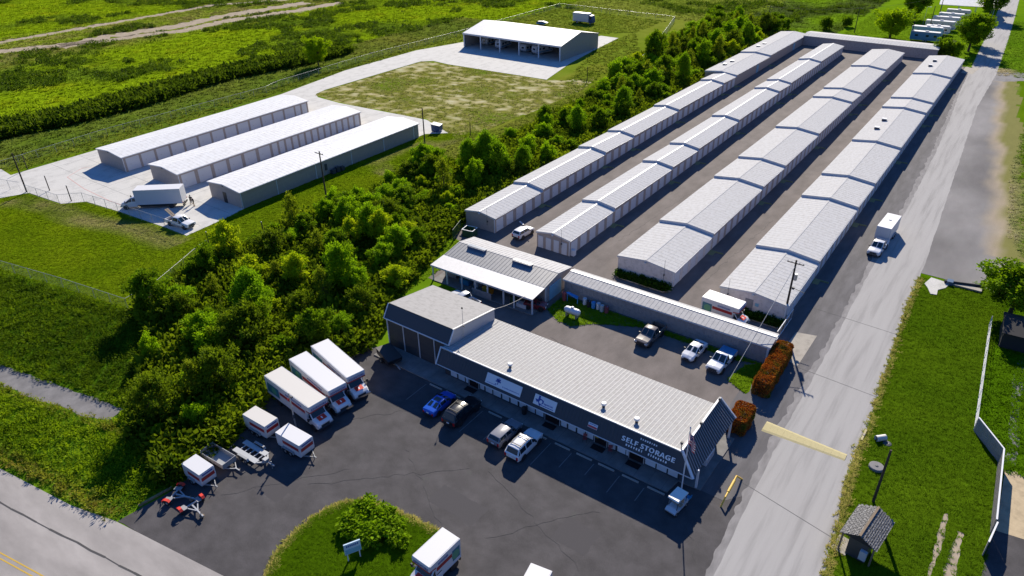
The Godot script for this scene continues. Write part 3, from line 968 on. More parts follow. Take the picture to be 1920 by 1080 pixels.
func make_rows() -> void:
	var cuts := [-86.8, -101.4, -124.8, -137.4, -160.4, -189.0, -198.7, -227.0, -253.3]
	var nth := ["first", "second", "third", "fourth", "fifth", "sixth", "seventh", "last"]
	var rows := [
		["row beside the tree belt", -72.95, -66.7, 0.5],
		["second row from the tree belt", -58.1, -51.85, 0.5],
		["third row from the tree belt", -43.2, -34.1, 0.56],
		["row along the side road", -27.0, -17.8, 0.56],
	]
	var count := [[5, 8, 4, 8, 9, 3, 0, 0], [5, 8, 4, 8, 9, 3, 12, 12], [5, 8, 4, 8, 13, 5, 13, 12], [5, 8, 4, 8, 9, 3, 9, 8]]
	for r in 4:
		for k in 8:
			var x0: float = rows[r][1]
			var x1: float = rows[r][2]
			var zn: float = cuts[k]
			var zf: float = cuts[k + 1]
			var n: int = count[r][k]
			var near_h := 2.72 if k == 0 else 3.02
			var opt := {}
			if r == 0 and k >= 6:
				x0 = -75.8
				opt["roof"] = "row_roof"
				if k == 7:
					zf = -266.0
			if r >= 2:
				opt["roof"] = "row_roof_wide"
			if r == 3 and k == 0 or r == 2 and k == 0:
				opt["wall"] = "row_wall_pale"
			if k == 0:
				opt["fascia"] = 0.2
			opt["door_w"] = 2.05 if n > 0 and (zn - zf) / n > 2.7 else 1.35
			opt["handles"] = k < 2
			if r == 3:
				opt["door_h"] = 2.1
			var o := storage_section("%s roofed section from the street end of the storage %s" % [nth[k], rows[r][0]], x0, x1, zn, zf, near_h, 2.6, rows[r][3], n, opt)
			if r == 0 and k >= 6:
				var b := MB.new()
				b.span(-0.03, 0.03, 0, 2.2, -0.9, 0.9)
				put(o, "door", b, M.door_blue, Vector3((x1 - x0) / 2 + 0.03, 0.05, -(zn - zf) * 0.62))
				roof_vent(o, Vector3(-2.2, 2.95, -8.5))
				roof_vent(o, Vector3(-1.9, 2.9, -13.5))
			if r == 3 and (k == 4 or k == 7):
				roof_vent(o, Vector3(-1.9, 3.15, -9.0))
				roof_vent(o, Vector3(-1.9, 3.05, -16.5))
			if k == 0:
				# corner trim, lamp under the ridge, thin mast by the gable
				var b := MB.new()
				b.span((x1 - x0) / 2 - 0.12, (x1 - x0) / 2 + 0.02, 0, 2.68, 0.0, 0.05)
				put(o, "corner_trim", b, M.trim_white)
				b = MB.new()
				b.box(Vector3(0, 2.95, 0.2), Vector3(0.3, 0.2, 0.25))
				put(o, "wall_lamp", b, M.gutter)
				b = MB.new()
				var mx := (x1 - x0) / 2 - 1.4 if r != 3 else -(x1 - x0) / 2 + 1.2
				b.tube(Vector3(mx, 1.2, 0.3), Vector3(mx, 4.4, 0.3), 0.025, 0.02, 6)
				b.box(Vector3(mx, 1.9, 0.24), Vector3(0.14, 0.3, 0.2))
				put(o, "mast", b, M.dark_vent)
			if r == 1 and k == 0:
				# four narrow doors in the gable end
				for i in 4:
					var b := MB.new()
					b.box(Vector3(0, 1.05, 0), Vector3(0.98, 2.1, 0.06))
					for j in 8:
						b.box(Vector3(0, 0.15 + j * 0.25, 0.035), Vector3(0.94, 0.2, 0.014))
					put(o, "door", b, M.door_white, Vector3(-2.35 + i * 1.5, 0.02, 0.05))
				var b := MB.new()
				b.span(hx_of(x0, x1) + 0.02, hx_of(x0, x1) + 0.65, 0, 1.0, -1.0, -0.3)
				put(o, "utility_box", b, M.trim_white)
			if r == 3 and k == 0:
				var b := MB.new()
				b.span(-0.55, 0.55, 0, 2.1, 0.0, 0.05)
				put(o, "door", b, M.interior_grey, Vector3(-0.4, 0, 0.02))
				b = MB.new()
				b.box(Vector3(0.7, 1.5, 0.03), Vector3(0.5, 0.5, 0.05))
				put(o, "notice", b, M.door_blue)
			# olive curb lying out from each step between two sections
			if k > 0:
				var c := MB.new()
				c.sweep(PackedVector2Array([Vector2(-0.13, 0), Vector2(0.13, 0), Vector2(0.08, 0.2), Vector2(-0.08, 0.2)]), "x", 0.0, 2.1)
				c.sweep(PackedVector2Array([Vector2(0.1, 0), Vector2(1.3, 0), Vector2(0.1, 0.22)]), "x", 0.0, 0.9)
				var cu := thing("drain_curb", "olive drain curb before the %s section of the storage %s" % [nth[k], rows[r][0]], "curb", Vector3(x1 + 0.05, 0.03, zn + 0.3), 0.0, "drain curbs at the roof steps")
				put(cu, "ridge", c, M.curb_olive)
	# the long low building that closes the yard at the far end
	var o := thing("storage_building", "long low storage building closing the far end of the yard", "storage building", Vector3(0, 0.024, 0))
	var b := MB.new()
	b.span(-66.6, -26.0, -0.3, 3.0, -269.5, -261.0)
	put(o, "wall", b, M.shed_wall)
	b = MB.new()
	b.sweep(PackedVector2Array([Vector2(-260.8, 2.95), Vector2(-265.2, 3.4), Vector2(-269.8, 2.95), Vector2(-269.8, 3.02), Vector2(-265.2, 3.5), Vector2(-260.8, 3.05)]), "x", -66.9, -25.8)
	for i in 44:
		b.bar(Vector3(-66.4 + i * 0.92, 3.07, -260.8), Vector3(-66.4 + i * 0.92, 3.51, -265.2), 0.05, 0.03)
	put(o, "roof", b, M.row_roof_wide)
	b = MB.new()
	b.span(-66.6, -26, 2.85, 3.0, -260.95, -260.85)
	put(o, "gutter", b, M.gutter)
	# shelves of plants at the gable ends of two rows
	for q in [[-43.4, -33.9, "third"], [-24.0, -17.3, "road side"]]:
		var kb := MB.new()
		var pl := poly([q[0] + 0.3, -85.4, q[0] - 0.2, -86.4, q[0], -86.9, q[1] - 0.1, -86.9, q[1], -85.8, q[1] - 0.8, -84.9, q[0] + 1.5, -85.0])
		kb.sweep(pl, "y", 0.02, 0.16)
		var bed := thing("planting_bed", "kerbed planting bed under the gable of the %s storage row" % q[2], "planting bed")
		put(bed, "kerb", kb, M.apron_concrete)
		kb = MB.new()
		kb.col = Color(0.03, 0.05, 0.01)
		var cen := Vector2.ZERO
		for w in pl:
			cen += w
		cen /= pl.size()
		var inner := PackedVector2Array()
		for w in pl:
			inner.append(w.lerp(cen, 0.05))
		kb.sweep(inner, "y", 0.05, 0.19)
		part(bed, "soil", kb.mesh(true), M.grass_ground)


func hx_of(x0: float, x1: float) -> float:
	return (x1 - x0) / 2


# ------------------------------------------------------------------ left complex

func make_left_complex() -> void:
	var spec := [
		["pale roofed storage building farthest from the trees", -157.2, -147.4, -66.5, -115.3, [[13, 2.9, 3.7], [2, 1.5, 2.2]]],
		["pale roofed storage building between its two neighbours, narrow doors at the far end", -139.0, -129.2, -67.6, -116.0, [[6, 2.9, 3.7], [14, 1.35, 1.9]]],
		["pale roofed storage building nearest the trees, blank side wall", -120.9, -111.3, -68.8, -117.0, []],
	]
	for s in spec:
		var xm: float = (s[1] + s[2]) / 2
		var hx: float = (s[2] - s[1]) / 2
		var ln: float = s[3] - s[4]
		var o := thing("storage_building", s[0], "storage building", Vector3(xm, 0.05, s[3]), 0.0, "three storage buildings on the concrete yard")
		var b := MB.new()
		var H := 3.2
		b.span(-hx, hx - 0.1, -0.3, H, 0, -ln)
		b.tri(Vector3(-hx, H, 0), Vector3(hx, H, 0), Vector3(0, H + 0.5, 0))
		b.tri(Vector3(hx, H, -ln), Vector3(-hx, H, -ln), Vector3(0, H + 0.5, -ln))
		var z := -0.25
		var edges := []
		for d in s[5]:
			for i in d[0]:
				edges.append([z - (d[2] - d[1]) / 2, z - (d[2] - d[1]) / 2 - d[1], d[1]])
				z -= d[2] * (ln - 0.5) / door_run(s[5])
		var last := 0.0
		var dh := 2.75
		for e in edges:
			b.span(hx - 0.12, hx, -0.3, H, last, e[0])
			b.span(hx - 0.12, hx - 0.003, dh, H, e[0], e[1])
			last = e[1]
		b.span(hx - 0.12, hx, -0.3, H, last, -ln)
		put(o, "wall", b, M.row_wall)
		var i := 0
		for e in edges:
			var d := MB.new()
			var w: float = e[2]
			d.box(Vector3(0, dh / 2, 0), Vector3(0.05, dh, w))
			for j in 10:
				d.box(Vector3(0.03, 0.14 + j * 0.27, 0), Vector3(0.014, 0.22, w - 0.06))
			var dr := put(o, "door", d, M.door_white, Vector3(hx - 0.055, 0.02, (e[0] + e[1]) / 2))
			d = MB.new()
			d.box(Vector3(0.05, 1.3, w * 0.2), Vector3(0.06, 0.12, 0.2))
			put(dr, "latch", d, M.steel)
			i += 1
		put(o, "roof", gable_roof(-hx, hx, 0.2, -ln - 0.2, H, H, 0.5, 0.2, 0.9), M.bright_roof)
		b = MB.new()
		for sd in [-1.0, 1.0]:
			b.bar(Vector3(sd * (hx + 0.2), H - 0.05, 0.22), Vector3(0, H + 0.46, 0.22), 0.05, 0.16)
		b.span(hx + 0.2, hx + 0.3, H - 0.12, H + 0.02, 0.2, -ln - 0.2)
		put(o, "eave_trim", b, M.gutter)
		b = MB.new()
		b.span(hx - 0.02, hx + 0.06, 0, H - 0.1, 0.0, -0.14)
		if s[5].is_empty():
			for q in 5:
				b.span(hx, hx + 0.1, 0, H - 0.1, -8.0 - q * 9.6, -8.14 - q * 9.6)
		put(o, "downpipe", b, M.trim_white)
		b = MB.new()
		b.box(Vector3(-0.3, 3.3, 0.06), Vector3(0.3, 0.16, 0.1))
		put(o, "gable_vent", b, M.dark_vent)
		if s[5].is_empty():
			b = MB.new()
			b.box(Vector3(-0.2, 1.05, 0.03), Vector3(1.0, 2.1, 0.06))
			put(o, "door", b, M.door_dark)
			b = MB.new()
			for q in [[-21.0, 0.9], [-22.2, 1.1], [-23.4, 0.8]]:
				b.span(hx + 0.35, hx + 1.1, 0.05, q[1], q[0], q[0] - 0.85)
			b.span(hx + 0.02, hx + 0.2, 1.0, 2.3, -20, -20.5)
			put(o, "condenser", b, M.dark_vent)
	# open-fronted canopy with parked campers
	var c := thing("vehicle_canopy", "large open-fronted metal canopy with white roof in the far lot", "canopy", Vector3(0, 0.05, 0))
	var x0 := -162.4
	var x1 := -123.0
	var zf := -196.9
	var zb := -220.4
	var zr := -208.6
	var h := 4.6
	var b := MB.new()
	b.sweep(PackedVector2Array([Vector2(zf, 0), Vector2(zf, h), Vector2(zr, 7.0), Vector2(zb, h), Vector2(zb, 0)]), "x", x1 - 0.15, x1)
	b.sweep(PackedVector2Array([Vector2(zf, 0), Vector2(zf, h), Vector2(zr, 7.0), Vector2(zb, h), Vector2(zb, 0)]), "x", x0, x0 + 0.15)
	b.span(x0 + 0.15, x1 - 0.15, 0, h, zb, zb + 0.12)
	put(c, "wall", b, M.row_wall)
	b = MB.new()
	b.sweep(PackedVector2Array([Vector2(zf + 0.3, h - 0.02), Vector2(zf + 0.3, h + 0.1), Vector2(zr, 7.12), Vector2(zb - 0.3, h + 0.1), Vector2(zb - 0.3, h - 0.02), Vector2(zr, 7.0)]), "x", x0 - 0.2, x1 + 0.2)
	put(c, "roof", b, M.bright_roof)
	b = MB.new()
	b.span(x0 - 0.2, x1 + 0.2, h - 0.35, h + 0.02, zf + 0.3, zf + 0.42)
	put(c, "eave_trim", b, M.gutter)
	for i in 6:
		b = MB.new()
		var px := [-162.2, -155.0, -147.0, -139.1, -131.4, -123.3][i] as float
		b.span(px - 0.18, px + 0.18, 0, h - 0.05, zf + 0.02, zf + 0.32)
		put(c, "post", b, M.trim_white)
	for i in 4:
		b = MB.new()
		var px := [-155.0, -147.0, -139.1, -131.4][i] as float
		b.bar(Vector3(px, h - 0.2, zf), Vector3(px, 6.8, zr), 0.15, 0.3)
		b.bar(Vector3(px, 6.8, zr), Vector3(px, h - 0.2, zb), 0.15, 0.3)
		put(c, "rafter", b, M.interior_grey)


func door_run(list: Array) -> float:
	var t := 0.0
	for d in list:
		t += d[0] * d[2]
	return maxf(t, 1.0)


# ------------------------------------------------------------------ office building

func text_mesh(s: String, height: float, depth := 0.05, weight := 700) -> TextMesh:
	var f := SystemFont.new()
	f.font_names = PackedStringArray(["Droid Sans"])
	f.font_weight = weight
	var t := TextMesh.new()
	t.text = s
	t.font = f
	t.font_size = 64
	t.pixel_size = height / 46.0
	t.depth = depth
	t.curve_step = 2.0
	return t


func window(parent: Node3D, called: String, x0: float, x1: float, y0: float, y1: float, z: float) -> void:
	# a fixed pane with a pale blind behind it, set in a dark frame on a wall that faces +z
	var w := x1 - x0
	var h := y1 - y0
	var b := MB.new()
	b.span(-w / 2, w / 2, 0, 0.025, 0, 0.07)
	b.span(-w / 2, w / 2, h - 0.025, h, 0, 0.07)
	b.span(-w / 2, -w / 2 + 0.025, 0.05, h - 0.025, 0, 0.07)
	b.span(w / 2 - 0.025, w / 2, 0.05, h - 0.025, 0, 0.07)
	var f := put(parent, called, b, M.frame_dark, Vector3((x0 + x1) / 2, y0, z))
	b = MB.new()
	b.span(-w / 2 + 0.025, w / 2 - 0.025, 0.05, h - 0.025, 0.005, 0.02)
	put(f, "blind", b, M.blind_white)
	b = MB.new()
	b.quad(Vector3(-w / 2 + 0.025, 0.05, 0.05), Vector3(w / 2 - 0.025, 0.05, 0.05), Vector3(w / 2 - 0.025, h - 0.025, 0.05), Vector3(-w / 2 + 0.025, h - 0.025, 0.05))
	put(f, "pane", b, M.window_glass)


func marks(parent: Node3D, x0: float, x1: float, y: float, h: float, n: int, seed_: int) -> void:
	# small lettering too worn to read: short strokes in a line
	var r := RandomNumberGenerator.new()
	r.seed = seed_
	var b := MB.new()
	var step := (x1 - x0) / n
	for i in n:
		var w := step * r.randf_range(0.3, 0.6)
		var hh := h * r.randf_range(0.75, 1.0)
		b.box(Vector3(x0 + step * (i + 0.5), y + hh / 2, 0), Vector3(w, hh, 0.03))
	put(parent, "lettering", b, M.letter_white)


func make_office() -> void:
	var o := thing("office_building", "long low office with dark mansard front and pale ribbed roof", "office building", Vector3(0, 0.02, 0))
	var L := -48.2
	var R := -17.35
	# walls
	var b := MB.new()
	b.span(L, R, -0.2, 2.9, -61.4, -51.95)
	put(o, "wall", b, M.dark_wall)
	# roof deck with raised seams
	b = MB.new()
	b.sweep(PackedVector2Array([Vector2(-51.72, 4.1), Vector2(-51.72, 4.22), Vector2(-61.8, 3.02), Vector2(-61.8, 2.88)]), "x", L - 0.1, R)
	put(o, "roof", b, M.office_roof)
	b = MB.new()
	var n := int((R - L) / 0.46)
	for i in n:
		var x := L + 0.2 + i * 0.46
		b.bar(Vector3(x, 4.228, -51.74), Vector3(x, 3.028, -61.78), 0.04, 0.035)
	put(o, "roof_seam", b, M.office_roof_seam)
	# front mansard, its soffit and gutter
	b = MB.new()
	b.sweep(PackedVector2Array([Vector2(-51.74, 4.2), Vector2(-50.65, 2.4), Vector2(-51.95, 2.4), Vector2(-51.95, 4.2)]), "x", L - 0.15, R)
	put(o, "mansard", b, M.navy_metal)
	b = MB.new()
	var tilt := Vector3(0, 1.8, -1.09).normalized()
	for i in int((R - L) / 0.42):
		var x := L + 0.1 + i * 0.42
		b.bar(Vector3(x, 2.42, -50.655), Vector3(x, 4.18, -51.72), 0.03, 0.03)
	put(o, "mansard_rib", b, M.navy_metal)
	b = MB.new()
	b.bar(Vector3(L - 0.15, 4.22, -51.66), Vector3(R + 0.05, 4.22, -51.66), 0.16, 0.14)
	put(o, "eave_trim", b, M.gutter)
	b = MB.new()
	b.bar(Vector3(L - 0.2, 4.25, -51.74), Vector3(L - 0.2, 2.36, -50.62), 0.14, 0.2)
	b.bar(Vector3(L - 0.12, 2.36, -50.62), Vector3(-15.6, 2.36, -50.62), 0.06, 0.1)
	put(o, "edge_trim", b, M.trim_white)
	# right-hand mansard with battens and pale trim
	b = MB.new()
	var t0 := Vector3(R, 4.25, -51.72)
	var t1 := Vector3(R + 0.05, 4.35, -61.4)
	var e0 := Vector3(-15.55, 2.4, -50.65)
	var e1 := Vector3(-15.35, 2.5, -61.4)
	b.quad(e0, e1, t1, t0)
	b.tri(Vector3(R, 2.4, -50.65), e0, t0)
	b.tri(e1, Vector3(R, 2.5, -61.4), t1)
	b.quad(Vector3(R, 2.5, -61.4), e1, e0, Vector3(R, 2.4, -50.65))
	put(o, "mansard", b, M.navy_metal)
	b = MB.new()
	for i in 26:
		var f := (i + 0.5) / 26.0
		b.bar(e0.lerp(e1, f) + Vector3(0.02, 0.02, 0), t0.lerp(t1, f) + Vector3(0.02, 0.02, 0), 0.06, 0.06)
	put(o, "batten", b, M.navy_batten)
	b = MB.new()
	b.bar(t0 + Vector3(0.05, 0.08, 0.05), e0 + Vector3(0.06, 0.03, 0.06), 0.22, 0.2)
	b.bar(t0 + Vector3(0, 0.08, 0), t1 + Vector3(0, 0.08, 0), 0.2, 0.12)
	b.bar(t1 + Vector3(0.03, 0.06, -0.05), e1 + Vector3(0.05, 0.02, -0.05), 0.16, 0.14)
	put(o, "edge_trim", b, M.trim_white)
	# upstand between the sloping deck and the level end trim
	b = MB.new()
	b.sweep(PackedVector2Array([Vector2(-51.74, 4.2), Vector2(-51.74, 4.3), Vector2(-61.4, 4.38), Vector2(-61.4, 3.0)]), "x", R - 0.02, R + 0.06)
	put(o, "parapet", b, M.trim_white)
	for z in [-52.0, -60.75]:
		b = MB.new()
		b.span(-15.62, -15.42, 0.1, 2.5, z - 0.1, z + 0.1)
		put(o, "post", b, M.trim_white)
	# windows and doors along the front
	var wx := [[-47.3, -46.3], [-46.1, -45.1], [-44.95, -44.55], [-42.8, -42.15], [-41.95, -40.95], [-40.8, -39.7], [-39.5, -38.5], [-38.3, -37.3], [-37.05, -36.1], [-35.9, -34.9], [-34.75, -33.75], [-31.4, -30.65], [-30.45, -29.5], [-29.3, -28.35], [-28.2, -27.3], [-25.45, -24.6], [-24.35, -23.4], [-23.32, -23.05], [-21.1, -19.95], [-19.8, -18.7], [-18.55, -17.5]]
	for w in wx:
		window(o, "window", w[0] - 0.04, w[1] + 0.04, 0.2, 2.0, -51.95)
	for d in [[-44.4, -43.0], [-33.5, -31.6], [-27.1, -25.65], [-22.95, -21.3]]:
		b = MB.new()
		b.span(d[0], d[1], 0.12, 2.15, -51.95, -51.9)
		var dr := put(o, "door", b, M.door_dark)
		b = MB.new()
		b.span(d[0] - 0.06, d[0], 0.12, 2.2, -51.95, -51.86)
		b.span(d[1], d[1] + 0.06, 0.12, 2.2, -51.95, -51.86)
		b.span(d[0], d[1], 2.15, 2.22, -51.95, -51.86)
		put(dr, "frame", b, M.gutter)
		b = MB.new()
		b.box(Vector3(d[1] - 0.2, 1.1, -51.86), Vector3(0.05, 0.4, 0.06))
		put(dr, "handle", b, M.steel)
	# pipes and cowls on the deck
	for p in [[-39.3, -53.3], [-27.0, -53.3], [-23.0, -53.1]]:
		b = MB.new()
		b.tube(Vector3(0, -0.1, 0), Vector3(0, 0.42, 0), 0.16, 0.16, 12)
		var y: float = 4.22 - (-51.72 - p[1]) * 0.119
		var v := put(o, "roof_vent", b, M.dark_vent, Vector3(p[0], y, p[1]))
		b = MB.new()
		b.lathe(Vector3(0, 0.4, 0), Vector3.UP, [[0.0, 0.3], [0.22, 0.26], [0.24, 0.0]], 12)
		put(v, "vent_cap", b, M.trim_white)
	for p in [[-17.6, -52.1], [-17.2, -55.9], [-17.1, -60.6]]:
		b = MB.new()
		b.tube(Vector3(p[0], 4.2, p[1]), Vector3(p[0], 4.75, p[1]), 0.05, 0.05, 8)
		b.box(Vector3(p[0], 4.85, p[1]), Vector3(0.22, 0.3, 0.22))
		put(o, "floodlight", b, M.dark_vent)
	# signs on the mansard
	var sl := Basis(Vector3.RIGHT, -atan2(1.09, 1.8))
	var plane := func(x: float, y: float, off: float) -> Vector3:
		return Vector3(x, y, -50.65 - (y - 2.4) * 0.6055) + sl * Vector3(0, 0, off)
	var letters := Node3D.new()
	letters.name = "main_sign"
	o.add_child(letters)
	letters.position = plane.call(-20.62, 2.98, 0.06)
	letters.basis = sl
	var tm := text_mesh("SELF STORAGE", 0.62, 0.08)
	var aabb := tm.get_aabb()
	var lt := part(letters, "lettering", tm, M.letter_white)
	var sx := 5.85 / aabb.size.x
	var sy := 0.5 / aabb.size.y
	lt.scale = Vector3(sx, sy, 1)
	lt.position = Vector3(-aabb.get_center().x * sx, -aabb.position.y * sy, 0)
	marks(letters, -1.1, 0.85, 0.82, 0.2, 8, 3)
	marks(letters, -2.4, -0.4, -0.36, 0.24, 7, 4)
	marks(letters, 0.1, 2.25, -0.36, 0.24, 8, 5)
	var board := func(called: String, label: String, x0: float, x1: float, y0: float, y1: float) -> Node3D:
		var s := thing(called, label, "sign", (plane.call((x0 + x1) / 2, (y0 + y1) / 2, 0.06) as Vector3) + Vector3(0, 0.02, 0))
		s.basis = sl
		var q := MB.new()
		var hh := (y1 - y0) / cos(atan2(1.09, 1.8))
		q.box(Vector3.ZERO, Vector3(x1 - x0, hh, 0.06))
		put(s, "panel", q, M.sign_white)
		return s
	var s1: Node3D = board.call("fascia_sign", "wide white sign with a blue leaf mark on the office mansard", -41.1, -36.2, 2.72, 3.75)
	b = MB.new()
	for k in 5:
		var a := PI / 2 + (k - 2) * 0.85
		b.bar(Vector3(-0.75, 0.1, 0.045), Vector3(-0.75 + cos(a) * 0.36, 0.1 + sin(a) * 0.36, 0.045), 0.02, 0.16)
	b.bar(Vector3(-0.75, -0.28, 0.045), Vector3(-0.75, 0.15, 0.045), 0.02, 0.1)
	b.box(Vector3(-1.0, -0.3, 0.045), Vector3(0.18, 0.1, 0.02))
	put(s1, "emblem", b, M.sign_blue)
	b = MB.new()
	rng.seed = 31
	for i in 16:
		b.box(Vector3(0.0 + i * 0.145, -0.3, 0.04), Vector3(rng.randf_range(0.05, 0.11), rng.randf_range(0.06, 0.12), 0.015))
	b.box(Vector3(-1.6, -0.42, 0.04), Vector3(1.3, 0.035, 0.015))
	put(s1, "lettering", b, M.sign_blue)
	var s2: Node3D = board.call("fascia_sign", "smaller white sign with a blue state outline on the office mansard", -34.45, -31.6, 2.75, 3.72)
	b = MB.new()
	var tx := PackedVector2Array([Vector2(-0.9, 0.52), Vector2(-0.66, 0.52), Vector2(-0.66, 0.27), Vector2(-0.34, 0.18), Vector2(-0.18, 0.14), Vector2(-0.14, -0.12), Vector2(-0.22, -0.22), Vector2(-0.42, -0.36), Vector2(-0.48, -0.55), Vector2(-0.66, -0.48), Vector2(-0.78, -0.24), Vector2(-0.92, -0.18), Vector2(-1.0, -0.26), Vector2(-1.14, -0.1), Vector2(-1.26, 0.06), Vector2(-0.9, 0.06)])
	b.sweep(tx, "z", 0.03, 0.045)
	put(s2, "emblem", b, M.sign_blue)
	b = MB.new()
	b.lathe(Vector3(-0.5, -0.1, 0.045), Vector3(0, 0, 1), [[0, 0.2], [0.012, 0.2], [0.013, 0.0]], 16)
	put(s2, "emblem_dot", b, M.sign_white)
	b = MB.new()
	b.box(Vector3(0.4, -0.42, 0.036), Vector3(1.6, 0.07, 0.015))
	put(s2, "rule", b, M.sign_blue)
	tm = text_mesh("Agents Inc", 0.24, 0.015)
	aabb = tm.get_aabb()
	lt = part(s2, "lettering", tm, M.sign_blue)
	lt.scale = Vector3(1.15 / aabb.size.x, 0.26 / aabb.size.y, 1)
	lt.position = Vector3(0.5 - aabb.get_center().x * lt.scale.x, -0.3 - aabb.position.y * lt.scale.y, 0.04)
	var s3: Node3D = board.call("fascia_sign", "small red and white sign between the office signs and the big lettering", -27.5, -26.4, 2.85, 3.3)
	b = MB.new()
	b.box(Vector3(0, -0.12, 0.035), Vector3(1.05, 0.2, 0.014))
	put(s3, "red_band", b, M.sign_red)
	b = MB.new()
	b.box(Vector3(0.0, 0.14, 0.035), Vector3(0.85, 0.06, 0.014))
	put(s3, "lettering", b, M.sign_blue)
	# sidewalk with its kerb
	b = MB.new()
	b.sweep(poly([-58.4, -52.6, -58.4, -49.75, -17.6, -49.75, -17.3, -51.8, -15.0, -51.9, -14.9, -61.0, -17.4, -61.0, -17.4, -51.95, -48.2, -51.95, -48.2, -52.6]), "y", 0.0, 0.14)
	var sw := structure("sidewalk", b.mesh(), M.sidewalk)
	b = MB.new()
	for i in 26:
		b.span(-57 + i * 1.55 - 0.015, -57 + i * 1.55 + 0.015, 0.14, 0.144, -51.9, -49.76)
	put(sw, "joint", b, M.joint)
	# wheel stops
	var wl := ["before the blue car", "between blue car and garage door", "before the black wagon", "beside the black wagon", "before the grey hatchback", "before the white sport utility car", "first clear bay beside the white car", "second clear bay from the white car", "third clear bay from the white car", "fourth clear bay from the white car", "last bay beside the golf cart"]
	var ws := [-44.7, -47.55, -41.75, -38.65, -35.85, -32.6, -29.6, -26.9, -24.25, -21.45, -18.6]
	for i in ws.size():
		b = MB.new()
		b.sweep(PackedVector2Array([Vector2(-0.09, 0), Vector2(0.09, 0), Vector2(0.06, 0.13), Vector2(-0.06, 0.13)]), "x", -0.93, 0.93)
		var st := MeshInstance3D.new()
		st.name = numbered("wheel_stop")
		st.mesh = b.mesh()
		st.material_override = M.wheel_stop
		add_child(st)
		st.position = Vector3(ws[i], 0.02, -49.36)
		tag(st, "pale concrete wheel stop " + wl[i], "wheel stop", "wheel stops along the sidewalk")
	# mats, chairs and small things on the sidewalk
	for m in [[-43.7, "shaded door by the garage"], [-32.5, "door between the two signs"], [-26.3, "door under the small sign"], [-22.1, "door under the big lettering"]]:
		b = MB.new()
		b.box(Vector3(0, 0.012, 0), Vector3(1.5, 0.024, 0.8))
		var ma := MeshInstance3D.new()
		ma.name = numbered("door_mat")
		ma.mesh = b.mesh()
		ma.material_override = M.floor_mat
		add_child(ma)
		ma.position = Vector3(m[0], 0.16, -51.2)
		tag(ma, "black mat at the " + m[1], "mat", "door mats on the sidewalk")
	for cpos in [[-28.0, "beside the yellow poster"], [-24.9, "between the two right doors"]]:
		var ch := thing("folding_chair", "red folding chair on the sidewalk " + cpos[1], "chair", Vector3(cpos[0], 0.16, -51.35), 0.4)
		b = MB.new()
		b.box(Vector3(0, 0.44, 0), Vector3(0.45, 0.04, 0.42))
		put(ch, "seat", b, M.rust_red)
		b = MB.new()
		b.box(Vector3(0, 0.72, -0.22), Vector3(0.45, 0.4, 0.03))
		put(ch, "backrest", b, M.rust_red)
		for q in [[-0.2, -0.2], [0.2, -0.2], [-0.2, 0.2], [0.2, 0.2]]:
			b = MB.new()
			b.bar(Vector3(q[0], 0, q[1] * 1.1), Vector3(q[0], 0.43, q[1]), 0.03)
			put(ch, "leg", b, M.black_plastic)
	b = MB.new()
	b.box(Vector3(-26.9, 1.2, -51.88), Vector3(0.5, 0.75, 0.03))
	put(o, "poster", b, M.yellow_line)
	var bar := thing("trash_can", "dark round trash can on the sidewalk between window panels", "trash can", Vector3(-36.0, 0.16, -51.35))
	b = MB.new()
	b.lathe(Vector3.ZERO, Vector3.UP, [[0, 0.26], [0.8, 0.32], [0.82, 0.34], [0.95, 0.2], [0.97, 0]], 14)
	put(bar, "bin", b, M.black_plastic)
	var ice := thing("ice_chest", "white slope-topped ice chest under the office end overhang", "ice chest", Vector3(-16.3, 0.16, -56.3))
	b = MB.new()
	b.sweep(PackedVector2Array([Vector2(-0.5, 0), Vector2(0.5, 0), Vector2(0.5, 0.9), Vector2(-0.5, 1.7)]), "z", -1.05, 1.05)
	put(ice, "cabinet", b, M.trim_white)
	b = MB.new()
	b.bar(Vector3(0.03, 1.32, 0), Vector3(0.03, 1.32, 0.001), 0.02)
	b.box(Vector3(0.51, 0.5, 0), Vector3(0.03, 0.7, 1.8))
	put(ice, "door", b, M.pale_side)
	# the taller garage at the far left of the office
	var g := thing("garage_building", "tall dark garage block with sloping mansard beside the office", "garage", Vector3(0, 0.02, 0))
	var gl := -58.35
	var gr := -47.75
	b = MB.new()
	b.sweep(PackedVector2Array([Vector2(-52.75, -0.2), Vector2(-52.75, 4.4), Vector2(-53.6, 5.85), Vector2(-61.55, 4.5), Vector2(-61.55, -0.2)]), "x", gl, gr - 0.05)
	put(g, "wall", b, M.dark_wall)
	b = MB.new()
	b.sweep(PackedVector2Array([Vector2(-53.5, 5.9), Vector2(-53.45, 6.02), Vector2(-61.75, 4.64), Vector2(-61.75, 4.52)]), "x", gl - 0.1, gr + 0.08)
	put(g, "roof", b, M.garage_roof)
	b = MB.new()
	b.sweep(PackedVector2Array([Vector2(-53.4, 5.95), Vector2(-52.35, 4.35), Vector2(-52.75, 4.35), Vector2(-53.6, 5.85)]), "x", gl - 0.1, gr + 0.02)
	put(g, "mansard", b, M.navy_metal)
	b = MB.new()
	b.sweep(PackedVector2Array([Vector2(-52.4, 4.35), Vector2(-53.45, 5.95), Vector2(-61.5, 4.55), Vector2(-61.5, 2.6), Vector2(-52.75, 2.6)]), "x", gr - 0.03, gr + 0.03)
	put(g, "side_cladding", b, M.pale_side)
	b = MB.new()
	b.bar(Vector3(gl - 0.15, 6.0, -53.4), Vector3(gl - 0.15, 4.33, -52.3), 0.12, 0.16)
	b.bar(Vector3(gr + 0.05, 6.0, -53.4), Vector3(gr + 0.05, 4.33, -52.3), 0.12, 0.16)
	b.bar(Vector3(gl - 0.1, 4.33, -52.3), Vector3(gr + 0.05, 4.33, -52.3), 0.1, 0.12)
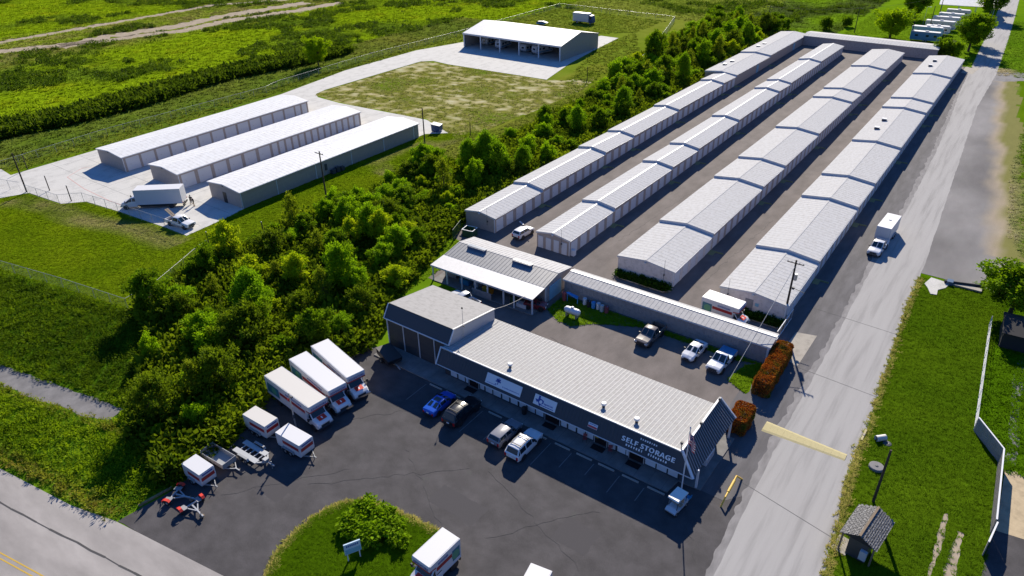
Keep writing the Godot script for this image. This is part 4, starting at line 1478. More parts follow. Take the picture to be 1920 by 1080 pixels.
	b.bar(Vector3(gl - 0.05, 0.1, -52.7), Vector3(gl - 0.05, 4.3, -52.7), 0.14)
	b.bar(Vector3(gr - 0.1, 6.0, -53.4), Vector3(gr - 0.1, 4.62, -61.7), 0.1, 0.08)
	put(g, "edge_trim", b, M.trim_white)
	for d in [[-58.1, -55.7], [-55.5, -53.1], [-52.9, -50.5], [-50.3, -48.6]]:
		b = MB.new()
		b.span(d[0], d[1], 0.0, 3.9, -52.75, -52.68)
		for j in 7:
			b.span(d[0] + 0.05, d[1] - 0.05, 0.1 + j * 0.54, 0.58 + j * 0.54, -52.68, -52.66)
		put(g, "door", b, M.dark_wall)
	for x in [-55.6, -53.0, -50.4]:
		b = MB.new()
		b.span(x - 0.06, x + 0.06, 0, 4.2, -52.7, -52.6)
		put(g, "pilaster", b, M.gutter)
	var mast := thing("antenna_mast", "thin pale antenna mast rising beside the tall garage wall", "antenna", Vector3(-47.5, 4.0, -54.9))
	b = MB.new()
	b.tube(Vector3(0, 0, 0), Vector3(0, 4.3, 0), 0.035, 0.025, 6)
	put(mast, "pole", b, M.galvanised)
	b = MB.new()
	b.lathe(Vector3(0, 4.25, 0), Vector3.UP, [[0, 0.02], [0.06, 0.1], [0.24, 0.1], [0.3, 0.0]], 8)
	b.bar(Vector3(0, 1.9, 0), Vector3(0.35, 1.9, 0.15), 0.05, 0.12)
	put(mast, "aerial", b, M.black_plastic)


# ------------------------------------------------------------------ porch garage and front shed

func make_back_buildings() -> void:
	var o := thing("workshop", "grey and white roofed workshop with a deep open porch", "workshop", Vector3(-47, 0.02, -69.1), deg_to_rad(1.0))
	# local x runs from -18 (left) to 0, z from 0 (porch front) to -10.5
	var b := MB.new()
	b.sweep(PackedVector2Array([Vector2(-3.4, -0.2), Vector2(-3.4, 2.75), Vector2(-6.8, 3.35), Vector2(-10.3, 2.7), Vector2(-10.3, -0.2)]), "x", -17.8, -0.1)
	put(o, "wall", b, M.shed_wall)
	b = MB.new()
	b.sweep(PackedVector2Array([Vector2(-3.1, 2.82), Vector2(-3.1, 2.9), Vector2(-6.8, 3.52), Vector2(-6.8, 3.42)]), "x", -18.1, 0.1)
	for i in 30:
		b.bar(Vector3(-17.9 + i * 0.61, 2.92, -3.12), Vector3(-17.9 + i * 0.61, 3.53, -6.78), 0.05, 0.04)
	put(o, "front_roof", b, M.grey_roof)
	b = MB.new()
	b.sweep(PackedVector2Array([Vector2(-6.75, 3.44), Vector2(-6.75, 3.55), Vector2(-10.6, 2.8), Vector2(-10.6, 2.7)]), "x", -18.1, 0.1)
	for i in 30:
		b.bar(Vector3(-17.9 + i * 0.61, 3.56, -6.8), Vector3(-17.9 + i * 0.61, 2.81, -10.55), 0.04, 0.03)
	put(o, "rear_roof", b, M.row_roof_wide)
	b = MB.new()
	b.sweep(PackedVector2Array([Vector2(0.1, 2.52), Vector2(0.1, 2.6), Vector2(-3.15, 2.88), Vector2(-3.15, 2.8)]), "x", -18.15, 0.12)
	b.span(-18.15, 0.12, 2.38, 2.56, 0.1, 0.16)
	put(o, "porch_roof", b, M.porch_roof)
	for x in [-17.9, -15.2, -12.4, -9.9, -7.7, -4.9, -3.1, -0.05]:
		b = MB.new()
		b.span(x - 0.09, x + 0.09, 0, 2.45, -0.18, 0.0)
		put(o, "post", b, M.trim_white)
	b = MB.new()
	b.span(-18, 0.1, 0, 0.1, -3.4, 0.15)
	put(o, "porch_slab", b, M.sidewalk)
	for x in [-14.2, -5.8]:
		b = MB.new()
		b.box(Vector3(0, 0.25, 0), Vector3(3.2, 0.42, 0.7))
		b.box(Vector3(0, 0.48, -0.1), Vector3(3.3, 0.06, 0.6))
		put(o, "ridge_light", b, M.skylight_blue, Vector3(x, 3.35, -6.3))
	b = MB.new()
	b.span(-0.1, -0.04, 0, 2.3, -7.8, -4.6)
	put(o, "door", b, M.door_blue, Vector3(0.02, 0, 0))
	b = MB.new()
	b.span(-0.08, 0.08, 0, 2.75, -3.5, -3.36)
	put(o, "corner_post", b, M.trim_white)
	b = MB.new()
	b.span(-10.4, -7.0, 0.1, 1.1, 0.02, 0.1)
	put(o, "porch_screen", b, M.shed_wall)
	# things kept on the porch
	var junk := [[-13.0, -1.6, 1.6, 0.9, 1.1, "paint_teal", "blue covered mower"], [-11.2, -2.0, 1.0, 1.2, 0.8, "paint_silver", "silver cabinet"], [-9.3, -1.5, 0.7, 0.7, 0.6, "safety_yellow", "yellow crate"], [-8.3, -1.3, 0.8, 0.6, 0.6, "amber", "orange toolbox"], [-4.0, -1.2, 0.9, 0.9, 0.5, "bin_green", "green garden chest"], [-2.3, -0.9, 1.6, 0.6, 0.7, "trim_white", "white chest freezer"], [-16.2, -2.2, 2.0, 0.8, 1.0, "interior_grey", "grey work bench"]]
	for j in junk:
		var t := thing("storage_box", j[6] + " kept under the workshop porch", "box", Vector3(-47 + j[0], 0.12, -69.1 + j[1]), rng.randf_range(-0.2, 0.2), "things under the workshop porch")
		b = MB.new()
		b.span(-j[2] / 2, j[2] / 2, 0, j[3] * 0.8, -j[4] / 2, j[4] / 2)
		put(t, "body", b, M[j[5]])
		b = MB.new()
		b.span(-j[2] / 2 - 0.03, j[2] / 2 + 0.03, j[3] * 0.8, j[3], -j[4] / 2 - 0.03, j[4] / 2 + 0.03)
		put(t, "lid", b, M[j[5]])
	# the long lean-to shed between workshop and gate
	var s := thing("lean_to_shed", "long narrow corrugated shed from the workshop to the gate", "shed", Vector3(0, 0.02, 0))
	b = MB.new()
	b.span(-46.3, -16.7, -0.2, 2.55, -79.1, -76.4)
	put(s, "wall", b, M.shed_wall)
	b = MB.new()
	for i in 98:
		b.span(-46.2 + i * 0.3, -46.12 + i * 0.3, 0.02, 2.5, -76.4, -76.37)
	put(s, "cladding_rib", b, M.shed_wall)
	b = MB.new()
	b.sweep(PackedVector2Array([Vector2(-76.15, 2.52), Vector2(-76.15, 2.62), Vector2(-78.5, 2.98), Vector2(-79.4, 2.86), Vector2(-79.4, 2.76), Vector2(-78.5, 2.88)]), "x", -46.5, -16.45)
	for i in 49:
		b.bar(Vector3(-46.3 + i * 0.61, 2.63, -76.17), Vector3(-46.3 + i * 0.61, 2.99, -78.48), 0.04, 0.03)
	put(s, "roof", b, M.shed_roof)
	b = MB.new()
	b.bar(Vector3(-46.5, 2.99, -78.5), Vector3(-16.45, 2.99, -78.5), 0.5, 0.03)
	put(s, "ridge_cap", b, M.ridge_cap)
	b = MB.new()
	b.span(-16.85, -16.6, 0, 2.6, -76.45, -76.2)
	b.bar(Vector3(-46.5, 2.5, -76.13), Vector3(-16.45, 2.5, -76.13), 0.06, 0.1)
	put(s, "edge_trim", b, M.trim_white)
	b = MB.new()
	b.span(-20.4, -19.3, 0.0, 2.0, -76.4, -76.34)
	put(s, "door", b, M.interior_grey)


# ------------------------------------------------------------------ vehicles (local +x is forward)

func wheel_pair(o: Node3D, x: float, track: float, r: float, w := 0.24, dual := false) -> void:
	var key := "wheel_%.2f_%.2f_%s" % [r, w, dual]
	if not mesh_cache.has(key):
		var b := MB.new()
		b.lathe(Vector3(0, 0, -w / 2), Vector3(0, 0, 1), [[0, r * 0.55], [0, r * 0.9], [w * 0.15, r], [w * 0.85, r], [w, r * 0.9], [w, r * 0.55]], 20)
		mesh_cache[key] = b.mesh()
		b = MB.new()
		b.lathe(Vector3(0, 0, -w / 2), Vector3(0, 0, 1), [[w * 0.1, 0], [w * 0.1, r * 0.56], [w * 0.9, r * 0.56], [w * 0.8, r * 0.3], [w * 0.95, r * 0.16], [w * 0.95, 0]], 14)
		mesh_cache[key + "r"] = b.mesh()
	for s in [-1.0, 1.0]:
		var t := part(o, "wheel", mesh_cache[key], M.tyre, Vector3(x, r, s * track / 2), 0.0 if s > 0 else PI)
		part(t, "rim", mesh_cache[key + "r"], M.rim)
		if dual:
			part(o, "wheel", mesh_cache[key], M.tyre, Vector3(x, r, s * (track / 2 - w - 0.03)), 0.0)


# stations from rear to front: [x, y_low, y_belt, y_top, half_low, half_belt, half_top]
func shell(st: Array) -> Array:
	var rings := []
	for s in st:
		var mid: float = lerpf(s[1], s[2], 0.55)
		rings.append([Vector3(s[0], s[1], s[4] * 0.9), Vector3(s[0], s[1] + 0.1, s[4]), Vector3(s[0], mid, (s[4] + s[5]) / 2 + 0.025), Vector3(s[0], s[2], s[5]), Vector3(s[0], s[3], s[6]), Vector3(s[0], s[3] + 0.04, 0)])
	return rings


func mirror(p: Vector3) -> Vector3:
	return Vector3(p.x, p.y, -p.z)


func car_paint(rings: Array) -> MB:
	# smooth skin with normals averaged at the stations
	var b := MB.new()
	var nr := rings.size()
	var np: int = rings[0].size()
	var nrm := []
	for i in nr:
		nrm.append([])
		for j in np:
			var du: Vector3 = rings[mini(i + 1, nr - 1)][j] - rings[maxi(i - 1, 0)][j]
			var dv: Vector3 = rings[i][mini(j + 1, np - 1)] - rings[i][maxi(j - 1, 0)]
			var q := dv.cross(du).normalized()
			var c: Vector3 = rings[i][j]
			if q.dot(Vector3(0, c.y - 0.75, c.z)) < 0:
				q = -q
			nrm[i].append(q)
	for i in nr - 1:
		for j in np - 1:
			var a: Vector3 = rings[i][j]
			var d: Vector3 = rings[i + 1][j]
			var e: Vector3 = rings[i + 1][j + 1]
			var f: Vector3 = rings[i][j + 1]
			var fn := (d - a).cross(f - a).normalized()
			var n4 := []
			for q in [nrm[i][j], nrm[i + 1][j], nrm[i + 1][j + 1], nrm[i][j + 1]]:
				n4.append(((q as Vector3) * 0.45 + fn * 0.55).normalized())
			b.tri_n(a, d, e, n4[0], n4[1], n4[2])
			b.tri_n(a, e, f, n4[0], n4[2], n4[3])
			b.tri_n(mirror(a), mirror(e), mirror(d), mirror(n4[0]), mirror(n4[2]), mirror(n4[1]))
			b.tri_n(mirror(a), mirror(f), mirror(e), mirror(n4[0]), mirror(n4[3]), mirror(n4[2]))
	for k in [0, nr - 1]:
		for j in np - 1:
			var a: Vector3 = rings[k][j]
			var d: Vector3 = rings[k][j + 1]
			var m0 := Vector3(a.x, a.y, 0)
			var m1 := Vector3(d.x, d.y, 0)
			if k == 0:
				b.quad(m0, a, d, m1)
				b.quad(mirror(a), m0, m1, mirror(d))
			else:
				b.quad(a, m0, m1, d)
				b.quad(m0, mirror(a), mirror(d), m1)
	for i in nr - 1:
		var a: Vector3 = rings[i][0]
		var d: Vector3 = rings[i + 1][0]
		b.quad(mirror(a), mirror(d), d, a)
	return b


# a pane lying just over a face of the skin, drawn in from its edges
func pane(a: Vector3, b_: Vector3, c: Vector3, d: Vector3, u: float, v: float, lift := 0.012) -> MB:
	var b := MB.new()
	var nn := (b_ - a).cross(d - a).normalized()
	var g := func(s: float, t: float) -> Vector3:
		return a.lerp(b_, s).lerp(d.lerp(c, s), t) + nn * lift
	b.quad(g.call(u, v), g.call(1 - u, v), g.call(1 - u, 1 - v), g.call(u, 1 - v))
	return b


func car(o: Node3D, st: Array, cabin: Array, paint: Material, opt := {}) -> void:
	# cabin: [rear glass from, roof from, roof to, windscreen to] as station numbers
	var rings := shell(st)
	put(o, "body", car_paint(rings), paint)
	var top: int = rings[0].size() - 1
	var r0: int = cabin[0]
	var r1: int = cabin[1]
	var r2: int = cabin[2]
	var r3: int = cabin[3]
	# windscreen and rear window span both halves
	var A: Vector3 = rings[r3][4]
	var B: Vector3 = rings[r2][4]
	put(o, "windshield", pane(A, mirror(A), mirror(B), B, 0.05, 0.06, 0.03), M.car_glass)
	if r0 != r1:
		var C: Vector3 = rings[r0][4]
		var D: Vector3 = rings[r1][4]
		put(o, "rear_window", pane(mirror(C), C, D, mirror(D), 0.06, 0.1, 0.03), M.car_glass)
	else:
		var s: Array = rings[r0]
		var lo: Vector3 = s[3]
		var hi: Vector3 = s[4]
		put(o, "rear_window", pane(mirror(lo), lo, hi, mirror(hi), 0.08, 0.12, 0.015), M.car_glass)
	for i in range(r0, r3):
		for sgn in [1.0, -1.0]:
			var a: Vector3 = rings[i][3]
			var d: Vector3 = rings[i + 1][3]
			var e: Vector3 = rings[i + 1][4]
			var f: Vector3 = rings[i][4]
			if a.distance_to(d) < 0.12:
				continue
			if sgn > 0:
				put(o, "side_window", pane(a, d, e, f, 0.06, 0.12), M.car_glass)
			else:
				put(o, "side_window", pane(mirror(d), mirror(a), mirror(f), mirror(e), 0.06, 0.12), M.car_glass)
	# lamps, grille, bumpers, plate, mirrors
	var fr: Array = rings[rings.size() - 1]
	var re: Array = rings[0]
	var fx: float = fr[0].x
	var rx: float = re[0].x
	var hw: float = fr[3].z
	var fy: float = fr[3].y
	for s in [-1.0, 1.0]:
		var b := MB.new()
		b.box(Vector3(fx - 0.06, fy - 0.05, s * (hw - 0.16)), Vector3(0.2, 0.17, 0.36))
		put(o, "headlight", b, M.lamp_clear)
		b = MB.new()
		var th: float = opt.get("tail_h", 0.28)
		b.box(Vector3(rx + 0.05, re[3].y - th * 0.4, s * (re[3].z - 0.1)), Vector3(0.16, th, 0.22))
		put(o, "taillight", b, M.lamp_red)
		b = MB.new()
		b.box(Vector3(st[r3][0] - 0.28, st[r3][2] + 0.1, s * (st[r3][5] + 0.13)), Vector3(0.14, 0.16, 0.22))
		put(o, "mirror", b, M[opt.get("mirror", "black_plastic")])
	var g := MB.new()
	g.box(Vector3(fx, fy - 0.12, 0), Vector3(0.06, 0.2, hw * 1.15))
	g.box(Vector3(fx + 0.01, st[st.size() - 1][1] + 0.1, 0), Vector3(0.06, 0.12, hw * 1.5))
	put(o, "grille", g, M.black_plastic)
	g = MB.new()
	g.box(Vector3(rx - 0.02, st[0][1] + 0.1, 0), Vector3(0.12, 0.16, re[1].z * 1.9))
	put(o, "bumper", g, M[opt.get("bumper", "black_plastic")])
	g = MB.new()
	g.box(Vector3(rx - 0.04, st[0][1] + 0.35, 0), Vector3(0.06, 0.14, 0.32))
	put(o, "plate", g, M.sign_white)
	# dark wheel wells and wheels
	var wr: float = opt.get("wheel", 0.34)
	var track: float = opt.get("track", 1.62)
	for x in opt.axles:
		for s in [-1.0, 1.0]:
			g = MB.new()
			g.lathe(Vector3(x, wr, s * (track / 2 - 0.22)), Vector3(0, 0, s), [[0, wr * 1.16], [0.345, wr * 1.16], [0.35, 0]], 18)
			put(o, "wheel_well", g, M.black_plastic)
	for x in opt.axles:
		wheel_pair(o, x, track, wr, 0.24)


func sedan_stations(len_: float, h: float, w: float) -> Array:
	var k := len_ / 4.7
	return [
		[-2.35 * k, 0.36, 0.74, 0.78, w * 0.86, w * 0.86, w * 0.78],
		[-2.2 * k, 0.24, 0.93, 0.98, w * 0.95, w * 0.95, w * 0.8],
		[-1.65 * k, 0.2, 0.95, 1.04, w * 0.99, w * 0.98, w * 0.8],
		[-0.75 * k, 0.2, 0.94, h - 0.05, w, w, w * 0.68],
		[0.3 * k, 0.2, 0.92, h - 0.04, w, w, w * 0.69],
		[1.15 * k, 0.2, 0.9, 0.98, w, w * 0.98, w * 0.82],
		[1.95 * k, 0.22, 0.78, 0.84, w * 0.96, w * 0.94, w * 0.76],
		[2.35 * k, 0.32, 0.6, 0.66, w * 0.78, w * 0.78, w * 0.64],
	]


func suv_stations(len_: float, h: float, w: float) -> Array:
	var k := len_ / 4.8
	return [
		[-2.4 * k, 0.42, 0.98, 1.02, w * 0.9, w * 0.92, w * 0.88],
		[-2.3 * k, 0.32, 1.06, 1.1, w * 0.97, w * 0.97, w * 0.88],
		[-1.95 * k, 0.28, 1.06, h - 0.06, w, w, w * 0.76],
		[-0.85 * k, 0.28, 1.05, h - 0.03, w, w, w * 0.78],
		[0.25 * k, 0.28, 1.03, h - 0.05, w, w, w * 0.76],
		[1.0 * k, 0.28, 1.02, 1.1, w, w * 0.98, w * 0.84],
		[2.05 * k, 0.32, 0.94, 0.99, w * 0.97, w * 0.95, w * 0.82],
		[2.4 * k, 0.42, 0.78, 0.84, w * 0.86, w * 0.86, w * 0.76],
	]


func parked_sedan(called: String, label: String, paint: String, at: Vector3, turn: float, len_ := 4.5, h := 1.42, w := 0.88) -> Node3D:
	var o := thing(called, label, "car", at, turn)
	var k := len_ / 4.7
	car(o, sedan_stations(len_, h, w), [2, 3, 4, 5], M[paint], {"axles": [-1.38 * k, 1.42 * k], "wheel": 0.33, "track": w * 1.86})
	return o


func parked_suv(label: String, paint: String, at: Vector3, turn: float, len_ := 4.8, h := 1.75, w := 0.94, rails := true) -> Node3D:
	var o := thing("parked_car", label, "car", at, turn)
	var k := len_ / 4.8
	car(o, suv_stations(len_, h, w), [1, 2, 4, 5], M[paint], {"axles": [-1.4 * k, 1.5 * k], "wheel": 0.37, "track": w * 1.86, "tail_h": 0.4})
	if rails:
		for s in [-1.0, 1.0]:
			var b := MB.new()
			b.bar(Vector3(-1.7 * k, h + 0.05, s * w * 0.66), Vector3(0.1 * k, h + 0.06, s * w * 0.66), 0.05)
			put(o, "roof_rail", b, M.black_plastic)
		for x in [-1.5, -0.2]:
			var b := MB.new()
			b.bar(Vector3(x * k, h + 0.09, -w * 0.66), Vector3(x * k, h + 0.09, w * 0.66), 0.06)
			put(o, "roof_bar", b, M.black_plastic)
	return o


func pickup(label: String, paint: String, at: Vector3, turn: float, len_ := 5.5, cab := 1.9, cover := "", called := "pickup_truck") -> Node3D:
	var o := thing(called, label, "pickup truck", at, turn)
	var w := 0.97
	var f := len_ / 2
	var ws := f - 1.35
	var cr := ws - 0.55 - cab + 0.55
	var st := [
		[cr - 0.02, 0.38, 1.12, 1.16, w, w, w * 0.9],
		[cr, 0.38, 1.12, 1.18, w, w, w * 0.9],
		[cr + 0.14, 0.38, 1.12, 1.84, w, w, w * 0.76],
		[ws - 0.85, 0.38, 1.1, 1.86, w, w, w * 0.77],
		[ws, 0.38, 1.1, 1.2, w, w * 0.98, w * 0.86],
		[f - 0.3, 0.42, 1.02, 1.12, w * 0.98, w * 0.96, w * 0.86],
		[f, 0.48, 0.9, 1.0, w * 0.93, w * 0.93, w * 0.84],
	]
	car(o, st, [1, 2, 3, 4], M[paint], {"axles": [-f + 1.1, f - 0.95], "wheel": 0.4, "track": 1.78, "bumper": "chrome", "tail_h": 0.02})
	# load bed
	var b := MB.new()
	b.span(-f + 0.05, cr - 0.04, 0.45, 0.62, -w, w)
	for s in [-1.0, 1.0]:
		b.span(-f + 0.05, cr - 0.04, 0.62, 1.14, s * w, s * (w - 0.12))
	b.span(-f, -f + 0.1, 0.5, 1.14, -w + 0.02, w - 0.02)
	b.span(cr - 0.14, cr - 0.04, 0.62, 1.14, -w + 0.12, w - 0.12)
	put(o, "bed", b, M[paint])
	b = MB.new()
	b.span(-f + 0.1, cr - 0.14, 0.63, 0.66, -w + 0.12, w - 0.12)
	put(o, "bed_liner", b, M.black_plastic)
	for s in [-1.0, 1.0]:
		b = MB.new()
		b.box(Vector3(-f + 0.02, 0.92, s * (w - 0.09)), Vector3(0.08, 0.38, 0.16))
		put(o, "taillight", b, M.lamp_red)
	b = MB.new()
	b.box(Vector3(-f - 0.06, 0.55, 0), Vector3(0.2, 0.18, w * 1.95))
	put(o, "rear_bumper", b, M.chrome)
	if cover != "":
		b = MB.new()
		b.span(-f + 0.02, cr - 0.06, 1.14, 1.2, -w, w)
		put(o, "bed_cover", b, M[cover])
	return o


func small_text(parent: Node3D, s: String, at: Vector3, yaw: float, width: float, height: float, m: Material) -> void:
	var tm := text_mesh(s, 0.4, 0.02)
	var bb := tm.get_aabb()
	var t := part(parent, "lettering", tm, m)
	t.scale = Vector3(width / bb.size.x, height / bb.size.y, 1)
	t.rotation.y = yaw
	t.position = at + Basis(Vector3.UP, yaw) * Vector3(-bb.get_center().x * t.scale.x, -bb.get_center().y * t.scale.y, 0)


func box_truck(label: String, at: Vector3, turn: float, box_len: float, box_h: float, opt := {}) -> Node3D:
	# rental moving truck: nose at +x, tall body with a peak over the cab
	var o := thing("moving_truck", label, "moving truck", at, turn, opt.get("group", ""))
	var w := 1.12
	var hw: float = opt.get("half", 1.17)
	var cab: float = opt.get("cab", 2.35)
	var over := 0.75 if opt.get("peak", true) else 0.02
	# origin at the middle of the whole truck
	var total := box_len + cab - over
	var nose := total / 2
	var bf := nose - cab + over
	var bk := -total / 2
	var st := [
		[nose - cab, 0.45, 1.45, 1.5, w * 0.9, w * 0.92, w * 0.84],
		[nose - cab + 0.05, 0.45, 1.45, 2.2, w * 0.92, w * 0.94, w * 0.78],
		[nose - cab + 0.75, 0.45, 1.42, 2.28, w * 0.92, w * 0.94, w * 0.78],
		[nose - 0.95, 0.42, 1.36, 1.46, w * 0.92, w * 0.92, w * 0.84],
		[nose - 0.25, 0.42, 1.18, 1.28, w * 0.9, w * 0.88, w * 0.78],
		[nose, 0.5, 0.95, 1.08, w * 0.84, w * 0.82, w * 0.7],
	]
	car(o, st, [1, 1, 2, 3], M[opt.get("paint", "paint_white")], {"axles": [nose - 0.85], "wheel": 0.42, "track": 2.0, "bumper": "black_plastic", "tail_h": 0.02})
	var b := MB.new()
	b.box(Vector3(nose + 0.06, 0.62, 0), Vector3(0.16, 0.24, w * 1.9))
	put(o, "front_bumper", b, M.chrome)
	# body with the overhanging peak; edges chamfered
	var y0 := 0.95
	var y1 := box_h
	var pk := bf + (0.75 if opt.get("peak", true) else 0.0)
	b = MB.new()
	var prof := PackedVector2Array([Vector2(bk, y0), Vector2(bf, y0), Vector2(bf, 2.4), Vector2(pk, 2.5), Vector2(pk, y1 - 0.12), Vector2(pk - 0.1, y1), Vector2(bk, y1)])
	if not opt.get("peak", true):
		prof = PackedVector2Array([Vector2(bk, y0), Vector2(bf, y0), Vector2(bf, y1 - 0.08), Vector2(bf - 0.08, y1), Vector2(bk, y1)])
	b.sweep(prof, "z", -hw, hw)
	put(o, "cargo_box", b, M[opt.get("box", "box_white")])
	b = MB.new()
	b.span(bk - 0.01, pk - 0.06, y1, y1 + 0.025, -hw + 0.05, hw - 0.05)
	put(o, "box_roof", b, M[opt.get("roof", "box_white")])
	b = MB.new()
	for s in [-1.0, 1.0]:
		b.bar(Vector3(bk, y1 - 0.03, s * (hw + 0.01)), Vector3(pk - 0.1, y1 - 0.03, s * (hw + 0.01)), 0.04, 0.08)
		b.bar(Vector3(bk, y0 + 0.03, s * (hw + 0.01)), Vector3(bf, y0 + 0.03, s * (hw + 0.01)), 0.04, 0.1)
	b.box(Vector3(bk - 0.02, (y0 + y1) / 2, 0), Vector3(0.05, y1 - y0, hw * 2 + 0.04))
	put(o, "box_rail", b, M.gutter)
	# frame, rear axle, bumper
	b = MB.new()
	b.span(bk + 0.1, nose - 0.6, 0.55, 0.8, -0.45, 0.45)
	b.span(bk - 0.1, bk + 0.05, 0.4, 0.7, -hw + 0.1, hw - 0.1)
	for s in [-1.0, 1.0]:
		b.span(bk + 2.6, bf - 0.3, 0.45, 0.8, s * 0.75, s * 1.0)
	put(o, "chassis", b, M.black_plastic)
	var ra := bk + box_len * 0.26
	for s in [-1.0, 1.0]:
		b = MB.new()
		b.lathe(Vector3(ra, 0.5, s * 0.6), Vector3(0, 0, s), [[0, 0.52], [hw - 0.62, 0.52], [hw - 0.6, 0]], 16)
		put(o, "wheel_well", b, M.black_plastic)
	wheel_pair(o, ra, hw * 2 - 0.3, 0.42, 0.25, true)
	for s in [-1.0, 1.0]:
		b = MB.new()
		b.box(Vector3(bk - 0.05, 1.1, s * (hw - 0.12)), Vector3(0.05, 0.16, 0.2))
		put(o, "taillight", b, M.lamp_red)
		b = MB.new()
		b.bar(Vector3(nose - 1.1, 1.5, s * (w * 0.92)), Vector3(nose - 1.05, 1.6, s * (w + 0.25)), 0.05)
		b.box(Vector3(nose - 1.05, 1.6, s * (w + 0.28)), Vector3(0.12, 0.4, 0.2))
		put(o, "side_mirror", b, M.black_plastic)
	if opt.get("livery", true):
		for s in [-1.0, 1.0]:
			var zz: float = s * (hw + 0.012)
			var bl := bf - bk
			b = MB.new()
			b.box(Vector3(bk + bl * 0.66, 2.2, zz), Vector3(bl * 0.62, 0.42, 0.012))
			put(o, "stripe", b, M.stripe_red)
			b = MB.new()
			b.box(Vector3(bk + bl * 0.18, 1.95, zz), Vector3(bl * 0.3, 1.3, 0.012))
			put(o, "picture_panel", b, M.picture_teal)
			b = MB.new()
			b.lathe(Vector3(bk + bl * 0.2, 1.9, zz), Vector3(0, 0, s), [[0, 0.5], [0.012, 0.48], [0.013, 0.0]], 14)
			put(o, "picture_disc", b, M.picture_green)
			b = MB.new()
			b.bar(Vector3(bf - 0.02, 2.52, zz), Vector3(pk, 2.6, zz), 0.02, 0.12)
			put(o, "stripe", b, M.stripe_red)
			small_text(o, "ADVENTURE", Vector3(bk + bl * 0.7, 2.7, zz), 0.0 if s > 0 else PI, bl * 0.4, 0.24, M.sign_blue)
		b = MB.new()
		b.box(Vector3(pk + 0.012, 2.58, 0), Vector3(0.02, 0.16, hw * 2))
		put(o, "stripe", b, M.stripe_red)
		small_text(o, "ADVENTURE", Vector3(pk + 0.012, 2.86, 0), PI / 2, hw * 1.7, 0.26, M.sign_blue)
		# red panel on the hood
		var p0: Vector3 = Vector3(nose - 0.9, 1.53, 0.4)
		b = MB.new()
		b.quad(Vector3(nose - 0.9, 1.55, 0.5), Vector3(nose - 0.26, 1.375, 0.5), Vector3(nose - 0.26, 1.375, -0.5), Vector3(nose - 0.9, 1.55, -0.5))
		put(o, "hood_panel", b, M.orange_red)
		b = MB.new()
		b.quad(Vector3(nose - 0.72, 1.508, 0.07), Vector3(nose - 0.42, 1.426, 0.07), Vector3(nose - 0.42, 1.426, -0.08), Vector3(nose - 0.72, 1.508, -0.08))
		put(o, "hood_mark", b, M.letter_white)
	return o


func cargo_trailer(label: String, at: Vector3, turn: float, ln: float, h: float, half: float, opt := {}) -> Node3D:
	# enclosed rental trailer, tongue at +x
	var o := thing("cargo_trailer", label, "trailer", at, turn, "rental trailers along the lot edge")
	var b := MB.new()
	var y0 := 0.45
	b.sweep(PackedVector2Array([Vector2(-ln / 2, y0 + 0.25), Vector2(-ln / 2 + 0.12, y0), Vector2(ln / 2 - 0.1, y0), Vector2(ln / 2, y0 + 0.35), Vector2(ln / 2, h - 0.08), Vector2(ln / 2 - 0.08, h), Vector2(-ln / 2, h)]), "z", -half, half)
	put(o, "body", b, M[opt.get("box", "box_white")])
	b = MB.new()
	b.span(-ln / 2 - 0.02, ln / 2 - 0.04, h, h + 0.03, -half + 0.02, half - 0.02)
	put(o, "roof", b, M[opt.get("roof", "box_white")])
	if opt.get("livery", true):
		for s in [-1.0, 1.0]:
			b = MB.new()
			b.box(Vector3(ln * 0.1, h - 0.72, s * (half + 0.01)), Vector3(ln * 0.66, 0.42, 0.014))
			put(o, "stripe", b, M.stripe_red)
		b = MB.new()
		b.box(Vector3(ln / 2 + 0.01, h - 0.72, 0), Vector3(0.014, 0.42, half * 1.75))
		put(o, "stripe", b, M.stripe_red)
		b = MB.new()
		b.box(Vector3(ln / 2 + 0.01, h - 0.25, 0), Vector3(0.014, 0.16, half * 1.4))
		put(o, "lettering", b, M.sign_blue)
	var ax: Array = opt.get("axles", [-0.5, 0.32])
	for s in [-1.0, 1.0]:
		b = MB.new()
		var a0: float = ax[0] - 0.42
		var a1: float = ax[ax.size() - 1] + 0.42
		b.sweep(PackedVector2Array([Vector2(a0 - 0.15, 0.5), Vector2(a0, 0.78), Vector2(a1, 0.78), Vector2(a1 + 0.15, 0.5), Vector2(a1 + 0.08, 0.5), Vector2(a1 - 0.04, 0.72), Vector2(a0 + 0.04, 0.72), Vector2(a0 - 0.08, 0.5)]), "z", s * half, s * (half + 0.24))
		put(o, "fender", b, M.trailer_grey)
	for x in ax:
		wheel_pair(o, x, half * 2 + 0.22, 0.33, 0.2)
	b = MB.new()
	for s in [-1.0, 1.0]:
		b.bar(Vector3(ln / 2 - 0.2, 0.45, s * half * 0.7), Vector3(ln / 2 + 1.0, 0.45, 0), 0.08)
	b.bar(Vector3(ln / 2 + 0.9, 0.45, 0), Vector3(ln / 2 + 1.25, 0.45, 0), 0.1)
	b.bar(Vector3(ln / 2 + 0.85, 0.0, 0), Vector3(ln / 2 + 0.85, 0.8, 0), 0.06)
	put(o, "tongue", b, M.trailer_grey)
	for s in [-1.0, 1.0]:
		b = MB.new()
		b.box(Vector3(-ln / 2 - 0.02, 0.8, s * (half - 0.12)), Vector3(0.04, 0.14, 0.18))
		put(o, "taillight", b, M.lamp_red)
	return o


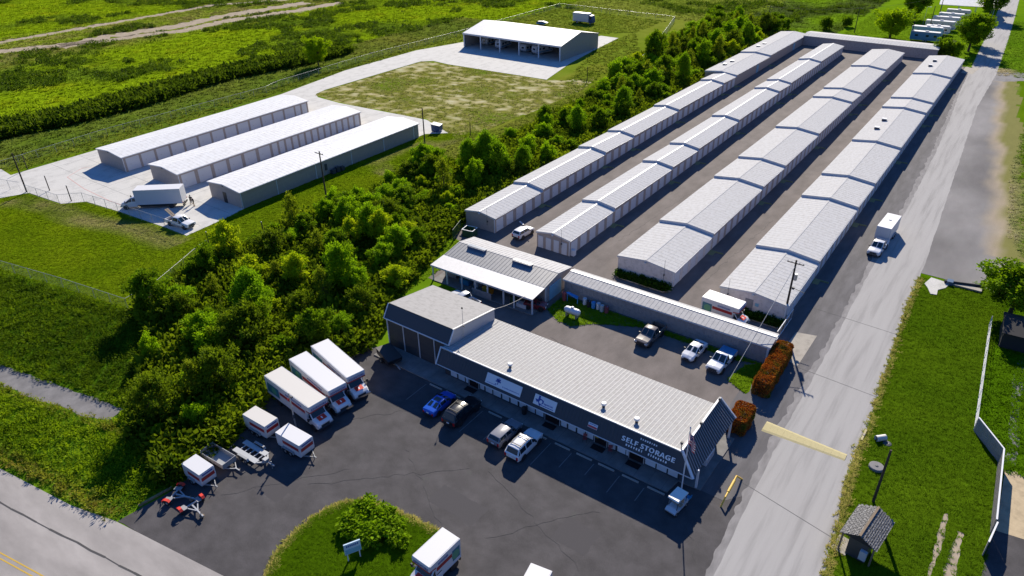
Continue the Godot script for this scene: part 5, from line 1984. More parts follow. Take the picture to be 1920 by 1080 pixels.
func tow_dolly(label: String, at: Vector3, turn: float) -> void:
	var o := thing("tow_dolly", label, "tow dolly", at, turn, "tow dollies by the road corner")
	var b := MB.new()
	b.bar(Vector3(0.2, 0.42, 0), Vector3(2.3, 0.4, 0), 0.14)
	b.bar(Vector3(0.2, 0.42, 0.55), Vector3(1.3, 0.42, 0), 0.1)
	b.bar(Vector3(0.2, 0.42, -0.55), Vector3(1.3, 0.42, 0), 0.1)
	put(o, "tongue", b, M.galvanised)
	b = MB.new()
	b.bar(Vector3(0, 0.4, -1.05), Vector3(0, 0.4, 1.05), 0.14)
	put(o, "axle_beam", b, M.galvanised)
	for s in [-1.0, 1.0]:
		b = MB.new()
		b.sweep(PackedVector2Array([Vector2(-0.5, 0.35), Vector2(0.35, 0.48), Vector2(0.35, 0.56), Vector2(-0.5, 0.43)]), "z", s * 0.5, s * 0.92)
		put(o, "wheel_pan", b, M.trailer_grey)
		b = MB.new()
		b.sweep(PackedVector2Array([Vector2(-0.42, 0.62), Vector2(-0.2, 0.8), Vector2(0.2, 0.8), Vector2(0.42, 0.62), Vector2(0.36, 0.58), Vector2(0.17, 0.74), Vector2(-0.17, 0.74), Vector2(-0.36, 0.58)]), "z", s * 0.98, s * 1.28)
		put(o, "fender", b, M.orange_red)
		b = MB.new()
		b.box(Vector3(-0.45, 0.5, s * 1.12), Vector3(0.06, 0.2, 0.3))
		put(o, "taillight", b, M.lamp_red)
	wheel_pair(o, 0.0, 2.25, 0.32, 0.2)
	b = MB.new()
	b.lathe(Vector3(1.95, 0.1, 0), Vector3.UP, [[0, 0.2], [0.12, 0.24], [0.2, 0.2], [0.2, 0.0]], 12)
	b.bar(Vector3(1.95, 0.0, 0), Vector3(1.95, 0.7, 0), 0.06)
	put(o, "jack", b, M.old_wood)


func make_vehicles() -> void:
	var up := 0.02
	# three moving trucks side by side
	box_truck("moving truck nearest the trailers, red hood panel, pole before it", Vector3(-57.5, up, -37.2), deg_to_rad(-6.0), 8.1, 3.32, {"roof": "box_cream", "group": "moving trucks parked side by side"})
	box_truck("middle one of the three moving trucks parked side by side", Vector3(-57.7, up, -40.6), deg_to_rad(-10.0), 8.0, 3.32, {"group": "moving trucks parked side by side"})
	box_truck("moving truck nearest the garage of the three side by side", Vector3(-57.7, up, -43.7), deg_to_rad(-13.0), 7.9, 3.32, {"group": "moving trucks parked side by side"})
	box_truck("short moving truck on the edge of the grassy island", Vector3(-30.2, up + 0.02, -29.2), deg_to_rad(-92.5), 3.1, 3.25, {"half": 1.02, "paint": "paint_white"})
	box_truck("white truck roof cut off by the lower frame edge", Vector3(-21.2, up, -30.9), deg_to_rad(-80.0), 3.1, 3.2, {"half": 0.95, "livery": false})
	box_truck("moving truck parked behind the long shed", Vector3(-24.6, up + 0.01, -82.8), deg_to_rad(-3.0), 4.5, 3.25, {})
	box_truck("big white box truck with tall cargo body on the concrete yard", Vector3(-126.0, 0.05, -60.2), deg_to_rad(220), 8.3, 3.75, {"peak": false, "livery": false, "half": 1.25, "cab": 2.9})
	# front parking row, noses to the office
	parked_sedan("parked_car", "bright blue sedan with a sunroof in front of the office", "paint_blue", Vector3(-44.75, up, -46.85), PI / 2 + 0.03, 4.3, 1.4, 0.86)
	parked_suv("black wagon with roof rails beside the blue sedan", "paint_black", Vector3(-41.7, up, -47.2), PI / 2 + 0.02, 5.1, 1.85, 0.97)
	parked_suv("grey hatchback beside the white sport utility car", "paint_grey", Vector3(-35.55, up, -47.05), PI / 2 - 0.03, 4.3, 1.55, 0.87, false)
	parked_suv("white sport utility car with roof rack before the office", "paint_white", Vector3(-32.8, up, -46.75), PI / 2, 4.8, 1.78, 0.92)
	var roofs := MB.new()
	roofs.box(Vector3(-0.3, 1.425, 0), Vector3(0.6, 0.02, 0.75))
	put(get_node("parked_car"), "sunroof", roofs, M.car_glass)
	# behind the office
	pickup("bronze pickup behind the office facing its roof", "paint_bronze", Vector3(-30.95, up + 0.01, -73.1), -PI / 2 - 0.05, 5.2)
	parked_sedan("parked_car", "white sedan with dark sunroof by the long shed", "paint_white", Vector3(-24.85, up + 0.01, -73.2), -PI / 2 - 0.08, 4.3, 1.45, 0.87)
	pickup("white pickup with a blue bed cover by the long shed", "paint_white", Vector3(-21.2, up + 0.01, -73.0), -PI / 2 - 0.06, 5.1, 1.4, "paint_teal")
	parked_suv("white hatchback parked between the first two storage rows", "paint_white", Vector3(-62.15, up + 0.01, -88.7), PI / 2 - 0.05, 4.2, 1.6, 0.87, false)
	pickup("grey pickup with white cab roof before the workshop porch", "paint_silver", Vector3(-56.6, up + 0.01, -66.0), PI - 0.15, 5.2)
	parked_sedan("parked_car", "dark red car tucked against the workshop's end wall", "paint_red", Vector3(-47.6, 0.13, -70.9), 0.3, 3.2, 1.2, 0.75)
	# pickup towing a trailer up the side road
	var tug := pickup("white pickup towing a tall cargo trailer on the side road", "paint_white", Vector3(-12.15, 0.04, -115.9), -PI / 2 - 0.06, 5.4)
	var tr := cargo_trailer("tall white cargo trailer towed behind a white pickup", Vector3(-12.2, 0.04, -122.4), -PI / 2 - 0.05, 6.3, 2.75, 1.1, {"livery": false})
	tr.set_meta("group", "")
	tr.remove_meta("group")
	var b := MB.new()
	b.box(Vector3(-0.4, 2.83, 0), Vector3(0.35, 0.08, 0.35))
	put(tr, "roof_hatch", b, M.gutter)
	# rental trailers along the left edge of the lot
	cargo_trailer("cream topped cargo trailer nearest the moving trucks' rear", Vector3(-58.3, up, -32.5), 0.02, 3.75, 2.1, 0.9, {"roof": "box_cream"})
	cargo_trailer("white topped cargo trailer beside the car hauler, pole shadow on its roof", Vector3(-52.9, up, -32.7), 0.02, 3.8, 2.1, 0.92)
	cargo_trailer("small white cargo trailer between open trailer and tow dollies", Vector3(-57.5, up, -24.2), 0.02, 2.95, 2.0, 0.85, {"axles": [-0.2]})
	var o := thing("utility_trailer", "open grey utility trailer with low sides", "trailer", Vector3(-58.2, up, -26.8), 0.05, "rental trailers along the lot edge")
	b = MB.new()
	b.span(-1.8, 1.8, 0.42, 0.5, -0.8, 0.8)
	put(o, "floor", b, M.trailer_grey)
	for s in [-1.0, 1.0]:
		b = MB.new()
		b.span(-1.8, 1.8, 0.5, 1.05, s * 0.8, s * 0.85)
		put(o, "side_panel", b, M.galvanised)
	b = MB.new()
	b.span(1.75, 1.8, 0.5, 1.05, -0.8, 0.8)
	b.span(-1.8, -1.75, 0.5, 1.25, -0.8, 0.8)
	put(o, "end_panel", b, M.trailer_grey)
	b = MB.new()
	b.bar(Vector3(1.8, 0.42, 0.6), Vector3(2.8, 0.42, 0), 0.08)
	b.bar(Vector3(1.8, 0.42, -0.6), Vector3(2.8, 0.42, 0), 0.08)
	b.bar(Vector3(2.6, 0.42, 0), Vector3(3.3, 0.42, 0), 0.1)
	put(o, "tongue", b, M.galvanised)
	wheel_pair(o, -0.2, 1.9, 0.32, 0.2)
	o = thing("car_hauler", "open car-hauling trailer with two runway decks and ladder bars", "trailer", Vector3(-56.0, up, -29.3), 0.03, "rental trailers along the lot edge")
	for s in [-1.0, 1.0]:
		b = MB.new()
		b.span(-2.0, 1.7, 0.5, 0.6, s * 0.35, s * 0.95)
		put(o, "runway", b, M.galvanised)
		b = MB.new()
		b.sweep(PackedVector2Array([Vector2(-0.9, 0.6), Vector2(-0.75, 0.85), Vector2(0.75, 0.85), Vector2(0.9, 0.6), Vector2(0.82, 0.6), Vector2(0.68, 0.78), Vector2(-0.68, 0.78), Vector2(-0.82, 0.6)]), "z", s * 0.98, s * 1.22)
		put(o, "fender", b, M.trailer_grey)
	for i in 5:
		b = MB.new()
		b.bar(Vector3(-1.4 + i * 0.7, 0.52, -0.36), Vector3(-1.4 + i * 0.7, 0.52, 0.36), 0.1)
		put(o, "cross_bar", b, M.steel)
	b = MB.new()
	for s in [-1.0, 1.0]:
		b.bar(Vector3(1.5, 0.5, s * 0.9), Vector3(2.6, 0.5, 0.0), 0.14)
	b.bar(Vector3(2.5, 0.5, 0), Vector3(3.6, 0.5, 0), 0.14)
	b.bar(Vector3(3.2, 0, 0), Vector3(3.2, 0.9, 0), 0.1)
	b.box(Vector3(2.3, 0.7, 0), Vector3(0.5, 0.3, 0.5))
	put(o, "tongue", b, M.galvanised)
	wheel_pair(o, -0.4, 2.2, 0.33, 0.2)
	wheel_pair(o, 0.4, 2.2, 0.33, 0.2)
	tow_dolly("red fendered tow dolly against the grass edge", Vector3(-57.55, up, -21.2), 0.35)
	tow_dolly("red fendered tow dolly out on the open asphalt", Vector3(-54.95, up, -21.4), -0.1)
	# black open trailer in the shade of the garage
	o = thing("dump_trailer", "black high-sided trailer in the shade before the garage", "trailer", Vector3(-55.9, up, -50.1), -0.35)
	b = MB.new()
	b.sweep(PackedVector2Array([Vector2(-1.7, 0.5), Vector2(1.5, 0.5), Vector2(1.75, 0.9), Vector2(1.75, 1.2), Vector2(-1.7, 1.35)]), "z", -0.95, 0.95)
	put(o, "tub", b, M.paint_black)
	b = MB.new()
	b.sweep(PackedVector2Array([Vector2(-1.75, 1.36), Vector2(1.8, 1.21), Vector2(1.8, 1.25), Vector2(-1.75, 1.4)]), "z", -1.0, 1.0)
	put(o, "tarp", b, M.black_plastic)
	b = MB.new()
	b.bar(Vector3(1.5, 0.45, 0), Vector3(3.0, 0.45, 0), 0.12)
	put(o, "tongue", b, M.galvanised)
	wheel_pair(o, -0.2, 2.15, 0.33, 0.2)
	# golf cart by the flagpole
	o = thing("golf_cart", "small golf cart with blue shaded roof by the flagpole", "golf cart", Vector3(-16.0, up, -48.4), deg_to_rad(-98))
	b = MB.new()
	b.sweep(PackedVector2Array([Vector2(-1.2, 0.35), Vector2(1.15, 0.35), Vector2(1.2, 0.55), Vector2(0.75, 0.85), Vector2(0.45, 0.5), Vector2(-0.2, 0.5), Vector2(-0.3, 0.8), Vector2(-1.2, 0.8)]), "z", -0.56, 0.56)
	put(o, "body", b, M.paint_silver)
	b = MB.new()
	b.sweep(PackedVector2Array([Vector2(-0.95, 1.83), Vector2(-0.9, 1.92), Vector2(0.75, 1.9), Vector2(0.85, 1.8)]), "z", -0.6, 0.6)
	put(o, "roof", b, M.paint_cream)
	b = MB.new()
	for s in [-1.0, 1.0]:
		b.bar(Vector3(-0.8, 0.8, s * 0.5), Vector3(-0.8, 1.84, s * 0.5), 0.05)
		b.bar(Vector3(0.85, 0.8, s * 0.5), Vector3(0.7, 1.84, s * 0.5), 0.05)
	put(o, "roof_post", b, M.black_plastic)
	b = MB.new()
	b.box(Vector3(-0.15, 0.72, 0), Vector3(0.5, 0.14, 1.0))
	b.box(Vector3(-0.42, 1.0, 0), Vector3(0.12, 0.5, 1.0))
	put(o, "seat", b, M.seat_tan)
	b = MB.new()
	b.quad(Vector3(0.86, 0.85, 0.48), Vector3(0.86, 0.85, -0.48), Vector3(0.72, 1.8, -0.48), Vector3(0.72, 1.8, 0.48))
	put(o, "windshield", b, M.window_glass)
	b = MB.new()
	b.span(-1.9, -1.2, 0.45, 0.52, -0.55, 0.55)
	for s in [-1.0, 1.0]:
		b.span(-1.9, -1.2, 0.52, 0.8, s * 0.5, s * 0.55)
	put(o, "cargo_bed", b, M.paint_teal)
	wheel_pair(o, -0.85, 1.0, 0.24, 0.2)
	wheel_pair(o, 0.85, 1.0, 0.24, 0.2)
	# left complex: pickup with boards, van on the far grass, campers under the canopy
	var pk := pickup("white pickup carrying boards over its tailgate beside the box truck", "paint_white", Vector3(-114.3, 0.05, -58.1), deg_to_rad(8), 5.6, 2.3)
	for s in [-0.3, 0.1]:
		b = MB.new()
		b.bar(Vector3(-0.9, 1.2, s), Vector3(-3.2, 2.5, s - 0.1), 0.3, 0.05)
		put(pk, "board", b, M.deck_wood)
	o = thing("box_van", "pale box van standing on the far mown grass", "van", Vector3(-149.2, 0.0, -255.3), 0.02)
	b = MB.new()
	b.sweep(PackedVector2Array([Vector2(-4.4, 0.8), Vector2(2.6, 0.8), Vector2(2.6, 3.75), Vector2(2.5, 3.9), Vector2(-4.4, 3.9)]), "z", -1.25, 1.25)
	put(o, "cargo_box", b, M.box_white)
	b = MB.new()
	b.sweep(PackedVector2Array([Vector2(2.6, 0.6), Vector2(4.3, 0.6), Vector2(4.3, 1.7), Vector2(3.9, 3.2), Vector2(2.6, 3.3)]), "z", -1.15, 1.15)
	put(o, "cab", b, M.bin_blue)
	for s in [-1.0, 1.0]:
		b = MB.new()
		b.box(Vector3(3.35, 2.3, s * 1.16), Vector3(0.9, 0.8, 0.02))
		put(o, "side_window", b, M.car_glass)
	b = MB.new()
	b.span(-4.4, 3.0, 0.5, 0.8, -0.5, 0.5)
	put(o, "chassis", b, M.black_plastic)
	wheel_pair(o, -2.4, 2.2, 0.5, 0.3)
	wheel_pair(o, 3.4, 2.2, 0.5, 0.3)
	camper("grey camper trailer deepest in the canopy's left bay", Vector3(-157.3, 0.05, -205), -PI / 2, 6.5, 2.6, "box_cream", true)
	camper("white camper with a dark rear window in the canopy's second bay", Vector3(-150.3, 0.05, -203.2), -PI / 2 + 0.1, 7.0, 2.9, "box_white", true)
	camper("tan camper set back in the canopy's third bay", Vector3(-143.2, 0.05, -207.5), -PI / 2, 6.0, 2.6, "box_cream", true)
	camper("small white camper beside the canopy's middle post", Vector3(-139.9, 0.05, -203.3), -PI / 2 - 0.1, 6.0, 2.6, "box_white", true)
	camper("largest white camper under the canopy's right half", Vector3(-134.2, 0.05, -203.0), -PI / 2 - 0.25, 7.2, 3.0, "box_white", true)
	# covered boat behind the canopy
	o = thing("covered_boat", "dark covered boat on the grass behind the canopy", "boat", Vector3(-161.5, 0, -244), 0.3)
	o.scale = Vector3.ONE * 0.75
	b = MB.new()
	b.sweep(PackedVector2Array([Vector2(-2.8, 0.5), Vector2(1.6, 0.45), Vector2(3.0, 1.2), Vector2(-2.8, 1.2)]), "z", -1.0, 1.0)
	put(o, "hull", b, M.paint_teal)
	b = MB.new()
	b.sweep(PackedVector2Array([Vector2(-2.9, 1.2), Vector2(3.1, 1.2), Vector2(0.6, 1.9), Vector2(-2.0, 1.8)]), "z", -1.05, 1.05)
	put(o, "cover", b, M.bin_blue)
	wheel_pair(o, -0.6, 1.9, 0.3, 0.2)
	# the line of campers by the trees at the end of the side road
	var rv := [[-33.5, -288.5, 9.5, 3.2, "paint_teal", "blue and white motor home nearest the yard's end wall"], [-34.5, -297.5, 10.0, 3.3, "box_white", "long white camper behind the blue motor home"], [-32.0, -303.0, 8.0, 3.0, "box_white", "third camper of the line beside the shade trees"], [-32.5, -312.0, 10.0, 3.2, "box_cream", "cream camper halfway along the camper line"], [-31.0, -321.0, 11.0, 3.3, "box_white", "white camper with a blue lower band halfway along the line"], [-31.5, -331.0, 9.0, 3.1, "box_white", "camper just before the far awning roof"], [-30.5, -341.0, 8.5, 3.1, "box_cream", "small camper partly hidden by the far awning"]]
	for q in rv:
		camper(q[5], Vector3(q[0], 0, q[1]), 0.05, q[2], q[3], q[4], false)
	parked_sedan("parked_car", "dark red car parked beside the blue motor home", "paint_red", Vector3(-24.5, 0, -287), 0.05, 4.6, 1.45, 0.9)
	# people loading the box truck
	person("person in dark clothes lifting at the box truck's open rear", Vector3(-121.2, 0.06, -64.6), 2.2, "cloth_dark", "cloth_dark")
	person("person in tan trousers behind the box truck", Vector3(-119.9, 0.06, -64.4), -2.4, "cloth_dark", "cloth_tan")


func camper(label: String, at: Vector3, turn: float, ln: float, h: float, m: String, stored: bool) -> void:
	var o := thing("camper_trailer", label, "camper", at, turn, "campers under the canopy" if stored else "campers lined up by the shade trees")
	var b := MB.new()
	b.sweep(PackedVector2Array([Vector2(-ln / 2, 0.75), Vector2(-ln / 2 + 0.3, 0.5), Vector2(ln / 2 - 0.5, 0.5), Vector2(ln / 2, 1.1), Vector2(ln / 2 - 0.15, h - 0.4), Vector2(ln / 2 - 0.6, h), Vector2(-ln / 2 + 0.15, h), Vector2(-ln / 2, h - 0.2)]), "z", -1.2, 1.2)
	put(o, "body", b, M[m])
	b = MB.new()
	b.span(-ln / 2 + 0.2, ln / 2 - 0.6, h, h + 0.03, -1.15, 1.15)
	put(o, "roof", b, M.box_white)
	b = MB.new()
	b.span(-0.5, 0.5, h + 0.03, h + 0.3, -0.4, 0.4)
	put(o, "air_conditioner", b, M.gutter)
	for s in [-1.0, 1.0]:
		b = MB.new()
		b.box(Vector3(0, 0.95, s * 1.205), Vector3(ln * 0.95, 0.3, 0.012))
		put(o, "stripe", b, M.paint_teal)
		for x in [-0.3, 0.05, 0.3]:
			b = MB.new()
			b.box(Vector3(ln * x, h * 0.62, s * 1.21), Vector3(0.9, 0.6, 0.02))
			put(o, "window", b, M.car_glass)
	for e in [-1.0, 1.0]:
		b = MB.new()
		b.box(Vector3(e * (ln / 2 - 0.06), h * 0.62, 0), Vector3(0.1, 0.55, 1.0))
		put(o, "window", b, M.car_glass)
	b = MB.new()
	b.bar(Vector3(ln / 2 - 0.3, 0.5, 0), Vector3(ln / 2 + 0.9, 0.5, 0), 0.12)
	put(o, "tongue", b, M.black_plastic)
	wheel_pair(o, -0.4, 2.2, 0.34, 0.22)
	wheel_pair(o, 0.35, 2.2, 0.34, 0.22)


func person(label: String, at: Vector3, turn: float, top: String, legs: String) -> void:
	var o := thing("person", label, "person", at, turn)
	var limb := func(pts: Array, k: int) -> MB:
		var b := MB.new()
		for i in pts.size() - 1:
			b.tube(pts[i][0], pts[i + 1][0], pts[i][1], pts[i + 1][1], k)
		return b
	var b: MB = limb.call([[Vector3(0, 0.95, 0), 0.15], [Vector3(0.04, 1.15, 0), 0.14], [Vector3(0.1, 1.4, 0), 0.17], [Vector3(0.13, 1.48, 0), 0.08], [Vector3(0.15, 1.55, 0), 0.06]], 10)
	for s in [-1.0, 1.0]:
		for seg in [[Vector3(0.1, 1.42, s * 0.18), Vector3(0.24, 1.18, s * 0.24), 0.055, 0.045], [Vector3(0.24, 1.18, s * 0.24), Vector3(0.48, 1.2, s * 0.16), 0.045, 0.035], [Vector3(0.0, 0.95, s * 0.09), Vector3(0.06, 0.5, s * 0.11), 0.09, 0.065], [Vector3(0.06, 0.5, s * 0.11), Vector3(-0.04 + s * 0.12, 0.08, s * 0.12), 0.065, 0.045], [Vector3(-0.04 + s * 0.12, 0.05, s * 0.12), Vector3(0.14 + s * 0.12, 0.04, s * 0.12), 0.05, 0.04]]:
			b.tube(seg[0], seg[1], seg[2], seg[3], 8)
	b.lathe(Vector3(0.17, 1.52, 0), Vector3.UP, [[0, 0.05], [0.05, 0.085], [0.13, 0.1], [0.21, 0.085], [0.25, 0.0]], 10)
	put(o, "body", b, M.skin)
	b = MB.new()
	b.lathe(Vector3(0.155, 1.58, 0), Vector3.UP, [[0.06, 0.108], [0.14, 0.11], [0.2, 0.085], [0.225, 0.0]], 10)
	put(o, "hair", b, M.cloth_dark)
	b = limb.call([[Vector3(0, 0.93, 0), 0.165], [Vector3(0.04, 1.15, 0), 0.155], [Vector3(0.1, 1.41, 0), 0.185], [Vector3(0.12, 1.47, 0), 0.1]], 10)
	for s in [-1.0, 1.0]:
		b.tube(Vector3(0.1, 1.42, s * 0.18), Vector3(0.22, 1.22, s * 0.235), 0.07, 0.06, 8)
	put(o, "shirt", b, M[top])
	b = MB.new()
	for s in [-1.0, 1.0]:
		b.tube(Vector3(0.0, 0.97, s * 0.085), Vector3(0.06, 0.5, s * 0.11), 0.1, 0.078, 8)
		b.tube(Vector3(0.06, 0.5, s * 0.11), Vector3(-0.04 + s * 0.12, 0.1, s * 0.12), 0.078, 0.06, 8)
	put(o, "trousers", b, M[legs])


# ------------------------------------------------------------------ poles, signs, small structures

func utility_pole(label: String, at: Vector3, h: float, arms := 1, r := 0.16) -> Node3D:
	var o := thing("utility_pole", label, "utility pole", at, 0.0)
	var b := MB.new()
	b.tube(Vector3(0, -0.3, 0), Vector3(0, h, 0), r, r * 0.7, 10)
	put(o, "pole", b, M.pole_wood)
	for i in arms:
		b = MB.new()
		b.bar(Vector3(-1.1, h - 0.4 - i * 0.9, 0.12), Vector3(1.1, h - 0.4 - i * 0.9, 0.12), 0.1)
		put(o, "cross_arm", b, M.pole_wood)
		for x in [-1.0, -0.5, 0.5, 1.0]:
			b = MB.new()
			b.lathe(Vector3(x, h - 0.35 - i * 0.9, 0.12), Vector3.UP, [[0, 0.03], [0.06, 0.06], [0.15, 0.05], [0.2, 0.0]], 6)
			put(o, "insulator", b, M.galvanised)
	return o


func wire(label: String, a: Vector3, b_: Vector3, sag: float, r := 0.02, m := "wire") -> void:
	var b := MB.new()
	var last := a
	for i in 12:
		var f := (i + 1) / 12.0
		var p := a.lerp(b_, f) - Vector3(0, sag * 4 * f * (1 - f), 0)
		b.tube(last, p, r, r, 4, false)
		last = p
	var o := MeshInstance3D.new()
	o.name = numbered("overhead_wire")
	o.mesh = b.mesh()
	o.material_override = M[m]
	add_child(o)
	tag(o, label, "wire")


func post_lamp(label: String, at: Vector3, h: float) -> void:
	var o := thing("lamp_post", label, "lamp post", at)
	var b := MB.new()
	b.tube(Vector3(0, 0, 0), Vector3(0, h, 0), 0.07, 0.05, 8)
	put(o, "pole", b, M.galvanised)
	b = MB.new()
	b.bar(Vector3(0, h, 0), Vector3(0.9, h + 0.15, 0), 0.06)
	b.box(Vector3(1.1, h + 0.16, 0), Vector3(0.6, 0.12, 0.28))
	put(o, "lamp_head", b, M.trim_white)


func make_street_furniture() -> void:
	var p := utility_pole("tall dark utility pole at the road row's gable", Vector3(-17.95, 0.02, -87.3), 9.4, 1)
	var b := MB.new()
	b.tube(Vector3(0.35, 6.6, 0.1), Vector3(0.35, 7.5, 0.1), 0.22, 0.22, 10)
	put(p, "transformer", b, M.galvanised)
	b = MB.new()
	b.lathe(Vector3(0, 0, 0), Vector3.UP, [[0, 0.45], [0.9, 0.4], [1.0, 0.0]], 10)
	put(p, "base_guard", b, M.apron_concrete)
	b = MB.new()
	b.bar(Vector3(0, 5.4, 0), Vector3(1.9, 5.2, 0.3), 0.06)
	b.box(Vector3(0.35, 5.35, 0.1), Vector3(0.3, 0.3, 0.2))
	put(p, "bracket", b, M.dark_vent)
	wire("pale guy wire from the road pole down to the grass corner", Vector3(-17.95, 8.6, -87.3), Vector3(-19.2, 0.05, -70.4), 0.05, 0.035, "pale_wire")
	wire("pale cable from the workshop porch to the garage roof", Vector3(-48.2, 2.7, -69.2), Vector3(-47.8, 4.7, -61.5), 0.25, 0.03, "pale_wire")
	utility_pole("utility pole before the blank storage wall on the mown grass", Vector3(-99.9, 0, -79.0), 10.3, 1)
	utility_pole("bare utility pole at the corner of the dirt lot", Vector3(-100.7, 0, -107.5), 10.9, 0)
	utility_pole("leaning utility pole at the concrete yard's left gate", Vector3(-153.8, 0, -49.8), 8.0, 0)
	utility_pole("short post at the dirt lot's grassy edge", Vector3(-101.9, 0, -124.3), 3.3, 0, 0.12)
	utility_pole("short post between canopy apron and tree belt", Vector3(-104.6, 0, -182.0), 3.8, 0, 0.12)
	utility_pole("far utility pole behind the yard's end wall", Vector3(-56.8, 0, -290.4), 8.8, 1)
	utility_pole("utility pole on the grass beside the camper line", Vector3(-38.0, 0, -288.4), 7.0, 0)
	utility_pole("second utility pole beside the camper line", Vector3(-35.0, 0, -305.0), 9.0, 0)
	utility_pole("farthest utility pole beyond the camper line", Vector3(-36.0, 0, -331.9), 9.0, 1)
	utility_pole("utility pole among trees behind the last storage sections", Vector3(-84.0, 0, -276.0), 9.0, 1)
	post_lamp("lamp post with pale head beside the camper line", Vector3(-39.0, 0, -318.0), 6.5)
	wire("overhead wire crossing behind the end wall", Vector3(-84.0, 8.6, -276.0), Vector3(-56.8, 8.4, -290.4), 0.5, 0.03)
	wire("overhead wire toward the camper line", Vector3(-56.8, 8.4, -290.4), Vector3(-36.0, 8.6, -331.9), 0.6, 0.03)
	# lamp pole by the moving trucks
	var lp := thing("security_pole", "slim pole before the first moving truck with a small flag", "pole", Vector3(-55.2, 0.02, -34.6))
	b = MB.new()
	b.tube(Vector3(0, 0, 0), Vector3(0, 5.4, 0), 0.09, 0.07, 8)
	put(lp, "pole", b, M.galvanised)
	b = MB.new()
	b.bar(Vector3(0, 5.0, 0), Vector3(0.45, 5.15, 0.1), 0.05)
	b.box(Vector3(0.5, 5.15, 0.1), Vector3(0.3, 0.16, 0.2))
	b.box(Vector3(0.08, 2.2, 0.08), Vector3(0.24, 0.4, 0.16))
	put(lp, "lamp_head", b, M.dark_vent)
	b = MB.new()
	b.box(Vector3(0.0, 4.6, 0.16), Vector3(0.04, 0.3, 0.3))
	put(lp, "flag", b, M.sign_red)
	# flagpole and flag
	var fp := thing("flagpole", "pale flagpole with a striped flag at the office corner", "flagpole", Vector3(-16.45, 0.02, -50.5))
	b = MB.new()
	b.tube(Vector3(0, 0, 0), Vector3(0, 8.5, 0), 0.08, 0.045, 10)
	put(fp, "pole", b, M.trim_white)
	b = MB.new()
	b.lathe(Vector3(0, 8.5, 0), Vector3.UP, [[0, 0.0], [0.02, 0.07], [0.08, 0.09], [0.15, 0.05], [0.17, 0]], 8)
	put(fp, "finial", b, M.chrome)
	var cloth := func(u: float, v: float) -> Vector3:
		# a limp flag hanging from the halyard
		return Vector3(0.06 + u * 0.62 + sin(v * 3.0) * 0.05, 8.2 - v * 1.5 - u * 1.15, 0.12 * sin(u * 9.0 + v * 2.0))
	for s in 9:
		b = MB.new()
		for i in 10:
			var u0 := i / 10.0
			var u1 := (i + 1) / 10.0
			b.quad(cloth.call(u0, (s + 1) / 9.0), cloth.call(u1, (s + 1) / 9.0), cloth.call(u1, s / 9.0), cloth.call(u0, s / 9.0))
		put(fp, "flag_stripe", b, M.flag_red if s % 2 == 0 else M.flag_white)
	b = MB.new()
	for i in 4:
		b.quad(cloth.call(i * 0.1, 0.5) + Vector3(0, 0, 0.012), cloth.call(i * 0.1 + 0.1, 0.5) + Vector3(0, 0, 0.012), cloth.call(i * 0.1 + 0.1, 0.0) + Vector3(0, 0, 0.012), cloth.call(i * 0.1, 0.0) + Vector3(0, 0, 0.012))
	put(fp, "flag_canton", b, M.flag_blue)
	# sign on the island
	var sg := thing("roadside_sign", "small white and blue sign on the grassy island", "sign", Vector3(-37.3, 0.1, -26.3), deg_to_rad(62))
	b = MB.new()
	b.box(Vector3(0, 1.55, 0), Vector3(1.5, 1.3, 0.12))
	put(sg, "panel", b, M.sign_pale)
	b = MB.new()
	b.box(Vector3(0, 1.25, 0), Vector3(1.4, 0.55, 0.15))
	put(sg, "blue_band", b, M.door_blue)
	b = MB.new()
	for i in 7:
		b.box(Vector3(-0.5 + i * 0.165, 1.9, 0), Vector3(0.1, 0.2, 0.16))
	put(sg, "lettering", b, M.sign_blue)
	for x in [-0.55, 0.55]:
		b = MB.new()
		b.span(x - 0.05, x + 0.05, 0, 0.95, -0.05, 0.05)
		put(sg, "post", b, M.trim_white)
	# keypad kiosk with a shingled roof on the right verge
	var k := thing("gate_kiosk", "small kiosk with mottled shingle roof on the right lawn", "kiosk", Vector3(-0.35, 0.0, -54.2), deg_to_rad(-8))
	# ridge runs along z; left slope pale and mottled, right slope dark
	for s in [-1.0, 1.0]:
		b = MB.new()
		var n := 9
		for i in n:
			var f0 := float(i) / n
			var f1 := float(i + 1) / n
			var a := Vector3(s * 0.02, 3.05, 0).lerp(Vector3(s * 1.6, 2.25, 0), f0)
			var c := Vector3(s * 0.02, 3.05, 0).lerp(Vector3(s * 1.6, 2.25, 0), f1)
			b.bar((a + c) / 2 + Vector3(0, 0.02, -2.2), (a + c) / 2 + Vector3(0, 0.02, 2.2), 0.2, 0.04)
			for j in 10:
				var z := -2.1 + j * 0.44 + (0.2 if i % 2 == 0 else 0.0)
				b.box((a + c) / 2 + Vector3(0, 0.055, z), Vector3(0.19, 0.02, 0.36), Basis(Vector3(0, 0, 1), -s * 0.45))
		put(k, "roof_slope", b, M.shingle_pale)
	b = MB.new()
	b.bar(Vector3(0, 3.13, -2.25), Vector3(0, 3.13, 2.25), 0.2, 0.06)
	put(k, "ridge_board", b, M.old_wood)
	b = MB.new()
	b.span(-0.75, 0.9, 0, 2.3, 0.2, 2.0)
	put(k, "cabin", b, M.dark_wall)
	b = MB.new()
	b.tri(Vector3(-1.5, 2.28, 2.1), Vector3(1.5, 2.28, 2.1), Vector3(0, 3.02, 2.1))
	b.tri(Vector3(1.5, 2.28, -2.1), Vector3(-1.5, 2.28, -2.1), Vector3(0, 3.02, -2.1))
	put(k, "gable", b, M.shingle_dark)
	for q in [[-1.35, -2.0], [1.35, -2.0], [-1.35, 2.0], [1.35, 2.0]]:
		b = MB.new()
		b.span(q[0] - 0.07, q[0] + 0.07, 0, 2.4, q[1] - 0.07, q[1] + 0.07)
		put(k, "post", b, M.old_wood)
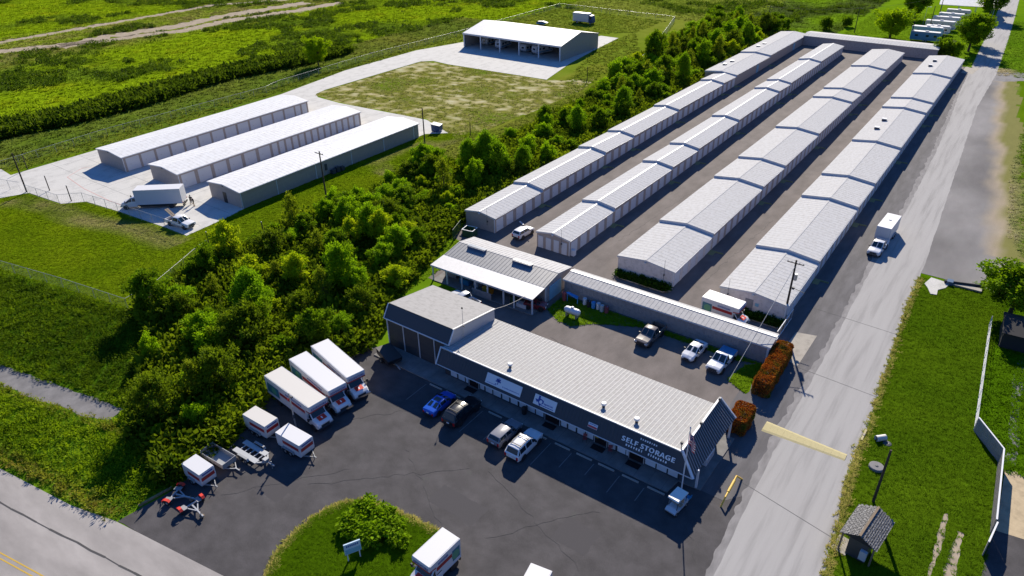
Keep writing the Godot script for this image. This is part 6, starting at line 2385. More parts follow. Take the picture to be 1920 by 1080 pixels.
	b = MB.new()
	b.span(-1.9, -0.6, 0, 0.12, 0.3, 2.3)
	put(k, "floor_slab", b, M.apron_concrete)
	b = MB.new()
	b.span(0.4, 1.0, 0.6, 1.6, 2.0, 2.35)
	put(k, "keypad_box", b, M.paint_silver)
	utility_pole("dark wooden pole standing behind the shingled kiosk", Vector3(-0.65, 0, -60.2), 6.8, 0, 0.15)
	# manhole riser, pit, bollards, barrier
	var mh := thing("manhole", "round concrete manhole cover in the right lawn", "manhole", Vector3(-1.45, 0, -65.2))
	b = MB.new()
	b.lathe(Vector3.ZERO, Vector3.UP, [[0, 0.75], [0.28, 0.72], [0.32, 0.66], [0.34, 0.0]], 20)
	put(mh, "riser", b, M.gravel)
	b = MB.new()
	b.lathe(Vector3(0, 0.33, 0), Vector3.UP, [[0, 0.16], [0.05, 0.15], [0.06, 0.0]], 12)
	put(mh, "lid", b, M.dark_vent)
	var pt := thing("drain_pipe_end", "broken pale drain pipe in a weedy hollow of the lawn", "drain pipe", Vector3(-2.0, 0, -69.9), 0.8)
	b = MB.new()
	b.lathe(Vector3(-0.6, 0.3, 0), Vector3.RIGHT, [[0, 0.24], [0, 0.34], [1.1, 0.34], [1.1, 0.24], [0, 0.24]], 14)
	put(pt, "pipe", b, M.box_cream)
	b = MB.new()
	b.lathe(Vector3(0.3, 0.0, 0.7), Vector3.UP, [[0, 0.5], [0.12, 0.42], [0.18, 0.2], [0.16, 0]], 10)
	put(pt, "stone", b, M.dark_vent)
	var wp := thing("marker_board", "short pale marker board at the lawn's road edge", "marker", Vector3(-3.65, 0.0, -69.5))
	b = MB.new()
	b.bar(Vector3(0.02, 0.12, -1.0), Vector3(-0.02, 0.12, 1.0), 0.2, 0.2)
	put(wp, "board", b, M.faded_yellow)
	b = MB.new()
	b.bar(Vector3(0.0, 0.14, -0.15), Vector3(0.0, 0.14, 0.15), 0.22, 0.22)
	put(wp, "bracket", b, M.apron_concrete)
	var yb := thing("traffic_barrier", "bent yellow pipe barrier beside the office end", "barrier", Vector3(-12.45, 0.02, -53.4))
	b = MB.new()
	b.tube(Vector3(-0.1, 0.0, 2.3), Vector3(0.0, 0.85, 1.7), 0.09, 0.09, 10)
	b.tube(Vector3(0.0, 0.85, 1.7), Vector3(-0.1, 0.9, -1.6), 0.09, 0.09, 10)
	b.tube(Vector3(-0.1, 0.9, -1.6), Vector3(0.3, 0.0, -2.4), 0.09, 0.09, 10)
	put(yb, "pipe", b, M.safety_yellow)
	b = MB.new()
	b.tube(Vector3(-0.02, 0.86, 0.9), Vector3(-0.06, 0.88, -0.9), 0.14, 0.14, 10)
	put(yb, "sleeve", b, M.safety_yellow)
	# sliding gate at the yard entrance
	var gt := thing("sliding_gate", "pale pipe gate between the long shed and the road pole", "gate", Vector3(-17.2, 0.02, -81.6))
	b = MB.new()
	b.tube(Vector3(0, 1.7, 0), Vector3(0, 1.7, -6.6), 0.06, 0.06, 8)
	b.tube(Vector3(0, 0.25, 0), Vector3(0, 0.25, -6.6), 0.05, 0.05, 8)
	put(gt, "rail", b, M.trim_white)
	for i in 5:
		b = MB.new()
		b.tube(Vector3(0, 0, -i * 1.65), Vector3(0, 1.8, -i * 1.65), 0.05, 0.05, 8)
		put(gt, "post", b, M.galvanised)
	b = MB.new()
	for i in 26:
		b.bar(Vector3(0, 0.25, -i * 0.25), Vector3(0, 1.7, -i * 0.25), 0.015)
	put(gt, "picket", b, M.galvanised)
	# dumpsters and containers
	var dm := thing("dumpster", "open green dumpster with pale rim at the first row's end", "dumpster", Vector3(-69.6, 0.02, -83.6), 0.15)
	b = MB.new()
	for s in [-1.0, 1.0]:
		b.span(-1.0, 1.0, 0.1, 1.35, s * 0.85, s * 0.8)
		b.span(s * 1.0, s * 0.95, 0.1, 1.35, -0.8, 0.8)
	b.span(-1.0, 1.0, 0.05, 0.12, -0.85, 0.85)
	put(dm, "tub", b, M.bin_green)
	b = MB.new()
	for s in [-1.0, 1.0]:
		b.bar(Vector3(-1.05, 1.38, s * 0.85), Vector3(1.05, 1.38, s * 0.85), 0.1, 0.08)
		b.bar(Vector3(s * 1.0, 1.38, -0.8), Vector3(s * 1.0, 1.38, 0.8), 0.1, 0.078)
	put(dm, "rim", b, M.trim_white)
	var gc := thing("gate_leaf", "green chain gate leaf leaning beside the dumpster", "gate", Vector3(-71.6, 0, -82.6), 0.35)
	b = MB.new()
	b.bar(Vector3(0, 0.1, -2), Vector3(0, 0.1, 2), 0.06)
	b.bar(Vector3(0, 1.9, -2), Vector3(0, 1.9, 2), 0.06)
	for i in 18:
		b.bar(Vector3(0, 0.1, -2 + i * 0.235), Vector3(0, 1.9, -2 + i * 0.235), 0.05)
	put(gc, "leaf", b, M.bin_green)
	dm = thing("dumpster", "blue lidded dumpster at the concrete yard's far corner", "dumpster", Vector3(-110.6, 0.06, -122.6), 0.3)
	b = MB.new()
	b.sweep(PackedVector2Array([Vector2(-1.0, 0.15), Vector2(1.0, 0.15), Vector2(1.1, 1.5), Vector2(-1.1, 1.8)]), "z", -0.95, 0.95)
	put(dm, "tub", b, M.bin_blue)
	b = MB.new()
	b.sweep(PackedVector2Array([Vector2(-1.15, 1.8), Vector2(1.15, 1.5), Vector2(1.15, 1.58), Vector2(-1.15, 1.88)]), "z", -1.0, 1.0)
	put(dm, "lid", b, M.skylight_blue)
	# propane tank on its saddles
	var tk := thing("propane_tank", "white horizontal propane tank on the sunny grass patch", "propane tank", Vector3(-42.2, 0.05, -71.9))
	b = MB.new()
	b.lathe(Vector3(-1.25, 0.95, 0), Vector3.RIGHT, [[0, 0.0], [0.06, 0.25], [0.25, 0.44], [0.5, 0.48], [2.0, 0.48], [2.25, 0.44], [2.44, 0.25], [2.5, 0.0]], 18)
	put(tk, "shell", b, M.trim_white)
	b = MB.new()
	b.lathe(Vector3(0, 1.35, 0), Vector3.UP, [[0, 0.22], [0.2, 0.22], [0.26, 0.15], [0.28, 0.0]], 12)
	put(tk, "dome", b, M.trim_white)
	for x in [-0.75, 0.75]:
		b = MB.new()
		b.span(x - 0.1, x + 0.1, 0, 0.6, -0.4, 0.4)
		put(tk, "saddle", b, M.apron_concrete)
	# drums and totes along the shed
	var dr := [[-42.4, "trim_white", "white drum nearest the workshop in the row by the shed"], [-41.6, "black_plastic", "black drum second in the row by the shed"], [-40.9, "barrel_blue", "blue drum in the middle of the row by the shed"], [-40.2, "trim_white", "white drum beside the blue drum by the shed"], [-39.5, "box_cream", "cream drum in the row by the shed"], [-38.8, "rust_red", "rusty drum last in the row by the shed"]]
	for d in dr:
		var o := thing("drum", d[2], "drum", Vector3(d[0], 0.06, -75.5 + 0.15 * sin(d[0] * 3)), 0, "drums along the shed wall")
		b = MB.new()
		b.lathe(Vector3.ZERO, Vector3.UP, [[0, 0.28], [0.03, 0.3], [0.35, 0.29], [0.37, 0.305], [0.4, 0.29], [0.7, 0.29], [0.72, 0.305], [0.75, 0.29], [0.98, 0.3], [1.0, 0.28], [0.98, 0.26], [0.98, 0.0]], 14)
		put(o, "shell", b, M[d[1]])
		b = MB.new()
		b.lathe(Vector3(0.12, 0.98, 0), Vector3.UP, [[0, 0.05], [0.04, 0.05], [0.05, 0.0]], 8)
		put(o, "bung", b, M.barrel_blue)
	var tb := thing("scaffold_stack", "blue and red scrap frame leaning by the workshop corner", "scrap frame", Vector3(-44.6, 0.06, -75.0), 0.1)
	b = MB.new()
	b.lathe(Vector3(-0.8, 0, 0), Vector3.UP, [[0, 0.3], [1.3, 0.32], [1.5, 0.1], [1.52, 0]], 12)
	put(tb, "cylinder", b, M.rust_red)
	b = MB.new()
	b.bar(Vector3(-0.4, 1.3, -0.3), Vector3(1.3, 1.0, -0.2), 0.35, 0.08)
	b.bar(Vector3(-0.4, 1.5, 0.1), Vector3(1.3, 1.0, 0.2), 0.2, 0.08)
	b.bar(Vector3(1.3, 0, 0.0), Vector3(1.3, 1.05, 0.0), 0.1)
	b.bar(Vector3(-0.3, 0, 0.0), Vector3(-0.3, 1.35, 0.0), 0.1)
	put(tb, "frame", b, M.barrel_blue)
	# white bollards in the yard, low barrier boards
	for q in [[-54.0, -96.0, "beside the second storage row"], [-60.7, -92.4, "near the white hatchback"]]:
		var o := thing("barrier_board", "short white board lying in the aisle " + q[2], "board", Vector3(q[0] - 4.4, 0.03, q[1]), -0.5)
		b = MB.new()
		b.box(Vector3(0, 0.09, 0), Vector3(1.5, 0.16, 0.25))
		put(o, "board", b, M.trim_white)
		b = MB.new()
		b.box(Vector3(0, 0.1, 0), Vector3(0.12, 0.18, 0.27))
		put(o, "strap", b, M.galvanised)
	# timber edging of the lot
	var te := [[-59.4, -18.4, -58.9, -21.8, "lowest timber edging by the tow dollies"], [-60.1, -26.0, -60.3, -29.5, "timber edging behind the open trailer"], [-60.4, -45.8, -60.2, -50.5, "timber edging between trucks and garage"]]
	for t in te:
		b = MB.new()
		b.bar(Vector3(t[0], 0.12, t[1]), Vector3(t[2], 0.12, t[3]), 0.2, 0.22)
		var o := thing("timber_edging", t[4], "edging")
		put(o, "beam", b, M.timber_kerb)
	# concrete flume at the bend of the side road
	var fl := thing("drain_flume", "cracked white concrete drain flume at the lawn's far corner", "drain", Vector3(-2.6, 0.0, -109.3))
	b = MB.new()
	b.sweep(poly([-1.0, -2.0, 1.6, -1.6, 1.2, 0.2, 0.4, 1.4, 0.5, 3.0, -0.3, 3.2, -0.9, 1.6, -1.5, 0.5]), "y", 0.0, 0.14)
	put(fl, "apron", b, M.concrete_white)
	b = MB.new()
	b.tube(Vector3(0.8, 0.3, -1.4), Vector3(5.6, 0.3, -2.9), 0.28, 0.28, 12)
	put(fl, "pipe", b, M.black_plastic)
	b = MB.new()
	b.span(1.4, 5.6, 0.0, 0.3, -2.2, -1.2)
	put(fl, "head_wall", b, M.apron_concrete)
	b = MB.new()
	b.span(1.1, 1.9, 0.0, 0.6, -2.1, -1.1)
	put(fl, "collar", b, M.skylight_blue)
	# dark hut under the tree at the right edge
	var hut := thing("dark_hut", "low dark hut under the tree at the right edge", "hut", Vector3(9.2, 0, -99.5), 0.06)
	b = MB.new()
	b.span(-2.9, 6, 0, 2.3, -2.6, 2.6)
	put(hut, "wall", b, M.shingle_dark)
	b = MB.new()
	b.sweep(PackedVector2Array([Vector2(-2.9, 2.25), Vector2(2.9, 2.25), Vector2(2.9, 2.33), Vector2(0, 3.0), Vector2(-2.9, 2.33)]), "x", -3.1, 6.2)
	put(hut, "roof", b, M.shingle_dark)
	# far awning roof past the campers
	var aw := thing("far_pavilion", "wide white pavilion roof beyond the camper line", "pavilion", Vector3(-29, 0, -352), 0.1)
	b = MB.new()
	b.sweep(PackedVector2Array([Vector2(-8, 4.0), Vector2(0, 5.8), Vector2(8, 4.0), Vector2(8, 4.15), Vector2(0, 5.95), Vector2(-8, 4.15)]), "x", -10, 10)
	put(aw, "roof", b, M.bright_roof)
	for x in [-9.0, -3.0, 3.0, 9.0]:
		for z in [-7.5, 7.5]:
			b = MB.new()
			b.span(x - 0.1, x + 0.1, 0, 4.1, z - 0.1, z + 0.1)
			put(aw, "post", b, M.trim_white)


# ------------------------------------------------------------------ fences

func chain_fence(label: String, pts: Array, h: float, gap := 3.0, slats := false) -> void:
	var o := thing("chain_link_fence", label, "fence")
	var pk := "fence_post_%.1f" % h
	if not mesh_cache.has(pk):
		var pb := MB.new()
		pb.tube(Vector3(0, -0.2, 0), Vector3(0, h + 0.05, 0), 0.04, 0.04, 6)
		mesh_cache[pk] = pb.mesh()
	var rails := MB.new()
	var net := MB.new()
	for i in pts.size() - 1:
		var a := Vector3(pts[i].x, 0, pts[i].y)
		var c := Vector3(pts[i + 1].x, 0, pts[i + 1].y)
		var ln := a.distance_to(c)
		var n := maxi(1, int(ln / gap))
		for j in n:
			part(o, "post", mesh_cache[pk], M.galvanised, a.lerp(c, float(j) / n))
		rails.tube(a + Vector3(0, h, 0), c + Vector3(0, h, 0), 0.03, 0.03, 5, false)
		var k := int(ln / 0.35)
		var d := (c - a) / ln
		for j in k:
			var p := a + d * (j * 0.35)
			net.bar(p + Vector3(0, 0.05, 0), p + d * minf(h * 0.5, ln - j * 0.35) + Vector3(0, h, 0), 0.008)
			net.bar(p + Vector3(0, h, 0), p + d * minf(h * 0.5, ln - j * 0.35) + Vector3(0, 0.05, 0), 0.008)
	put(o, "top_rail", rails, M.galvanised)
	put(o, "wire_net", net, M.galvanised)


func make_fences() -> void:
	var v := func(a: Array) -> Array:
		var out := []
		for i in range(0, a.size(), 2):
			out.append(Vector2(a[i], a[i + 1]))
		return out
	chain_fence("chain link fence along the lower edge of the mown lawn", v.call([-190, -19, -123.9, -32.5, -109.4, -35.4, -95.5, -37.7, -96.6, -43.3, -101, -52.4, -102.3, -55.7]), 1.8)
	chain_fence("chain link fence before the concrete yard's near edge", v.call([-152.4, -49.4, -142, -50.5, -139, -53.6, -129, -54.8, -115.5, -55.9, -109.6, -55.9]), 2.0)
	chain_fence("chain link fence between field scrub and concrete yard", v.call([-170.9, -52, -173.5, -76.7, -172.3, -121.5, -174.4, -127, -177, -167.5, -175.4, -208.5, -175.8, -243.9, -175.9, -279.9, -146.3, -278.4, -120.9, -277.5]), 1.9, 4.0)
	chain_fence("chain link fence along the tree belt beside the canopy field", v.call([-120.9, -277.5, -106.2, -230.5, -100.5, -207.5]), 2.0, 4.0)
	chain_fence("sliding gate fence at the yard's left drive", v.call([-169, -48, -161, -47.6, -154.6, -49.4]), 2.0, 2.6)
	for q in [[-166.8, -55.7, 3.2, "gate post at the concrete yard's far left corner"], [-150.7, -52.7, 3.1, "dark post inside the concrete yard near the gate"], [-141.7, -52.5, 3.2, "dark post behind the yard's near fence"], [-102.3, -55.7, 3.1, "dark fence end post on the mown grass"], [-97.5, -63.0, 3.3, "dark post at the thicket's edge by the lawn"]]:
		var o := thing("gate_post", q[3], "post", Vector3(q[0], 0, q[1]))
		var b := MB.new()
		b.tube(Vector3(0, -0.2, 0), Vector3(0, q[2], 0), 0.1, 0.09, 8)
		put(o, "shaft", b, M.pole_wood)
		b = MB.new()
		b.lathe(Vector3(0, q[2], 0), Vector3.UP, [[0, 0.1], [0.05, 0.08], [0.08, 0.0]], 8)
		put(o, "cap", b, M.galvanised)
	# corrugated panel fence on the right
	var o := thing("panel_fence", "grey corrugated panel fence angling round the tan pad", "fence")
	var pts := [Vector2(5.95, -77.2), Vector2(8.65, -73.2), Vector2(9.05, -62.3), Vector2(9.15, -62.0), Vector2(8.75, -59.0)]
	for i in pts.size() - 1:
		if i == 2:
			continue
		var a := Vector3(pts[i].x, 0, pts[i].y)
		var c := Vector3(pts[i + 1].x, 0, pts[i + 1].y)
		var n := maxi(1, int(a.distance_to(c) / 1.2))
		for j in n:
			var p := a.lerp(c, float(j) / n)
			var q := a.lerp(c, (j + 1.0) / n)
			var b := MB.new()
			b.bar(p + Vector3(0, 0.95, 0), p.lerp(q, 0.985) + Vector3(0, 0.95, 0), 0.05, 1.85)
			for k in 5:
				var r := p.lerp(q, (k + 0.5) / 5)
				b.bar(r + Vector3(0, 0.05, 0), r + Vector3(0, 1.86, 0), 0.09)
			put(o, "panel", b, M.shed_wall)
		var cap := MB.new()
		cap.bar(a + Vector3(0, 1.92, 0), c + Vector3(0, 1.92, 0), 0.14, 0.07)
		put(o, "top_rail", cap, M.trim_white)
	var g := thing("wire_fence", "wire fence running from the panels to the dark hut", "fence")
	var fa := Vector3(5.95, 0, -77.4)
	var fb := Vector3(4.9, 0, -101.5)
	for i in 9:
		var b := MB.new()
		var p := fa.lerp(fb, i / 8.0)
		b.tube(p, p + Vector3(0, 1.6, 0), 0.05, 0.05, 6)
		put(g, "post", b, M.trim_white)
	var wb := MB.new()
	for y in [0.3, 0.7, 1.1, 1.5]:
		wb.tube(fa + Vector3(0, y, 0), fb + Vector3(0, y, 0), 0.025, 0.025, 4, false)
	put(g, "strand", wb, M.trim_white)


# ------------------------------------------------------------------ vegetation

func leaf_quad(b: MB, p: Vector3, d: Vector3, side: Vector3, l: float, w: float) -> void:
	# a pointed leaf: two triangles folded along the midrib
	var tip := p + d * l
	var m := p + d * l * 0.45
	b.tri(p, m + side * w, tip)
	b.tri(p, tip, m - side * w + Vector3(0, w * 0.25, 0))


# a crown made of clumps; every clump is a spray of leaves on an ellipsoid shell and inside it
func crown(seed_: int, clumps: Array, per: int, l: float, w: float, c0: Color, c1: Color, spread := 1.0) -> ArrayMesh:
	var r := RandomNumberGenerator.new()
	r.seed = seed_
	var b := MB.new()
	for cl in clumps:
		var o: Vector3 = cl[0]
		var rad: Vector3 = cl[1]
		var tint := r.randf()
		var k := int(per * (rad.x * rad.y * rad.z) ** 0.5)
		for i in k:
			var d := Vector3(r.randfn(), r.randfn(), r.randfn()).normalized()
			var f := pow(r.randf(), 0.5) * r.randf_range(0.75, 1.45)
			var p := o + d * rad * f
			var out := (d + Vector3(r.randfn(), r.randfn() * 0.7 + 0.25, r.randfn()) * 0.55 * spread).normalized()
			var side := out.cross(Vector3(r.randfn(), r.randfn(), r.randfn())).normalized()
			b.col = c0.lerp(c1, clampf(tint * 0.6 + r.randf() * 0.5 - 0.05, 0, 1))
			leaf_quad(b, p, out, side, l * r.randf_range(0.6, 1.3), w * r.randf_range(0.6, 1.2))
	return b.mesh(true)


func trunk(seed_: int, h: float, r0: float, tips: Array, lean := Vector3.ZERO) -> ArrayMesh:
	var b := MB.new()
	var top := Vector3(lean.x, h, lean.z)
	b.tube(Vector3(0, -0.3, 0), top * 0.5, r0, r0 * 0.75, 8)
	b.tube(top * 0.5, top, r0 * 0.75, r0 * 0.4, 8)
	for t in tips:
		var s := top * 0.45 + (top * 0.55) * 0.4
		var q: Vector3 = t[0]
		var mid := s.lerp(q, 0.5) + Vector3(0, 0.2, 0)
		b.tube(s, mid, r0 * 0.38, r0 * 0.25, 6, false)
		b.tube(mid, q, r0 * 0.25, r0 * 0.08, 6, false)
	return b.mesh()


func clump_set(seed_: int, n: int, h0: float, h1: float, rad: float, cr: float, cone := 0.0) -> Array:
	# leafy sprays along rising branches; the branch reach follows the crown's profile
	var r := RandomNumberGenerator.new()
	r.seed = seed_
	var out := []
	for i in n:
		var f := (i + r.randf()) / n
		var a := i * 2.4 + r.randf_range(-0.5, 0.5)
		var prof := sin(PI * clampf(f * 0.8 + 0.16, 0, 1))
		prof = lerpf(prof, lerpf(1.0, 0.2, f), cone)
		var reach := rad * prof * r.randf_range(0.65, 1.3)
		var rise := lerpf(0.25, 0.95, f) + cone * 0.7
		var base := Vector3(0, lerpf(h0, h1 * 0.86, f), 0)
		var d := Vector3(cos(a), rise, sin(a))
		for t in [1.0, 0.72, 0.45]:
			if t < 0.5 and i % 2 == 0:
				continue
			var s: float = cr * r.randf_range(0.42, 0.72) * (1.25 - 0.45 * t)
			out.append([base + d * reach * t + Vector3(r.randfn(), r.randfn(), r.randfn()) * 0.12, Vector3(s, s * (1.0 + cone * 0.9), s)])
	out.append([Vector3(0, h1, 0), Vector3(cr * 0.4, cr * 0.6, cr * 0.4)])
	return out


var kinds := {}


func tree_kind(key: String, seed_: int, n: int, h0: float, h1: float, rad: float, cr: float, per: int, l: float, w: float, c0: Color, c1: Color, cone := 0.0, tr := 0.14) -> void:
	var cs := clump_set(seed_, n, h0, h1, rad, cr, cone)
	kinds[key] = [crown(seed_, cs, per, l, w, c0, c1), trunk(seed_, h1 * 0.8, tr, cs.slice(0, 16))]


func tree(called: String, label: String, key: String, at: Vector3, s: float, sy: float, turn: float, group: String, category := "tree") -> void:
	var o := thing(called, label, category, at, turn, group)
	o.scale = Vector3(s, s * sy, s)
	part(o, "trunk", kinds[key][1], M.bark)
	part(o, "crown", kinds[key][0], M.leaf)


func blades(seed_: int, n: int, spread: float, lean: float) -> ArrayMesh:
	var r := RandomNumberGenerator.new()
	r.seed = seed_
	var b := MB.new()
	for i in n:
		var a := r.randf() * TAU
		var p := Vector3(cos(a), 0, sin(a)) * spread * sqrt(r.randf())
		var q := r.randf() * TAU
		var d := Vector3(cos(q), 0, sin(q)) * lean * r.randf_range(0.3, 1.2)
		var side := Vector3(-sin(q + r.randf_range(-0.4, 0.4)), 0, cos(q + r.randf_range(-0.4, 0.4))) * r.randf_range(0.07, 0.14)
		var tip := p + d + Vector3(0, r.randf_range(0.45, 0.9), 0)
		var nn := (Vector3.UP * 1.6 + Vector3(r.randfn(), 0, r.randfn()) * 0.5).normalized()
		if (p + side - (p - side)).cross(tip - (p - side)).y > 0:
			b.tri_n(p - side, p + side, tip, nn, nn, nn)
		else:
			b.tri_n(p + side, p - side, tip, nn, nn, nn)
	return b.mesh()


func weed(seed_: int, n: int, l: float, w: float) -> ArrayMesh:
	# a leafy unit clump about one metre across and one high
	var r := RandomNumberGenerator.new()
	r.seed = seed_
	var b := MB.new()
	for i in n:
		var d := Vector3(r.randfn(), absf(r.randfn()) * 0.8, r.randfn()).normalized()
		var p := Vector3(d.x * 0.5, 0.1 + d.y * 0.8, d.z * 0.5) * pow(r.randf(), 0.3)
		var out := (d + Vector3(r.randfn(), r.randfn() + 0.5, r.randfn()) * 0.6).normalized()
		var side := out.cross(Vector3(r.randfn(), r.randfn(), r.randfn())).normalized()
		leaf_quad(b, p, out, side, l * r.randf_range(0.6, 1.3), w * r.randf_range(0.6, 1.3))
	return b.mesh()


func scatter(outline: PackedVector2Array, n: int, seed_: int, avoid: Array, keep: Callable) -> PackedVector2Array:
	var r := RandomNumberGenerator.new()
	r.seed = seed_
	var box := Rect2(outline[0], Vector2.ZERO)
	for p in outline:
		box = box.expand(p)
	var out := PackedVector2Array()
	for i in n:
		var p := box.position + Vector2(r.randf(), r.randf()) * box.size
		if not inside(p, outline):
			continue
		var bad := false
		for a in avoid:
			if inside(p, a):
				bad = true
				break
		if bad or not keep.call(p):
			continue
		out.append(p)
	return out


func spots(pts: PackedVector2Array, seed_: int, s0: float, s1: float, flat: float, colour: Callable, y := 0.0) -> Array:
	var r := RandomNumberGenerator.new()
	r.seed = seed_
	var out := []
	for p in pts:
		var s := r.randf_range(s0, s1)
		out.append([Transform3D(Basis(Vector3.UP, r.randf() * TAU).scaled(Vector3(s, s * flat * r.randf_range(0.7, 1.3), s)), Vector3(p.x, y, p.y)), colour.call(p, r)])
	return out


func make_vegetation() -> void:
	var yes := func(_p: Vector2) -> bool: return true
	var shade := func(c0: Color, c1: Color) -> Callable:
		return func(_p: Vector2, r: RandomNumberGenerator) -> Color: return c0.lerp(c1, r.randf())
	# --- kinds of tree, each shared by its copies
	tree_kind("bright", 1, 30, 1.0, 7.6, 2.1, 1.15, 300, 0.36, 0.085, Color(0.13, 0.27, 0.008), Color(0.32, 0.5, 0.016), 0.3)
	tree_kind("bright_b", 2, 26, 0.8, 6.6, 2.0, 1.1, 300, 0.36, 0.085, Color(0.12, 0.25, 0.008), Color(0.3, 0.46, 0.016), 0.22)
	tree_kind("dark", 3, 24, 0.8, 6.2, 2.3, 1.1, 260, 0.4, 0.12, Color(0.0924, 0.154, 0.008), Color(0.197, 0.328, 0.012))
	tree_kind("dark_b", 4, 20, 0.8, 5.2, 2.2, 1.05, 260, 0.42, 0.12, Color(0.0829, 0.138, 0.008), Color(0.186, 0.31, 0.012))
	tree_kind("mid", 5, 22, 0.7, 5.6, 2.0, 1.0, 280, 0.36, 0.1, Color(0.155, 0.259, 0.008), Color(0.3, 0.5, 0.014))
	tree_kind("mid_b", 6, 18, 0.6, 4.4, 1.9, 0.95, 280, 0.36, 0.11, Color(0.165, 0.275, 0.008), Color(0.32, 0.517, 0.014))
	tree_kind("yellowish", 7, 18, 0.6, 4.6, 1.7, 0.9, 260, 0.36, 0.1, Color(0.226, 0.345, 0.01), Color(0.566, 0.62, 0.02))
	tree_kind("shrub", 8, 12, 0.3, 2.3, 1.1, 0.7, 300, 0.32, 0.1, Color(0.145, 0.241, 0.008), Color(0.302, 0.482, 0.014), 0.0, 0.06)
	tree_kind("shrub_dark", 9, 12, 0.3, 2.5, 1.2, 0.75, 280, 0.34, 0.12, Color(0.0829, 0.138, 0.008), Color(0.186, 0.31, 0.012), 0.0, 0.06)
	tree_kind("spindly", 12, 16, 0.9, 6.6, 1.7, 0.8, 150, 0.36, 0.1, Color(0.1, 0.15, 0.01), Color(0.3, 0.36, 0.02), 0.25, 0.1)
	tree_kind("ragged", 13, 30, 0.5, 5.0, 2.7, 0.85, 190, 0.42, 0.11, Color(0.06, 0.1, 0.008), Color(0.2, 0.28, 0.014))
	tree_kind("broad", 10, 34, 2.2, 8.2, 3.6, 1.35, 230, 0.42, 0.14, Color(0.103, 0.172, 0.006), Color(0.228, 0.379, 0.012), 0.0, 0.28)
	tree_kind("broad_lime", 11, 34, 1.6, 7.4, 3.6, 1.35, 230, 0.42, 0.13, Color(0.197, 0.328, 0.006), Color(0.415, 0.551, 0.012), 0.0, 0.25)
	# --- the belt between the two storage sites
	var zone := func(p: Vector2) -> String:
		var marks := [[-24.0, "small cargo trailer"], [-29.0, "car hauler"], [-34.0, "cream topped trailer"], [-39.0, "first moving truck"], [-45.0, "last moving truck"], [-51.0, "garage front"], [-58.0, "garage roof"], [-65.0, "antenna mast"], [-73.0, "workshop porch"], [-80.0, "dumpster"], [-90.0, "first row section"], [-98.0, "first roof step"], [-108.0, "second row section"], [-118.0, "second section's far end"], [-130.0, "third row section"], [-142.0, "fourth row section"], [-154.0, "fourth section's far end"], [-168.0, "fifth row section"], [-182.0, "fifth section's far end"], [-195.0, "sixth row section"], [-212.0, "seventh row section"], [-228.0, "seventh section's vents"], [-245.0, "eighth row section"], [-300.0, "yard's far corner"]]
		var mid := -68.0 if p.y > -36 else -79.0 if p.y > -56 else -84.0 if p.y > -100 else -84.5 if p.y > -190 else -90.0
		var band := "on the paved side" if p.x > mid + 4.5 else "in mid belt" if p.x > mid - 4.5 else "on the field side"
		for m in marks:
			if p.y > m[0] - 3.5:
				return "%s level with the %s" % [band, m[1]]
		return band + " at the far end"
	var belt_n := 0
	var r := RandomNumberGenerator.new()
	r.seed = 77
	# named bright trees that stand out in the photograph
	var bright := [[-77.5, -46.0, 1.05, "left of the moving trucks"], [-75.3, -45.0, 0.95, "just left of the trucks' tallest bright tree"], [-84.5, -107.5, 1.15, "tallest pair left of the first storage row"], [-80.8, -107.0, 1.1, "second of the pair left of the first storage row"], [-87.0, -105.5, 0.95, "left edge of the bright clump by the first row"], [-78.6, -112.0, 0.85, "right edge of the bright clump by the first row"], [-82.0, -139.0, 0.85, "lone by the fourth storage section"], [-80.0, -157.0, 1.05, "cone shaped by the fifth storage section"], [-84.0, -226.0, 1.15, "beside the seventh storage section"], [-82.0, -250.0, 1.1, "nearest the yard's far corner"]]
	for q in bright:
		tree("poplar_tree", "bright green feathery tree " + q[3], "bright" if belt_n % 2 == 0 else "bright_b", Vector3(q[0], 0, q[1]), q[2], 1.0, r.randf() * TAU, "bright trees of the belt")
		belt_n += 1
	var placed := []
	for q in bright:
		placed.append(Vector2(q[0], q[1]))
	var tries := 0
	var made := 0
	while made < 250 and tries < 9000:
		tries += 1
		var p := Vector2(r.randf_range(-108, -60), -20 - 256 * pow(r.randf(), 0.9))
		if not inside(p, BELT):
			continue
		# keep clear of the buildings and the trucks
		if p.x > -74.5 and p.y < -84:
			continue
		if p.x > -64.5 and p.y < -30:
			continue
		if p.x > -63 and p.y > -30:
			continue
		var near := false
		var min_d := 2.1 if p.y > -120 else 2.9
		for w in placed:
			if p.distance_to(w) < min_d:
				near = true
				break
		if near:
			continue
		placed.append(p)
		made += 1
		var t := r.randf()
		var edge := not inside(p + Vector2(3.0, 0), BELT) or not inside(p - Vector2(3.0, 0), BELT)
		var far_ := p.y < -170
		var pick := ["dark", "dark_b", "mid", "mid_b", "yellowish", "shrub", "shrub_dark"]
		var key: String
		if edge:
			key = ["shrub", "shrub_dark", "mid_b", "shrub", "yellowish"][int(t * 4.99)]
		elif far_:
			key = ["dark", "mid", "bright_b", "ragged", "mid", "spindly", "dark_b"][int(t * 6.99)]
		elif p.y > -36:
			key = ["shrub", "mid_b", "spindly", "shrub", "ragged"][int(t * 4.99)]
		else:
			key = ["dark", "ragged", "mid", "spindly", "mid_b", "shrub_dark", "dark_b", "ragged", "mid", "yellowish"][int(t * 9.99)]
		var s := r.randf_range(0.5, 1.08) if not far_ else r.randf_range(0.7, 1.25)
		if key.begins_with("bright"):
			s *= 0.8
		var look: String = {"dark": "dark green tree", "dark_b": "low dark green tree", "mid": "mid green tree", "mid_b": "low mid green tree", "yellowish": "yellowish bushy tree", "spindly": "thin sparse tree", "ragged": "wide ragged tree", "shrub": "leafy green shrub", "shrub_dark": "dark leafy shrub", "bright": "light green tree", "bright_b": "low light green tree"}[key]
		var is_shrub := key.begins_with("shrub")
